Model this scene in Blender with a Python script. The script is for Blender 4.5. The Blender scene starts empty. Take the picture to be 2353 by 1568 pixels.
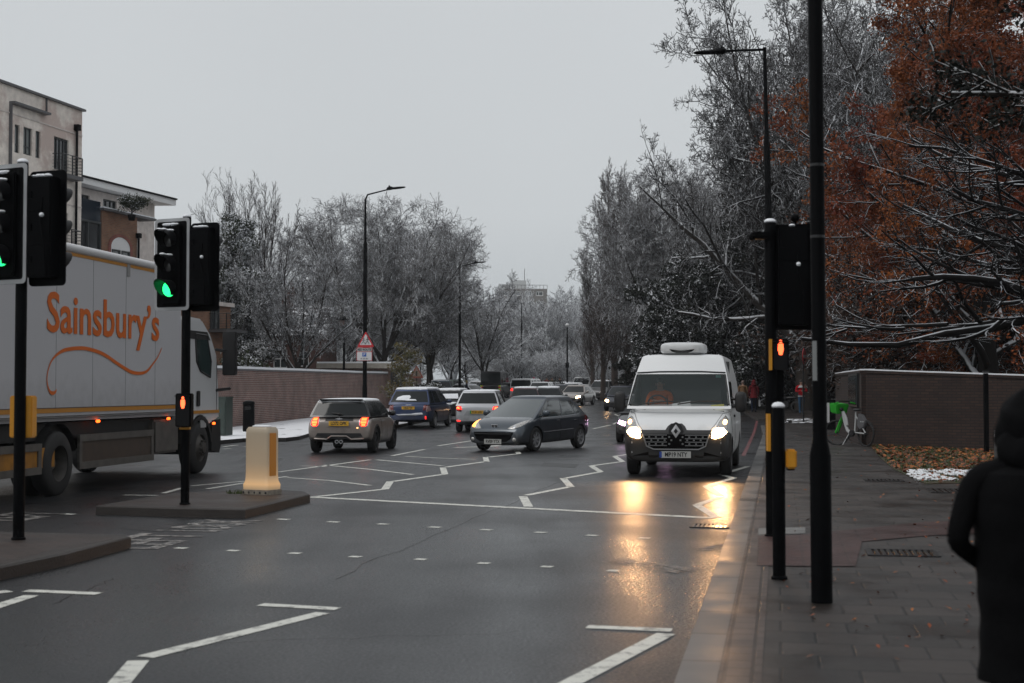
import bpy, bmesh, math, random
import numpy as np
from mathutils import Vector, Matrix, noise
PI = math.pi
R = math.radians
sc = bpy.context.scene
C = sc.collection
# ------------------------------------------------------------------ camera, sky, sun, exposure
EYE = 1.65; FP = 3267.0; PITCH = math.atan((893-784)/FP)      # photo frame measured as 2352 x 1568
cam = bpy.data.cameras.new('camera'); cam.lens = 50.0; cam.sensor_width = 36.0
cam.clip_start = 0.1; cam.clip_end = 4000
cam.dof.use_dof = True; cam.dof.focus_distance = 38.0; cam.dof.aperture_fstop = 3.2
cam_o = bpy.data.objects.new('camera', cam); C.objects.link(cam_o)
cam_o.location = (0, 0, EYE); cam_o.rotation_euler = (PI/2+PITCH, 0, 0)
sc.camera = cam_o
SUN_EL, SUN_AZ = R(52), R(238)
world = bpy.data.worlds.new("World"); sc.world = world; world.use_nodes = True
wn = world.node_tree.nodes; wl = world.node_tree.links
bg = wn['Background']
sky = wn.new('ShaderNodeTexSky'); sky.sky_type = 'NISHITA'; sky.sun_disc = False
sky.sun_elevation = SUN_EL; sky.sun_rotation = SUN_AZ; sky.dust_density = 4.0; sky.air_density = 1.0
hs = wn.new('ShaderNodeHueSaturation'); hs.inputs['Saturation'].default_value = 0.10
wl.new(sky.outputs[0], hs.inputs['Color'])
tcw = wn.new('ShaderNodeTexCoord'); sepw = wn.new('ShaderNodeSeparateXYZ'); wl.new(tcw.outputs['Generated'], sepw.inputs[0])
rmp = wn.new('ShaderNodeValToRGB'); wl.new(sepw.outputs['Z'], rmp.inputs[0])
cr = rmp.color_ramp; cr.elements[0].position = 0.0; cr.elements[0].color = (4.6, 4.95, 5.2, 1)
cr.elements[1].position = 0.9; cr.elements[1].color = (6.2, 6.4, 6.7, 1)
e = cr.elements.new(0.12); e.color = (5.75, 6.05, 6.25, 1)
nzw = wn.new('ShaderNodeTexNoise'); nzw.inputs['Scale'].default_value = 1.6; nzw.inputs['Detail'].default_value = 3
wl.new(tcw.outputs['Generated'], nzw.inputs['Vector'])
mrw = wn.new('ShaderNodeMapRange'); wl.new(nzw.outputs[0], mrw.inputs[0])
mrw.inputs[1].default_value = .3; mrw.inputs[2].default_value = .7; mrw.inputs[3].default_value = .93; mrw.inputs[4].default_value = 1.05
mlw = wn.new('ShaderNodeVectorMath'); mlw.operation = 'SCALE'; wl.new(rmp.outputs[0], mlw.inputs[0]); wl.new(mrw.outputs[0], mlw.inputs['Scale'])
mixw = wn.new('ShaderNodeMix'); mixw.data_type = 'RGBA'; mixw.inputs[0].default_value = 0.88
wl.new(hs.outputs[0], mixw.inputs[6]); wl.new(mlw.outputs[0], mixw.inputs[7]); wl.new(mixw.outputs[2], bg.inputs['Color'])
bg.inputs['Strength'].default_value = 0.108
sl = bpy.data.lights.new('sun', 'SUN'); sl.energy = 0.8; sl.angle = R(28); sl.color = (1, .97, .93)
so = bpy.data.objects.new('sun', sl); C.objects.link(so)
sd = Vector((math.sin(SUN_AZ)*math.cos(SUN_EL), math.cos(SUN_AZ)*math.cos(SUN_EL), math.sin(SUN_EL)))
so.rotation_euler = sd.to_track_quat('Z', 'Y').to_euler()
sc.view_settings.view_transform = 'Standard'; sc.view_settings.look = 'None'
sc.view_settings.exposure = 0.0; sc.view_settings.gamma = 1.0; sc.view_settings.use_curve_mapping = False
sc.render.engine = 'CYCLES'
sc.cycles.use_denoising = True
sc.cycles.max_bounces = 6; sc.cycles.diffuse_bounces = 2; sc.cycles.glossy_bounces = 3
sc.cycles.transmission_bounces = 5; sc.cycles.transparent_max_bounces = 8
sc.cycles.sample_clamp_indirect = 6
sc.cycles.caustics_reflective = False; sc.cycles.caustics_refractive = False

# ------------------------------------------------------------------ helpers
def gz(Y):                                   # the road climbs gently beyond the junction
    if Y < 36: return 0.0
    if Y < 60: return 0.0095*(Y-36)**2/48
    if Y < 170: return 0.0095*12 + 0.0095*(Y-60)
    return 0.114+1.045
def ray(x, y):
    dx = (x-1176)/FP; dz = (784-y)/FP
    return Vector((dx, math.cos(PITCH)-dz*math.sin(PITCH), math.sin(PITCH)+dz*math.cos(PITCH)))
def at(x, y, Y):
    d = ray(x, y); return Vector((0, 0, EYE)) + d*(Y/d.y)
def G(x, y, h=0.0):                          # the point of the ground seen at a photo position
    d = ray(x, y); t = (EYE-h)/max(1e-5, -d.z)
    for _ in range(60):
        t2 = (EYE-h-gz(t*d.y))/max(1e-5, -d.z); t = .5*t+.5*t2
    return Vector((t*d.x, t*d.y, gz(t*d.y)+h))
def XY(x, Y): return (x-1176)/FP*Y
def zat(y, Y): return EYE+(893-y)/FP*Y

MATS = {}
def nt(m):
    m.use_nodes = True; return m.node_tree.nodes, m.node_tree.links, m.node_tree.nodes['Principled BSDF']
def mat(name, col, rough=.6, metal=0, spec=.5, coat=0, emit=None, es=0, var=0, vscale=6, bump=0, bscale=40, dirt=0, alpha=1, trans=0):
    if name in MATS: return MATS[name]
    m = bpy.data.materials.new(name); n, l, b = nt(m)
    b.inputs['Base Color'].default_value = (*col, 1); b.inputs['Roughness'].default_value = rough
    b.inputs['Metallic'].default_value = metal; b.inputs['Specular IOR Level'].default_value = spec
    b.inputs['Coat Weight'].default_value = coat; b.inputs['Coat Roughness'].default_value = .08
    b.inputs['Transmission Weight'].default_value = trans
    if emit:
        b.inputs['Emission Color'].default_value = (*emit, 1); b.inputs['Emission Strength'].default_value = es
    if var or dirt or bump:
        tc = n.new('ShaderNodeTexCoord')
    if var:
        nz = n.new('ShaderNodeTexNoise'); nz.inputs['Scale'].default_value = vscale; nz.inputs['Detail'].default_value = 6
        l.new(tc.outputs['Object'], nz.inputs['Vector'])
        mr = n.new('ShaderNodeMapRange'); mr.inputs[1].default_value = .3; mr.inputs[2].default_value = .7
        mr.inputs[3].default_value = 1-var; mr.inputs[4].default_value = 1+var; l.new(nz.outputs[0], mr.inputs[0])
        vm = n.new('ShaderNodeVectorMath'); vm.operation = 'SCALE'; vm.inputs[0].default_value = col
        l.new(mr.outputs[0], vm.inputs['Scale']); l.new(vm.outputs[0], b.inputs['Base Color'])
        mr2 = n.new('ShaderNodeMapRange'); mr2.inputs[3].default_value = max(.03, rough-.12); mr2.inputs[4].default_value = min(1, rough+.12)
        l.new(nz.outputs[0], mr2.inputs[0]); l.new(mr2.outputs[0], b.inputs['Roughness'])
    if dirt:                                 # road dirt thrown up from the wheels, fades with height
        sp = n.new('ShaderNodeSeparateXYZ'); l.new(tc.outputs['Object'], sp.inputs[0])
        nz2 = n.new('ShaderNodeTexNoise'); nz2.inputs['Scale'].default_value = 5; nz2.inputs['Detail'].default_value = 5
        l.new(tc.outputs['Object'], nz2.inputs['Vector'])
        ad = n.new('ShaderNodeMath'); ad.operation = 'MULTIPLY_ADD'; ad.inputs[1].default_value = -.7; l.new(nz2.outputs[0], ad.inputs[0]); l.new(sp.outputs['Z'], ad.inputs[2])
        mr3 = n.new('ShaderNodeMapRange'); mr3.inputs[1].default_value = -.3; mr3.inputs[2].default_value = .55*dirt+.1; mr3.inputs[3].default_value = .75; mr3.inputs[4].default_value = 0
        l.new(ad.outputs[0], mr3.inputs[0])
        mx = n.new('ShaderNodeMix'); mx.data_type = 'RGBA'; l.new(mr3.outputs[0], mx.inputs[0])
        mx.inputs[6].default_value = (*col, 1); mx.inputs[7].default_value = (.06, .055, .05, 1)
        l.new(mx.outputs[2], b.inputs['Base Color'])
        mr4 = n.new('ShaderNodeMapRange'); mr4.inputs[3].default_value = rough; mr4.inputs[4].default_value = .8
        l.new(mr3.outputs[0], mr4.inputs[0]); l.new(mr4.outputs[0], b.inputs['Roughness'])
    if bump:
        nb = n.new('ShaderNodeTexNoise'); nb.inputs['Scale'].default_value = bscale; nb.inputs['Detail'].default_value = 4
        l.new(tc.outputs['Object'], nb.inputs['Vector'])
        bp = n.new('ShaderNodeBump'); bp.inputs['Strength'].default_value = bump; bp.inputs['Distance'].default_value = .02
        l.new(nb.outputs[0], bp.inputs['Height']); l.new(bp.outputs[0], b.inputs['Normal'])
    MATS[name] = m; return m
def glow(name, col, s): return mat(name, tuple(c*.5 for c in col), .3, emit=col, es=s)

class MB:
    def __init__(s): s.v = []; s.f = []; s.m = []
    def add(s, vs, fs, mi=0):
        o = len(s.v); s.v += [tuple(p) for p in vs]; s.f += [tuple(i+o for i in f) for f in fs]; s.m += [mi]*len(fs); return s
    def box(s, c, d, M=None, mi=0, taper=1.0):
        x, y, z = d[0]/2, d[1]/2, d[2]/2
        vs = [Vector((sx*x*(taper if sz > 0 else 1), sy*y*(taper if sz > 0 else 1), sz*z)) for sz in (-1, 1) for sy in (-1, 1) for sx in (-1, 1)]
        if M is not None: vs = [M @ v for v in vs]
        vs = [v+Vector(c) for v in vs]
        return s.add(vs, [(0, 2, 3, 1), (4, 5, 7, 6), (0, 1, 5, 4), (2, 6, 7, 3), (0, 4, 6, 2), (1, 3, 7, 5)], mi)
    def tube(s, pts, rs, n=10, cap=True, mi=0):
        pts = [Vector(p) for p in pts]
        if not hasattr(rs, '__len__'): rs = [rs]*len(pts)
        vs = []; up = None
        for i, p in enumerate(pts):
            t = (pts[min(i+1, len(pts)-1)]-pts[max(i-1, 0)]).normalized()
            if up is None:
                up = Vector((0, 0, 1)) if abs(t.z) < .9 else Vector((1, 0, 0))
            a = t.cross(up).normalized(); b = a.cross(t).normalized(); up = b
            for k in range(n):
                th = 2*PI*k/n; vs.append(p+(a*math.cos(th)+b*math.sin(th))*rs[i])
        fs = [(i*n+k, i*n+(k+1) % n, (i+1)*n+(k+1) % n, (i+1)*n+k) for i in range(len(pts)-1) for k in range(n)]
        if cap: fs += [tuple(range(n))[::-1], tuple(range((len(pts)-1)*n, len(pts)*n))]
        return s.add(vs, fs, mi)
    def prism(s, poly, axis, a, b, mi=0):     # polygon of 2-tuples extruded along an axis
        def P(u, v, w): return {'x': (w, u, v), 'y': (u, w, v), 'z': (u, v, w)}[axis]
        n = len(poly)
        return s.add([P(u, v, a) for u, v in poly]+[P(u, v, b) for u, v in poly],
                     [tuple(range(n))[::-1], tuple(range(n, 2*n))]+[(i, (i+1) % n, n+(i+1) % n, n+i) for i in range(n)], mi)
    def ball(s, c, r, n=12, m=8, M=None, mi=0, pw=1.0):
        vs = []; r = Vector(r) if hasattr(r, '__len__') else Vector((r, r, r))
        sg = lambda v: math.copysign(abs(v)**pw, v)
        for j in range(m+1):
            ph = PI*j/m-PI/2
            for k in range(n):
                th = 2*PI*k/n
                v = Vector((sg(math.cos(ph))*sg(math.cos(th))*r.x, sg(math.cos(ph))*sg(math.sin(th))*r.y, sg(math.sin(ph))*r.z))
                if M is not None: v = M @ v
                vs.append(v+Vector(c))
        return s.add(vs, [(j*n+k, j*n+(k+1) % n, (j+1)*n+(k+1) % n, (j+1)*n+k) for j in range(m) for k in range(n)], mi)
    def lathe(s, prof, n=24, axis='z', c=(0, 0, 0), mi=0):   # prof: (r, h)
        vs = []
        for r, h in prof:
            for k in range(n):
                th = 2*PI*k/n; u, v = r*math.cos(th), r*math.sin(th)
                vs.append(Vector({'z': (u, v, h), 'x': (h, u, v), 'y': (u, h, v)}[axis])+Vector(c))
        return s.add(vs, [(j*n+k, j*n+(k+1) % n, (j+1)*n+(k+1) % n, (j+1)*n+k) for j in range(len(prof)-1) for k in range(n)], mi)
    def build(s, name, mats, parent=None, smooth=False, bevel=0, fix=True):
        me = bpy.data.meshes.new(name); me.from_pydata(s.v, [], s.f)
        mats = mats if isinstance(mats, (list, tuple)) else [mats]
        for m in mats: me.materials.append(m)
        if len(mats) > 1: me.polygons.foreach_set('material_index', s.m)
        if bevel or fix:
            bm = bmesh.new(); bm.from_mesh(me)
            bmesh.ops.remove_doubles(bm, verts=bm.verts, dist=1e-5)
            if bevel:
                bmesh.ops.bevel(bm, geom=[e for e in bm.edges if e.is_manifold and e.calc_face_angle(0) > .5], offset=bevel, segments=2, affect='EDGES', clamp_overlap=True)
            bmesh.ops.recalc_face_normals(bm, faces=bm.faces); bm.to_mesh(me); bm.free()
        if smooth:
            me.polygons.foreach_set('use_smooth', [True]*len(me.polygons))
            try: me.set_sharp_from_angle(angle=R(38))
            except Exception: pass
        o = bpy.data.objects.new(name, me); C.objects.link(o)
        if parent: o.parent = parent
        return o
def tag(o, label=None, cat=None, group=None, kind=None):
    if label: o['label'] = label
    if cat: o['category'] = cat
    if group: o['group'] = group
    if kind: o['kind'] = kind
    return o
def thing(name, label, cat, loc=(0, 0, 0), rz=0, group=None, kind=None):
    o = bpy.data.objects.new(name, None); C.objects.link(o); o.location = loc; o.rotation_euler = (0, 0, rz)
    o.empty_display_size = .2
    return tag(o, label, cat, group, kind)
def kids(o): return [c for c in C.objects if c.parent == o]
def copy_tree(o, parent=None, km=None):
    c = o.copy(); C.objects.link(c); c.parent = parent
    for ch in km[o.name] if km else list(o.children): copy_tree(ch, c, km)
    return c
def text(name, s, size, m, parent=None, loc=(0, 0, 0), rot=(PI/2, 0, 0), sx=1, align='CENTER', ext=.002, off=0.0, label=None):
    cu = bpy.data.curves.new(name, 'FONT'); cu.body = s; cu.size = size; cu.align_x = align; cu.align_y = 'CENTER'
    cu.extrude = ext; cu.offset = off; cu.resolution_u = 3
    t = bpy.data.objects.new('tmp', cu); C.objects.link(t)
    dg = bpy.context.evaluated_depsgraph_get(); me = bpy.data.meshes.new_from_object(t.evaluated_get(dg))
    bpy.data.objects.remove(t); me.name = name; me.materials.clear(); me.materials.append(m)
    o = bpy.data.objects.new(name, me); C.objects.link(o); o.parent = parent
    o.location = loc; o.rotation_euler = rot; o.scale = (sx, 1, 1); return o
def bake(o):                                  # apply an object's modifiers to its mesh
    bpy.context.view_layer.update()
    dg = bpy.context.evaluated_depsgraph_get(); me = bpy.data.meshes.new_from_object(o.evaluated_get(dg))
    old = o.data; o.modifiers.clear(); me.name = old.name; o.data = me; return o
def sheet(name, poly, m, h=0.0, skirt=0.0, mskirt=None, kind='structure', label=None, cat=None, cuts=True):
    """flat polygon (world x, y) laid on the ground's slope; a skirt makes it a raised slab"""
    bm = bmesh.new(); vs = [bm.verts.new((p[0], p[1], 0)) for p in poly]; f = bm.faces.new(vs)
    if skirt:
        r = bmesh.ops.extrude_face_region(bm, geom=[f])
        for v in r['geom']:
            if isinstance(v, bmesh.types.BMVert): v.co.z += 1
        bm.faces.remove(f)
    ys = [p[1] for p in poly]
    if cuts:
        for y in list(range(36, 172, 4)):
            if min(ys) < y < max(ys):
                bmesh.ops.bisect_plane(bm, geom=bm.verts[:]+bm.edges[:]+bm.faces[:], plane_co=(0, y, 0), plane_no=(0, 1, 0))
    for v in bm.verts: v.co.z = gz(v.co.y)+(h if (not skirt or v.co.z > .5) else h-skirt)
    bmesh.ops.recalc_face_normals(bm, faces=bm.faces)
    me = bpy.data.meshes.new(name); 
    for f in bm.faces:
        f.material_index = 1 if (skirt and abs(f.normal.z) < .5) else 0
    if not skirt:
        for f in bm.faces:
            if f.normal.z < 0: f.normal_flip()
    bm.to_mesh(me); bm.free(); me.materials.append(m)
    if skirt: me.materials.append(mskirt or m)
    o = bpy.data.objects.new(name, me); C.objects.link(o); return tag(o, label, cat, None, kind)
def strip_mb(mb, pts, w, h):                  # painted line through world points, laid on the ground
    for a, b in zip(pts[:-1], pts[1:]):
        a = Vector((a[0], a[1], 0)); b = Vector((b[0], b[1], 0)); n = max(1, int((b-a).length/3)) if max(a.y, b.y) > 36 else 1
        d = (b-a).normalized(); s = Vector((-d.y, d.x, 0))*w/2
        for i in range(n):
            p, q = a.lerp(b, i/n), a.lerp(b, (i+1)/n)
            vs = [p-s, q-s, q+s, p+s]; vs = [Vector((v.x, v.y, gz(v.y)+h)) for v in vs]
            mb.add(vs, [(0, 1, 2, 3)])
TH = R(10.64); ED = Vector((math.sin(TH), math.cos(TH), 0)); ER = Vector((math.cos(TH), -math.sin(TH), 0))
def RD(s, t): return ER*s+ED*t               # road frame: s to the right, t along
# ------------------------------------------------------------------ setting materials
def mat_asphalt():
    m = bpy.data.materials.new('wet_asphalt'); n, l, b = nt(m)
    tc = n.new('ShaderNodeTexCoord')
    mp = n.new('ShaderNodeMapping'); mp.inputs['Rotation'].default_value = (0, 0, TH); mp.inputs['Scale'].default_value = (1.0, .12, 1)
    l.new(tc.outputs['Object'], mp.inputs[0])
    n1 = n.new('ShaderNodeTexNoise'); n1.inputs['Scale'].default_value = .9; n1.inputs['Detail'].default_value = 6; l.new(mp.outputs[0], n1.inputs['Vector'])
    n2 = n.new('ShaderNodeTexNoise'); n2.inputs['Scale'].default_value = 42; n2.inputs['Detail'].default_value = 3; l.new(tc.outputs['Object'], n2.inputs['Vector'])
    n3 = n.new('ShaderNodeTexNoise'); n3.inputs['Scale'].default_value = .35; n3.inputs['Detail'].default_value = 5; l.new(tc.outputs['Object'], n3.inputs['Vector'])
    mx = n.new('ShaderNodeMix'); mx.data_type = 'RGBA'; cn = n.new('ShaderNodeMapRange'); cn.inputs[1].default_value = .38; cn.inputs[2].default_value = .62; l.new(n2.outputs[0], cn.inputs[0]); l.new(cn.outputs[0], mx.inputs[0])
    mx.inputs[6].default_value = (.004, .0044, .0054, 1); mx.inputs[7].default_value = (.020, .0215, .0245, 1)
    l.new(mx.outputs[2], b.inputs['Base Color'])
    ad = n.new('ShaderNodeMath'); ad.operation = 'ADD'; l.new(n1.outputs[0], ad.inputs[0]); l.new(n3.outputs[0], ad.inputs[1])
    mr = n.new('ShaderNodeMapRange'); mr.inputs[1].default_value = .75; mr.inputs[2].default_value = 1.25; mr.inputs[3].default_value = .17; mr.inputs[4].default_value = .42
    l.new(ad.outputs[0], mr.inputs[0]); r2 = n.new('ShaderNodeMath'); r2.operation = 'MULTIPLY_ADD'; r2.inputs[1].default_value = .16; l.new(cn.outputs[0], r2.inputs[0]); l.new(mr.outputs[0], r2.inputs[2]); l.new(r2.outputs[0], b.inputs['Roughness'])
    b.inputs['Specular IOR Level'].default_value = .42
    bp = n.new('ShaderNodeBump'); bp.inputs['Strength'].default_value = .8; bp.inputs['Distance'].default_value = .006
    l.new(n2.outputs[0], bp.inputs['Height']); l.new(bp.outputs[0], b.inputs['Normal']); return m
def mat_brick(name, c1, c2, mortar, w=.225, h=.075, gap=.01, plane='xz', rot=0, rough=.8, off=.5, bias=0, wet=0.0):
    m = bpy.data.materials.new(name); n, l, b = nt(m)
    tc = n.new('ShaderNodeTexCoord'); src = tc.outputs['Object']
    if plane == 'xz':
        sp = n.new('ShaderNodeSeparateXYZ'); l.new(src, sp.inputs[0]); cb = n.new('ShaderNodeCombineXYZ')
        sm = n.new('ShaderNodeMath'); sm.operation = 'ADD'; l.new(sp.outputs['X'], sm.inputs[0]); l.new(sp.outputs['Y'], sm.inputs[1])
        l.new(sm.outputs[0], cb.inputs[0]); l.new(sp.outputs['Z'], cb.inputs[1]); src = cb.outputs[0]
    elif rot:
        mp = n.new('ShaderNodeMapping'); mp.inputs['Rotation'].default_value = (0, 0, rot); l.new(src, mp.inputs[0]); src = mp.outputs[0]
    br = n.new('ShaderNodeTexBrick'); l.new(src, br.inputs['Vector']); br.offset = off
    br.inputs['Scale'].default_value = 1; br.inputs['Brick Width'].default_value = w; br.inputs['Row Height'].default_value = h
    br.inputs['Mortar Size'].default_value = gap; br.inputs['Mortar Smooth'].default_value = .2; br.inputs['Bias'].default_value = bias
    br.inputs['Color1'].default_value = (*c1, 1); br.inputs['Color2'].default_value = (*c2, 1); br.inputs['Mortar'].default_value = (*mortar, 1)
    nz = n.new('ShaderNodeTexNoise'); nz.inputs['Scale'].default_value = 1.3; nz.inputs['Detail'].default_value = 8; l.new(tc.outputs['Object'], nz.inputs['Vector'])
    mr = n.new('ShaderNodeMapRange'); mr.inputs[1].default_value = .3; mr.inputs[2].default_value = .7; mr.inputs[3].default_value = .7; mr.inputs[4].default_value = 1.2
    l.new(nz.outputs[0], mr.inputs[0]); vm = n.new('ShaderNodeVectorMath'); vm.operation = 'SCALE'
    l.new(br.outputs['Color'], vm.inputs[0]); l.new(mr.outputs[0], vm.inputs['Scale']); l.new(vm.outputs[0], b.inputs['Base Color'])
    mr2 = n.new('ShaderNodeMapRange'); mr2.inputs[1].default_value = .35; mr2.inputs[2].default_value = .65; mr2.inputs[3].default_value = rough-wet; mr2.inputs[4].default_value = rough
    l.new(nz.outputs[0], mr2.inputs[0]); l.new(mr2.outputs[0], b.inputs['Roughness'])
    bp = n.new('ShaderNodeBump'); bp.inputs['Strength'].default_value = .6; bp.inputs['Distance'].default_value = .006; bp.invert = True
    l.new(br.outputs['Fac'], bp.inputs['Height']); l.new(bp.outputs[0], b.inputs['Normal']); return m
def mat_patchy(name, c1, c2, scale, lo, hi, r1=.8, r2=.7, fine=30, stretch=None):
    m = bpy.data.materials.new(name); n, l, b = nt(m); tc = n.new('ShaderNodeTexCoord')
    nz = n.new('ShaderNodeTexNoise'); nz.inputs['Scale'].default_value = scale; nz.inputs['Detail'].default_value = 9; nz.inputs['Roughness'].default_value = .65
    if stretch:
        mp = n.new('ShaderNodeMapping'); mp.inputs['Scale'].default_value = stretch; l.new(tc.outputs['Object'], mp.inputs[0]); l.new(mp.outputs[0], nz.inputs['Vector'])
    else: l.new(tc.outputs['Object'], nz.inputs['Vector'])
    mr = n.new('ShaderNodeMapRange'); mr.inputs[1].default_value = lo; mr.inputs[2].default_value = hi; l.new(nz.outputs[0], mr.inputs[0])
    n2 = n.new('ShaderNodeTexNoise'); n2.inputs['Scale'].default_value = fine; n2.inputs['Detail'].default_value = 4; l.new(tc.outputs['Object'], n2.inputs['Vector'])
    mr2 = n.new('ShaderNodeMapRange'); mr2.inputs[3].default_value = .6; mr2.inputs[4].default_value = 1.4; l.new(n2.outputs[0], mr2.inputs[0])
    vm = n.new('ShaderNodeVectorMath'); vm.operation = 'SCALE'; vm.inputs[0].default_value = c1; l.new(mr2.outputs[0], vm.inputs['Scale'])
    mx = n.new('ShaderNodeMix'); mx.data_type = 'RGBA'; l.new(mr.outputs[0], mx.inputs[0]); l.new(vm.outputs[0], mx.inputs[6]); mx.inputs[7].default_value = (*c2, 1)
    l.new(mx.outputs[2], b.inputs['Base Color'])
    b.inputs['Roughness'].default_value = r1
    bp = n.new('ShaderNodeBump'); bp.inputs['Strength'].default_value = .5; bp.inputs['Distance'].default_value = .03; l.new(n2.outputs[0], bp.inputs['Height']); l.new(bp.outputs[0], b.inputs['Normal'])
    return m
ASPH = mat_asphalt()
SNOW = mat('snow', (.84, .86, .89), .65, var=.06, vscale=8, bump=.4, bscale=14)
SLAB = mat_brick('paving_slabs', (.021, .018, .016), (.042, .034, .030), (.004, .0035, .003), .42, .40, .011, 'xy', TH, .62, .5, wet=.3)
SLABL = mat_patchy('paving_under_snow', (.05, .048, .046), (.8, .81, .83), 1.1, .33, .40)
KERB = mat_brick('granite_kerb', (.085, .082, .079), (.135, .13, .125), (.012, .012, .012), .9, 2.0, .012, 'xy', -PI/2+TH, .5, 0, wet=.2)
BLOCK = mat_brick('edge_setts', (.055, .042, .038), (.075, .058, .052), (.012, .011, .011), .22, .15, .012, 'xy', -PI/2+TH, .5, .5, wet=.2)
ISL = mat_brick('island_setts', (.034, .021, .016), (.052, .033, .026), (.010, .008, .007), .2, .1, .01, 'xy', TH, .7, .5, wet=.2)
ISK = mat('island_kerb', (.028, .022, .019), .6, var=.3, vscale=5, bump=.3)
KSIDE = mat('kerb_face', (.026, .024, .022), .6, var=.3, vscale=4)
TACT = mat_brick('tactile_slabs', (.065, .025, .022), (.095, .034, .029), (.016, .009, .008), .4, .05, .012, 'xy', TH, .55, .5, wet=.2)
GRASS = mat_patchy('winter_turf', (.035, .045, .018), (.75, .77, .80), .35, .52, .60)
def paint():
    m = bpy.data.materials.new('road_paint'); n, l, b = nt(m); tc = n.new('ShaderNodeTexCoord')
    nz = n.new('ShaderNodeTexNoise'); nz.inputs['Scale'].default_value = 7; nz.inputs['Detail'].default_value = 9; nz.inputs['Roughness'].default_value = .75; l.new(tc.outputs['Object'], nz.inputs['Vector'])
    rp = n.new('ShaderNodeValToRGB'); l.new(nz.outputs[0], rp.inputs[0]); rp.color_ramp.elements[0].position = .35; rp.color_ramp.elements[0].color = (.08, .08, .08, 1)
    rp.color_ramp.elements[1].position = .49; rp.color_ramp.elements[1].color = (.66, .66, .60, 1)
    l.new(rp.outputs[0], b.inputs['Base Color']); b.inputs['Roughness'].default_value = .5; return m
PAINT = paint()
PAINTW = mat_patchy('worn_paint', (.05, .05, .05), (.30, .28, .26), 9, .42, .55, .5)
REDP = mat_patchy('red_route_paint', (.20, .03, .035), (.07, .04, .04), 3, .4, .6, .5)
# ------------------------------------------------------------------ ground, road, pavements
sheet('ground', [(-330, -60), (330, -60), (330, 20), (330, 60), (330, 171), (330, 640), (-330, 640), (-330, 171), (-330, 60), (-330, 20)], GRASS, -.04)
sheet('road', [(-22, -40), (40, -40), (40, 60), (60, 90), (60, 168), (-60, 168), (-40, 110), (-26, 60)], ASPH, 0)
# right-hand pavement
k0 = RD(-.55, -12); kfar = G(1747, 984)
kline = [RD(-.55, t) for t in (-12, 5, 12, 20, 30, 40, 48)]
pav = [tuple(p[:2]) for p in kline]+[tuple(kfar[:2]), (kfar.x+1.2, kfar.y+2.2), (kfar.x+4, kfar.y+3.2), (40, kfar.y+2.0), (40, -12)]
sheet('pavement', pav, SLAB, .12, .16, KSIDE)
mb = MB()
def ring_strip(mb, line, s0, s1, h):
    for a, b in zip(line[:-1], line[1:]):
        n = 6
        for i in range(n):
            p, q = Vector(a).lerp(Vector(b), i/n), Vector(a).lerp(Vector(b), (i+1)/n)
            vs = [p+ER*s0, p+ER*s1, q+ER*s1, q+ER*s0]
            mb.add([(v.x, v.y, gz(v.y)+h) for v in vs], [(0, 1, 2, 3)])
ring_strip(mb, kline+[Vector((kfar.x, kfar.y, 0))], .003, .22, .124)
tag(mb.build('kerb', KERB), kind='structure')
mb = MB(); ring_strip(mb, kline+[Vector((kfar.x, kfar.y, 0))], .223, .45, .124)
tag(mb.build('kerb_setts', BLOCK), kind='structure')
# far pavement across the side road
fp = [G(1702, 944), G(1722, 957), G(1742, 968), G(1763, 969), G(1914, 975), G(2120, 980)]
farpav = [tuple(p[:2]) for p in fp]+[(46, 60), (60, 85), (60, 160), (XY(1450, 150), 150), (XY(1440, 118), 118), (XY(1560, 96), 96)]
sheet('far_pavement', farpav, SLAB, .13, .17, KSIDE)
# left pavement, snow covered, in front of the long wall
lk = [(-24, 24), (-14.5, 40), tuple(G(440, 1026)[:2]), tuple(G(560, 1015)[:2]), tuple(G(655, 1014)[:2]), tuple(G(688, 1010)[:2]), tuple(G(716, 1001)[:2]), tuple(G(900, 985)[:2]),
      tuple(G(990, 966)[:2]), (XY(985, 92), 92), (XY(975, 108), 108), (XY(940, 109), 109), (-12.2, 54), (-13, 50), (-17.5, 50), (-22, 44), (-30, 24)]
sheet('left_pavement', lk, SLABL, .12, .16, KSIDE)
lk2 = [(-80, -20), (-17, -20), (-15, 0), (-13.3, 20), (-14.7, 30), (-24, 34), (-80, 34)]
sheet('verge_beyond_truck', [(-90, 46), (-23, 46), (-18, 52), (-12.4, 56), (-9, 100), (-22, 112), (-90, 112)], GRASS, .16, .2, KSIDE)
# snowy verge between the two carriageways beyond the junction
vg = [(XY(960, 99), 99), (XY(1060, 94), 94), (XY(1110, 93), 93), (XY(1118, 96), 96), (XY(1060, 101), 101), (XY(960, 106), 106)]
sheet('snowy_verge', vg, SNOW, .14, .18, KSIDE)
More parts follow.
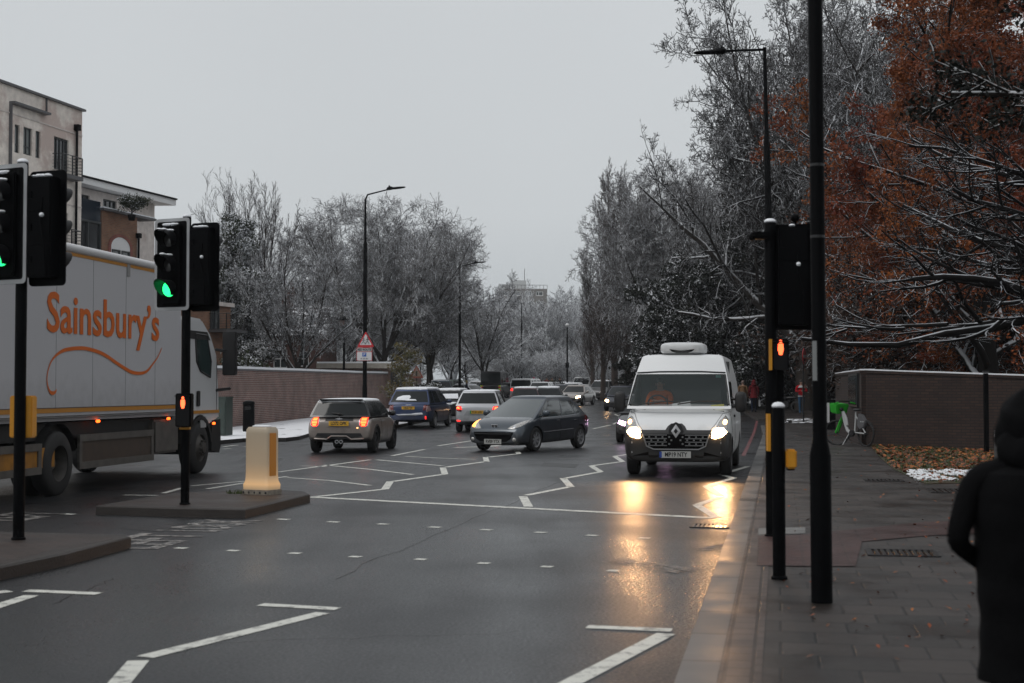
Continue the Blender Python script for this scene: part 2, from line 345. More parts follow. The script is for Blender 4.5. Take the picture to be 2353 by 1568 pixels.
# traffic islands
def poly_px(pts, h): return [tuple(G(x, y, h)[:2]) for x, y in pts]
isl2 = poly_px([(220, 1161), (400, 1166), (563, 1169), (640, 1151), (712, 1134), (700, 1128), (640, 1124), (540, 1125), (400, 1131)], .12)
def island(name, outer, label):
    t = thing(name, label, 'traffic island', (0, 0, 0), 0, 'raised islands of the crossing')
    cx = sum(p[0] for p in outer)/len(outer); cy = sum(p[1] for p in outer)/len(outer); n = len(outer)
    inn = [(p[0]+(cx-p[0])*.22/max(.4, math.hypot(cx-p[0], cy-p[1])), p[1]+(cy-p[1])*.3/max(.4, math.hypot(cx-p[0], cy-p[1]))) for p in outer]
    k = MB()
    for i in range(n):
        j = (i+1) % n; a, b, c, d = outer[i], outer[j], inn[j], inn[i]
        k.add([(*a, -.01), (*b, -.01), (*b, .105), (*a, .105)], [(0, 1, 2, 3)])
        a2 = (a[0]+(d[0]-a[0])*.12, a[1]+(d[1]-a[1])*.12); b2 = (b[0]+(c[0]-b[0])*.12, b[1]+(c[1]-b[1])*.12)
        k.add([(*a, .105), (*b, .105), (*b2, .12), (*a2, .12)], [(0, 1, 2, 3)])
        k.add([(*a2, .12), (*b2, .12), (*c, .12), (*d, .12)], [(0, 1, 2, 3)])
    k.build('island_kerb', ISK, t, fix=True)
    MB().add([(*p, .121) for p in inn], [tuple(range(n))]).build('island_top', ISL, t)
    return t
island('traffic_island', isl2, 'low brick-paved island carrying the lit bollard and the signal with the green light')
isl1 = poly_px([(-420, 1400), (-200, 1362), (0, 1301), (150, 1270), (301, 1232), (288, 1227), (182, 1224), (0, 1220), (-300, 1222)], .12)
island('traffic_island', isl1, 'near brick-paved island cut off by the left edge of the frame')
mb = MB()
rng = random.Random(5)
for i in range(46):
    x = 418+78*rng.random(); y = 1178+5*rng.random(); p = G(x, y)
    mb.ball((p.x, p.y-.03, .012), (.02+.04*rng.random(), .03+.03*rng.random(), .012+.022*rng.random()), 7, 4)
tag(mb.build('snow_remnant', SNOW, None, True), 'thin line of leftover snow in the gutter of the island with the lit bollard', 'snow', None, 'stuff')
# ------------------------------------------------------------------ painted markings
def px_line(pts): return [G(x, y) for x, y in pts]
def mark(name, lines, m=PAINT, h=.004):
    mb = MB()
    for pts, w in lines: strip_mb(mb, px_line(pts), w, h)
    return tag(mb.build(name, m, fix=False), kind='structure')
mark('stop_line', [([(716, 1142), (1640, 1190)], .20)])
zz = [[(716, 1142), (880, 1124)], [(884, 1124), (896, 1106)], [(902, 1106), (1022, 1089)], [(1022, 1089), (1017, 1074)], [(1024, 1073), (1118, 1060)], [(1118, 1061), (1115, 1050)], [(1122, 1050), (1192, 1042)], [(1192, 1042), (1184, 1033)]]
zz2 = [[(1214, 1164), (1201, 1140)], [(1207, 1138), (1310, 1118)], [(1312, 1119), (1293, 1098)], [(1295, 1099), (1378, 1084)], [(1380, 1084), (1358, 1070)], [(1358, 1070), (1430, 1060)], [(1430, 1060), (1412, 1048)], [(1412, 1048), (1445, 1043)]]
zz3 = [[(1645, 1188), (1600, 1160)], [(1600, 1160), (1658, 1141)], [(1655, 1139), (1622, 1117)], [(1622, 1117), (1685, 1098)], [(1685, 1098), (1655, 1090)], [(1655, 1090), (1718, 1071)]]
zz4 = [[(248, 1600), (318, 1518)], [(332, 1510), (742, 1408)], [(598, 1389), (776, 1399)]]
zz5 = [[(1275, 1588), (1530, 1456)], [(1348, 1440), (1543, 1448)]]
zz6 = [[(-60, 1410), (72, 1368)], [(60, 1357), (228, 1364)], [(-50, 1366), (22, 1358)]]
mark('zigzag_markings', [(p, .13) for p in zz+zz2+zz3+zz4+zz5+zz6])
mark('hatched_markings', [([(640, 1084), (850, 1056)], .11), ([(900, 1047), (975, 1032)], .11), ([(1005, 1024), (1085, 1012)], .11), ([(440, 1116), (565, 1105)], .10), ([(475, 1123), (660, 1094)], .10),
     ([(930, 1048), (1005, 1052), (1092, 1055)], .11), ([(864, 1056), (1018, 1070)], .11), ([(745, 1068), (850, 1078), (948, 1090)], .11), ([(658, 1097), (760, 1104), (850, 1115)], .11),
     ([(560, 1121), (612, 1123)], .08), ([(284, 1137), (362, 1138)], .10), ([(375, 1133), (425, 1119)], .10), ([(1170, 1030), (1242, 1033)], .10), ([(690, 1070), (750, 1072)], .10), ([(1045, 1028), (1130, 1025), (1180, 1018)], .22)])
lane = [[(1362, 985), (1402, 976)], [(1408, 974), (1422, 968)], [(1424, 963), (1425, 958)], [(1420, 955), (1412, 951)], [(1405, 949), (1395, 946)], [(1230, 1016), (1300, 1001)], [(1335, 945), (1350, 944)], [(1320, 962), (1345, 964)], [(1150, 1003), (1190, 1000)], [(512, 1026), (545, 1022)], [(512, 1031), (530, 1030)], [(560, 1026), (590, 1024)]]
mark('lane_dashes', [(p, .10) for p in lane])
st = []
for x, y in [(535, 1265), (677, 1271), (816, 1279), (967, 1285), (1111, 1294), (1256, 1302), (1408, 1311), (651, 1193), (766, 1199), (881, 1204), (999, 1211), (1117, 1217), (1242, 1223), (1360, 1230), (1480, 1236), (416, 1259), (80, 1186), (158, 1181)]:
    st.append(([(x-13, y-.6), (x+13, y+.6)], .11))
mark('crossing_studs', st)
mark('red_route_line', [([(1740, 962), (1733, 990)], .10), ([(1733, 990), (1707, 1047)], .10), ([(1733, 955), (1752, 942)], .1)], REDP)
def road_text(s, xl, yl, xr, yr, hfac, m, wfac=1.0, name='look_lettering', flip=0):
    a, b = G(xl, yl), G(xr, yr); d = b-a; L = d.length; ang = math.atan2(d.y, d.x)
    o = text(name, s, 1.0, m, None, (0, 0, 0), (0, 0, 0), 1, 'LEFT', 0, .02)
    w = max(v.co.x for v in o.data.vertices)-min(v.co.x for v in o.data.vertices)
    sy = hfac/.72; x0 = min(v.co.x for v in o.data.vertices)
    M = Matrix.Translation((a.x, a.y, .005)) @ Matrix.Rotation(ang, 4, 'Z') @ Matrix.Diagonal((L/w, sy, 1, 1)) @ Matrix.Translation((-x0, .35, 0))
    o.data.transform(M); o.location = (0, 0, 0); return tag(o, kind='structure')
road_text('LOOK', 500, 1222, 612, 1196, .75, PAINTW)
road_text('LEFT', 368, 1262, 492, 1228, .85, PAINTW)
road_text('LEFT', 60, 1197, 170, 1178, .8, PAINTW)
road_text('LOOK', 1560, 1318, 1628, 1311, 1.05, PAINTW); road_text('RIGHT', 1578, 1262, 1648, 1268, 1.05, PAINTW)
# drain, covers, tactile paving and litter on the right pavement
DARK = mat('cast_iron', (.02, .02, .021), .45, metal=.4, var=.3, vscale=12)
def grate(name, x, y, w, d, label, h=.124, n=9, rz=-TH, cat='drain cover'):
    p = G(x, y, h); t = thing(name, label, cat, (p.x, p.y, gz(p.y)+h), rz)
    f = MB()
    for sx in (-1, 1): f.box((sx*w/2, 0, .002), (.03, d, .012)); f.box((0, sx*d/2, .002), (w, .03, .012))
    f.build('frame', DARK, t)
    b = MB()
    for i in range(n): b.box((-w/2+(i+.5)*w/n, 0, .001), (w/n*.5, d-.03, .012))
    b.build('bars', mat('grate_bars', (.035, .034, .033), .35, metal=.5), t)
    MB().box((0, 0, -.004), (w, d, .01)).build('pit', mat('pit_black', (.004, .004, .004), .2), t); return t
grate('gutter_drain', 1632, 1208, .45, .42, 'rectangular iron gully grate in the road beside the kerb, catching the headlight glare', .004)
grate('pavement_grate', 2072, 1270, .62, .5, 'ribbed iron cover in the paving just above the red tactile strip', .124, 11)
grate('pavement_grate', 2030, 1103, .62, .45, 'small dark cover in the paving left of the leafy verge', .124, 9)
grate('tree_grating', 2215, 1128, 1.0, .8, 'slatted iron grating in the paving at the corner of the snow-dusted verge', .124, 12)
tp = [tuple(G(x, y, .12)[:2]) for x, y in [(1738, 1300), (1742, 1232), (1850, 1228), (2120, 1200), (2240, 1196), (2240, 1226), (2120, 1232), (1980, 1245), (1965, 1302), (1850, 1302)]]
sheet('tactile_paving', tp, TACT, .1275, cuts=False)
sheet('pale_slabs', [tuple(G(x, y, .12)[:2]) for x, y in [(1742, 1214), (1850, 1211), (1850, 1226), (1742, 1228)]], mat('pale_slab', (.16, .16, .155), .5, var=.2), .1245, cuts=False)
PATCH = mat('patched_asphalt', (.012, .012, .013), .42, var=.3, vscale=20, bump=.5, bscale=60, spec=.35)
mbp = MB()
for pts_ in ([(300, 1204), (395, 1212), (372, 1222), (275, 1213)], [(1250, 1062), (1330, 1066), (1322, 1074), (1240, 1070)], [(560, 1050), (650, 1052), (640, 1062), (545, 1059)]):
    mbp.add([tuple(G(x, y, .003)) for x, y in pts_], [(0, 1, 2, 3)])
tag(mbp.build('road_patches', PATCH, fix=False), kind='structure')
SEAM = mat('tar_seam', (.004, .004, .0045), .25)
mbs = MB(); rq = random.Random(2)
for x_, y0_, y1_ in ((760, 1330, 1100),):
    a_ = G(x_, y0_); n_ = 26; L_ = 22 if y0_ > 1400 else 14; pts_ = [a_+ED*(L_*k/n_)+ER*rq.uniform(-.05, .05) for k in range(n_+1)]; strip_mb(mbs, pts_, .012, .0035)
for x0_, y0_, x1_, y1_ in ((420, 1480, 1180, 1452), (120, 1388, 260, 1330)):
    a_, b_ = G(x0_, y0_), G(x1_, y1_); pts_ = [a_.lerp(b_, k/14)+Vector((rq.uniform(-.03, .03), rq.uniform(-.09, .09), 0)) for k in range(15)]; strip_mb(mbs, pts_, .008, .0035)
tag(mbs.build('road_cracks', SEAM, fix=False), kind='structure')
# the leafy verge by the wall
vp = [(1999, 1024), (2025, 1055), (2053, 1078), (2093, 1097), (2127, 1112), (2218, 1110), (2480, 1112), (2700, 1090), (2700, 1044), (2270, 1036)]
VP = [tuple(G(x, y, .12)[:2]) for x, y in vp]
VERGE = mat_patchy('verge_turf', (.035, .05, .016), (.05, .028, .012), 2.2, .42, .55)
sheet('grass_verge', VP, VERGE, .135, .03)
def inpoly(x, y, poly):
    c = False; n = len(poly)
    for i in range(n):
        x1, y1 = poly[i]; x2, y2 = poly[(i+1) % n]
        if (y1 > y) != (y2 > y) and x < (x2-x1)*(y-y1)/(y2-y1)+x1: c = not c
    return c
rs = random.Random(11)
leaf_cols = [mat('leaf_rust', (.24, .055, .014), .6), mat('leaf_orange', (.34, .11, .02), .6), mat('leaf_brown', (.10, .04, .018), .6), mat('blade_green', (.05, .085, .02), .6)]
mb = MB()
def leaf(mb, x, y, z, s, mi):
    a = rs.random()*6.28; t = (rs.random()-.5)*1.2; b = (rs.random()-.5)*1.2
    M = Matrix.Rotation(a, 3, 'Z') @ Matrix.Rotation(t, 3, 'X') @ Matrix.Rotation(b, 3, 'Y')
    vs = [M @ Vector(v)*s+Vector((x, y, z)) for v in ((-1, 0, 0), (-.2, -.55, .1), (1, 0, 0), (-.2, .55, .1))]
    mb.add(vs, [(0, 1, 2, 3)], mi)
xs = [p[0] for p in VP]; ys = [p[1] for p in VP]
n = 0
while n < 6500:
    x = rs.uniform(min(xs), max(xs)); y = rs.uniform(min(ys), max(ys))
    if x > 15.5 or not inpoly(x, y, VP): continue
    n += 1
    if rs.random() < .55: leaf(mb, x, y, gz(y)+.15+rs.random()*.03, .03+.045*rs.random(), rs.choice([0, 0, 1, 1, 2, 2]))
    else:
        h = .04+.07*rs.random(); dx, dy = rs.uniform(-.02, .02), rs.uniform(-.02, .02)
        mb.add([(x-.008, y, gz(y)+.13), (x+.008, y, gz(y)+.13), (x+dx, y+dy, gz(y)+.13+h)], [(0, 1, 2)], 3)
for i in range(330):                                             # strays blown over the paving
    x, y = 1800+440*rs.random()**.7, 1000+(520*rs.random()**3.6); p = G(x, y, .13)
    if inpoly(p.x, p.y, VP) or p.x < RD(-.1, p.y).x-.05: continue
    leaf(mb, p.x, p.y, gz(p.y)+.132, (.016+.02*rs.random())*(1 if p.y > 16 else .8), rs.choice([0, 2, 0, 1]))
tag(mb.build('fallen_leaves', leaf_cols, fix=False), 'rust and orange fallen leaves on the grass verge and paving by the wall', 'leaves', None, 'stuff')
mb = MB()
for i in range(430):
    x, y = 2090+200*rs.random(), 1082+22*rs.random(); p = G(x, y, .14)
    if noise.noise(Vector((p.x*2.2, p.y*1.1, 0))) < -.12 or not inpoly(p.x, p.y, VP): continue
    mb.ball((p.x, p.y, p.z+.015), (.03+.06*rs.random(), .03+.07*rs.random(), .015+.03*rs.random()), 6, 4)
for i in range(80):
    p = G(1800+125*rs.random(), 960+11*rs.random(), .13); mb.ball((p.x, p.y, p.z), (.04+.12*rs.random(), .03+.12*rs.random(), .018), 6, 4)
tag(mb.build('patchy_snow', SNOW, None, True), 'patchy melting snow on the leafy verge and far pavement edge', 'snow', None, 'stuff')
# ------------------------------------------------------------------ walls and buildings
BRL = mat_brick('long_wall_brick', (.115, .048, .037), (.18, .075, .055), (.27, .23, .21), .225, .075, .014)
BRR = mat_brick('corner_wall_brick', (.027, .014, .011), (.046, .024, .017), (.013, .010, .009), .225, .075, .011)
BRY = mat_brick('stock_brick', (.22, .095, .052), (.29, .135, .075), (.20, .16, .12), .225, .075, .010)
BRD = mat_brick('old_house_brick', (.085, .034, .026), (.12, .05, .036), (.07, .05, .045), .225, .075, .010)
CREAM = mat_patchy('cream_render', (.82, .75, .68), (.60, .49, .44), .22, .54, .60, .85, fine=3)
CREAM2 = mat_patchy('pale_render', (.66, .60, .56), (.52, .44, .40), .3, .6, .66, .85, fine=3)
FRM = mat('window_frame_grey', (.045, .05, .052), .4)
GLS = mat('window_glass', (.035, .042, .045), .04, spec=.9)
CURT = mat('net_curtain_glass', (.22, .24, .24), .12, spec=.7)
METAL = mat('dark_metal', (.012, .012, .013), .35, var=.2)
BLACK = mat('black_paint', (.0022, .0024, .0030), .55, spec=.05, var=.25, vscale=9)
COPE = mat('grey_coping', (.10, .10, .105), .5)
WHITE = mat('white_fascia', (.80, .80, .80), .5)
class Plane:
    def __init__(s, x1, Y1, x2, Y2):
        s.O = Vector((XY(x1, Y1), Y1, 0)); s.E = Vector((XY(x2, Y2), Y2, 0)); s.u = (s.E-s.O); s.L = s.u.length; s.u.normalize()
        s.ang = math.atan2(s.u.y, s.u.x); s.n = Vector((s.u.y, -s.u.x, 0))
    def loc(s, x, y):                         # photo position -> (along, height) on this plane
        d = ray(x, y); c = Vector((0, 0, EYE)); t = (s.O-c).dot(s.n)/d.dot(s.n); p = c+d*t
        return (p-s.O).dot(s.u), p.z
def facade(mb, L0, L1, H, ops, z0=0, dep=.16):   # front faces at y=0, outside is -y; openings (a0,a1,z0,z1) get reveals
    xs = sorted({L0, L1}|{o[0] for o in ops}|{o[1] for o in ops}); zs = sorted({z0, H}|{o[2] for o in ops}|{o[3] for o in ops})
    for i in range(len(xs)-1):
        for j in range(len(zs)-1):
            cx, cz = (xs[i]+xs[i+1])/2, (zs[j]+zs[j+1])/2
            if any(o[0] < cx < o[1] and o[2] < cz < o[3] for o in ops): continue
            mb.add([(xs[i], 0, zs[j]), (xs[i+1], 0, zs[j]), (xs[i+1], 0, zs[j+1]), (xs[i], 0, zs[j+1])], [(0, 1, 2, 3)])
    for a, b, c, d in ops:
        mb.add([(a, 0, c), (b, 0, c), (b, 0, d), (a, 0, d), (a, dep, c), (b, dep, c), (b, dep, d), (a, dep, d)], [(0, 1, 5, 4), (1, 2, 6, 5), (2, 3, 7, 6), (3, 0, 4, 7)])
def window(par, a, b, c, d, mull=(), trans=(), y=.10, fm=FRM, gm=GLS, fw=.06, name='window'):
    f = MB(); yy = y
    f.box((a+fw/2, yy, (c+d)/2), (fw, .07, d-c)); f.box((b-fw/2, yy, (c+d)/2), (fw, .07, d-c))
    f.box(((a+b)/2, yy, c+fw/2), (b-a-2*fw, .068, fw)); f.box(((a+b)/2, yy, d-fw/2), (b-a-2*fw, .068, fw))
    for m in mull: x = a+(b-a)*m; f.box((x, yy, (c+d)/2), (fw*.8, .06, d-c-2*fw))
    for m in trans: z = c+(d-c)*m; f.box(((a+b)/2, yy, z), (b-a-2*fw, .055, fw*.8))
    o = f.build(name, fm, par, fix=False)
    MB().box(((a+b)/2, yy+.02, (c+d)/2), (b-a-.02, .01, d-c-.02)).build('pane', gm, o, fix=False); return o
def rail(par, a, b, c, d, dep=.5, name='balcony_rail'):
    f = MB(); n = 6
    for i in range(n+1):
        z = c+(d-c)*i/n; r = .02 if i in (0, n) else .009
        f.tube([(a, -dep, z), (b, -dep, z)], r, 5); f.tube([(a, 0, z), (a, -dep, z)], r, 5); f.tube([(b, 0, z), (b, -dep, z)], r, 5)
    for x in (a, (a+b)/2, b): f.box((x, -dep, (c+d)/2), (.04, .04, d-c))
    o = f.build(name, METAL, par, fix=False); return o
# cream rendered flats at the left edge
P1 = Plane(-260, 46.5, 183, 60)
P1 = Plane(-260, 60*643/(893-92), 183, 60)
b1 = thing('apartment_building', 'tall cream block of flats with stained walls and flat parapet at the left edge', 'building', P1.O, P1.ang)
H1 = zat(252, 60)
def R1(x0, x1, y0, y1):
    a, z1 = P1.loc(x0, y0); b, _ = P1.loc(x1, y0); xm = (x0+x1)/2; z1 = P1.loc(xm, y0)[1]; z0 = P1.loc(xm, y1)[1]; return (a, b, z0, z1)
w1 = R1(34, 45.5, 286, 351); w2 = R1(54, 74, 293, 356); w3 = R1(82, 93, 301, 363); w4 = R1(124, 158, 317, 392)
sh = w4[3]-w4[2]
storeys = [0, -3.05, -6.1]
ops = [(a, b, c+s, d+s) for (a, b, c, d) in (w1, w2, w3, w4) for s in storeys]
f = MB(); facade(f, 0, P1.L, H1, ops)
f.add([(0, 12, 0), (P1.L, 12, 0), (P1.L, 12, H1), (0, 12, H1), (0, 0, 0), (P1.L, 0, 0), (P1.L, 0, H1), (0, 0, H1)], [(0, 3, 2, 1), (5, 1, 2, 6), (0, 4, 7, 3), (7, 6, 2, 3)])
f.build('wall', CREAM, b1)
for k, s in enumerate(storeys):
    for w, mu, tr in ((w1, (), (.3,)), (w2, (.5,), (.3,)), (w3, (), (.3,)), (w4, (.28, .52, .76), ())):
        window(b1, w[0], w[1], w[2]+s, w[3]+s, mu, tr, gm=CURT if w is not w4 else GLS)
    r0, r1 = P1.loc(121, 351)[0], P1.loc(167, 351)[0]; zb = P1.loc(145, 403)[1]+s; zt = P1.loc(145, 359)[1]+s
    rail(b1, r0, r1, zb, zt, .45); f = MB(); f.box(((r0+r1)/2, -.24, zb-.08), (r1-r0+.05, .5, .14)); f.build('balcony_slab', COPE, b1)
f = MB(); f.box((P1.L/2, .12, H1+.04), (P1.L+.2, .5, .09)); f.build('parapet_coping', COPE, b1)
a0, z0 = P1.loc(21, 236); a1, z1 = P1.loc(104, 261)
f = MB(); f.box(((a0+a1)/2, -.1, (z0+z1)/2), (a1-a0, .35, .09)); f.box((a0+.03, -.06, (z0+z1)/4), (.06, .12, (z0+z1)/2-.1)); f.box((a1+.03, -.035, (z0+H1)/2+.1), (.05, .07, H1-z0-.1)); f.build('bay_coping', COPE, b1)
f = MB(); f.box((P1.L/2, -.015, P1.loc(120, 290)[1]), (P1.L, .03, .05)); f.box((P1.L/2, -.012, P1.loc(120, 290)[1]-3.05), (P1.L, .024, .05)); f.build('string_course', CREAM2, b1)
ax, az = P1.loc(172, 293); f = MB(); f.tube([(ax, -.1, az), (ax, -.1, .2)], .055, 8); f.box((ax, -.12, az), (.22, .22, .25)); f.build('drainpipe', BLACK, b1)
# second, lower cream block with the big overhanging roof
P2 = Plane(183, 62.5, 352, 68.4)
b2 = thing('apartment_building', 'lower cream block of flats under a wide overhanging white roof, brick bay in front', 'building', P2.O, P2.ang)
H2 = zat(428, 62.5)
def R2(pl, x0, x1, y0, y1):
    xm = (x0+x1)/2; return (pl.loc(x0, y0)[0], pl.loc(x1, y0)[0], pl.loc(xm, y1)[1], pl.loc(xm, y0)[1])
wa = R2(P2, 184, 206, 447, 478); wb = R2(P2, 236.5, 268, 459, 482)
f = MB(); facade(f, 0, P2.L, H2, [wa, wb]); f.add([(P2.L, 0, 0), (P2.L, 9, 0), (P2.L, 9, H2), (P2.L, 0, H2), (0, 0, 0), (0, 9, 0), (0, 9, H2), (0, 0, H2)], [(0, 1, 2, 3), (4, 7, 6, 5), (1, 5, 6, 2), (3, 2, 6, 7)])
f.build('wall', CREAM2, b2)
window(b2, *wa, (.5,), ()); window(b2, *wb, (.33, .66), ())
f = MB(); f.add([(-2, -.7, H2+.02), (P2.L+.8, -.7, H2+.02), (P2.L+.8, 9, H2+.3), (-2, 9, H2+.3), (-2, -.7, H2+.30), (P2.L+.8, -.7, H2+.30), (P2.L+.8, 9, H2+.7), (-2, 9, H2+.7)], [(0, 3, 2, 1), (4, 5, 6, 7), (0, 1, 5, 4), (1, 2, 6, 5), (3, 0, 4, 7), (2, 3, 7, 6)])
f.build('roof', WHITE, b2)
f = MB(); f.box((P2.L/2-.6, -.72, H2+.33), (P2.L+2.8, .12, .07)); f.build('gutter', BLACK, b2)
pa, pz = P2.loc(184, 371); pb, _ = P2.loc(213, 371)
f = MB(); f.box(((pa+pb)/2-.4, 2.5, H2+1.2), (2.6, 2.2, 1.9)); f.build('plant_room', mat('blue_grey_panel', (.06, .065, .085), .5), b2)
P3 = Plane(205, 61.0, 352, 66.0)
M3 = Matrix.Translation(P2.O).inverted()
def onp(par, pl, off=0): par.location = pl.O+pl.n*off; par.rotation_euler.z = pl.ang
b3 = thing('brick_bay', 'brick front bay with a red arched window surround in front of the pale flats', 'building', P3.O, P3.ang)
zt3 = P3.loc(235, 483)[1]
x0, x1, x2 = P3.loc(234, 490)[0], P3.loc(315, 495)[0], P3.loc(347, 500)[0]
xa0, xa1, xa2, xa3 = P3.loc(248, 550)[0], P3.loc(254, 550)[0], P3.loc(298, 550)[0], P3.loc(304, 550)[0]
zc = P3.loc(276, 562)[1]; ra = (xa3-xa0)/2; rb = (xa2-xa1)/2; xc = (xa0+xa3)/2
f = MB(); f.box(((x0+x1)/2, 1.5, zt3/2), (x1-x0, 3, zt3)); f.build('brick_wall', BRY, b3)
f = MB(); f.box(((x1+x2)/2, 1.45, zt3/2-.1), (x2-x1-.01, 2.9, zt3-.1)); f.build('rendered_pier', CREAM2, b3)
f = MB(); f.box(((x0+x2)/2, 1.45, zt3+.05), (x2-x0+.3, 3.3, .1)); f.build('coping', COPE, b3)
f = MB(); f.box(((x0+x2)/2, 1.45, zt3+.13), (x2-x0+.2, 3.2, .06)); f.build('snow', SNOW, b3)
arch = [(xc+ra*math.cos(t), zc-.15+ra*.62*math.sin(t)) for t in np.linspace(0, PI, 17)]
archi = [(xc+rb*math.cos(t), zc-.15+rb*.62*math.sin(t)) for t in np.linspace(0, PI, 17)]
f = MB()
for i in range(16): f.add([(arch[i][0], -.03, arch[i][1]), (arch[i+1][0], -.03, arch[i+1][1]), (archi[i+1][0], -.03, archi[i+1][1]), (archi[i][0], -.03, archi[i][1]), (arch[i][0], .02, arch[i][1]), (arch[i+1][0], .02, arch[i+1][1])], [(0, 1, 2, 3), (0, 4, 5, 1)])
for s in (-1, 1): f.box((xc+s*(ra+rb)/2, -.01, zc-1.15), (ra-rb, .04, 2.0))
f.build('red_arch', mat_brick('red_arch_brick', (.24, .05, .038), (.30, .07, .05), (.2, .14, .12), .11, .075, .010), b3)
f = MB(); f.prism([(p[0], p[1]) for p in archi]+[(xc-rb, zc-2.15), (xc+rb, zc-2.15)], 'y', -.012, .05); f.build('arch_panel', WHITE, b3)
for s in (-1, 1): window(b3, xc+s*rb*.5-.32, xc+s*rb*.5+.32, zc-1.55, zc-.25, (), (), y=-.03)
f = MB(); f.tube([(x1-.02, -.1, P3.loc(313, 541)[1]), (x1-.02, -.1, .2)], .05, 8); f.box((x1-.02, -.1, P3.loc(313, 541)[1]), (.2, .2, .22)); f.build('drainpipe', BLACK, b3)
g0, g1 = P3.loc(172, 505)[0], x0-.02; zg = P3.loc(200, 506)[1]
f = MB(); f.box(((g0+g1)/2, 1.2, zg/2), (g1-g0, 2.2, zg)); f.build('glazed_stair', mat('tinted_glazing', (.022, .024, .027), .08, spec=.8), b3)
f = MB()
for t in (0, .52, 1): f.box((g0+(g1-g0)*t, .07, zg/2), (.09, .1, zg))
for z in (zg, zg-1.3, zg-2.9, zg-4.2): f.box(((g0+g1)/2, .06, z), (g1-g0, .1, .09))
f.build('glazing_bars', FRM, b3)
f = MB(); f.box(((g0+g1)/2-.05, .05, zg+.45), (g1-g0, .05, .95)); f.box((g1-.35, 1, zg+.45), (.05, 1.9, .95)); f.build('terrace_screen', mat('navy_panel', (.012, .02, .032), .25), b3)
# potted snowy shrub on the terrace is made with the plants below
# brick flats with a steel balcony behind the lorry cab
P4 = Plane(430, 70, 529, 74)
b4 = thing('brick_flats', 'brick block with a steel balcony seen between the lorry cab and the snowy evergreen', 'building', P4.O, P4.ang)
zr = zat(700, 72)
f = MB(); f.box((P4.L/2, 4, zr/2), (P4.L, 8, zr)); f.build('wall', BRY, b4)
f = MB(); f.box((P4.L/2, 4, zr+.1), (P4.L+.3, 8.3, .2)); f.build('roof', CREAM2, b4)
rr = R2(P4, 480, 528, 722, 757); rail(b4, rr[0], rr[1], rr[2], rr[3], 1.0); f = MB(); f.box(((rr[0]+rr[1])/2, -.5, rr[2]-.08), (rr[1]-rr[0], 1.0, .15)); f.build('balcony_slab', COPE, b4)
window(b4, rr[0]+.1, rr[0]+.95, rr[2], rr[2]+2.0, (.5,), (), y=-.03)
# dark brick house with snowy tiled roof behind the left trees
hx0, hx1 = XY(585, 92), XY(738, 92); ze = zat(768, 92); zrg = zat(705, 96)
h5 = thing('brick_house', 'old dark brick house with a snow-dusted tiled roof behind the bare trees', 'house', (hx0, 92, 0), 0)
W5 = hx1-hx0
f = MB(); facade(f, 0, W5, ze, [(1.2, 2.1, 3.0, 4.2), (2.9, 3.5, 3.1, 4.1)]); f.add([(0, 0, 0), (0, 8, 0), (0, 8, ze), (0, 4, zrg), (0, 0, ze), (W5, 0, 0), (W5, 8, 0), (W5, 8, ze), (W5, 4, zrg), (W5, 0, ze)], [(0, 4, 3, 2, 1), (5, 6, 7, 8, 9), (1, 2, 7, 6)])
f.build('wall', BRD, h5)
TILE = mat_patchy('snowy_tiles', (.055, .04, .036), (.62, .64, .67), 1.6, .46, .54, stretch=(1, 1, 5))
f = MB(); f.add([(-.3, -.35, ze-.1), (W5+.3, -.35, ze-.1), (W5+.3, 4, zrg+.08), (-.3, 4, zrg+.08), (-.3, 8.3, ze-.1), (W5+.3, 8.3, ze-.1)], [(0, 1, 2, 3), (3, 2, 5, 4)]); rf = f.build('roof', TILE, h5)
f = MB(); f.box((W5*.35, 4, zrg+.5), (.9, .6, 1.6)); [f.lathe([(.13, zrg+1.3), (.11, zrg+1.7)], 8, c=(W5*.35+d, 4, 0)) for d in (-.25, .25)]; f.build('chimney', BRD, rf)
window(h5, 1.2, 2.1, 3.0, 4.2, (.5,), (.5,), fm=WHITE); window(h5, 2.9, 3.5, 3.1, 4.1, (), (.5,), fm=WHITE)
# low flat-roofed brick block behind the long wall
lx0, lx1 = XY(738, 86), XY(902, 86); zl = zat(846, 86)
h6 = thing('garage_block', 'low brick block with a flat snow-covered roof behind the long wall', 'building', (lx0, 86, 0), R(-2))
W6 = lx1-lx0
wl6 = [(1.9+k*1.15, 2.55+k*1.15, zl-1.0, zl-.12) for k in range(3)]
f = MB(); facade(f, 0, W6, zl, wl6); f.add([(0, 0, 0), (W6, 0, 0), (W6, 6, 0), (0, 6, 0), (0, 0, zl), (W6, 0, zl), (W6, 6, zl), (0, 6, zl)], [(1, 2, 6, 5), (2, 3, 7, 6), (3, 0, 4, 7)]); f.build('wall', BRL, h6)
for w in wl6: window(h6, *w, (), (), gm=mat('dark_opening', (.01, .01, .01), .4))
f = MB(); f.box((W6/2, 3, zl+.16), (W6+.5, 6.6, .30)); f.build('fascia', mat('cream_fascia', (.33, .30, .26), .6, var=.15), h6)
f = MB(); f.box((W6/2, 3, zl+.36), (W6+.45, 6.5, .09)); f.build('roof_snow', SNOW, h6)
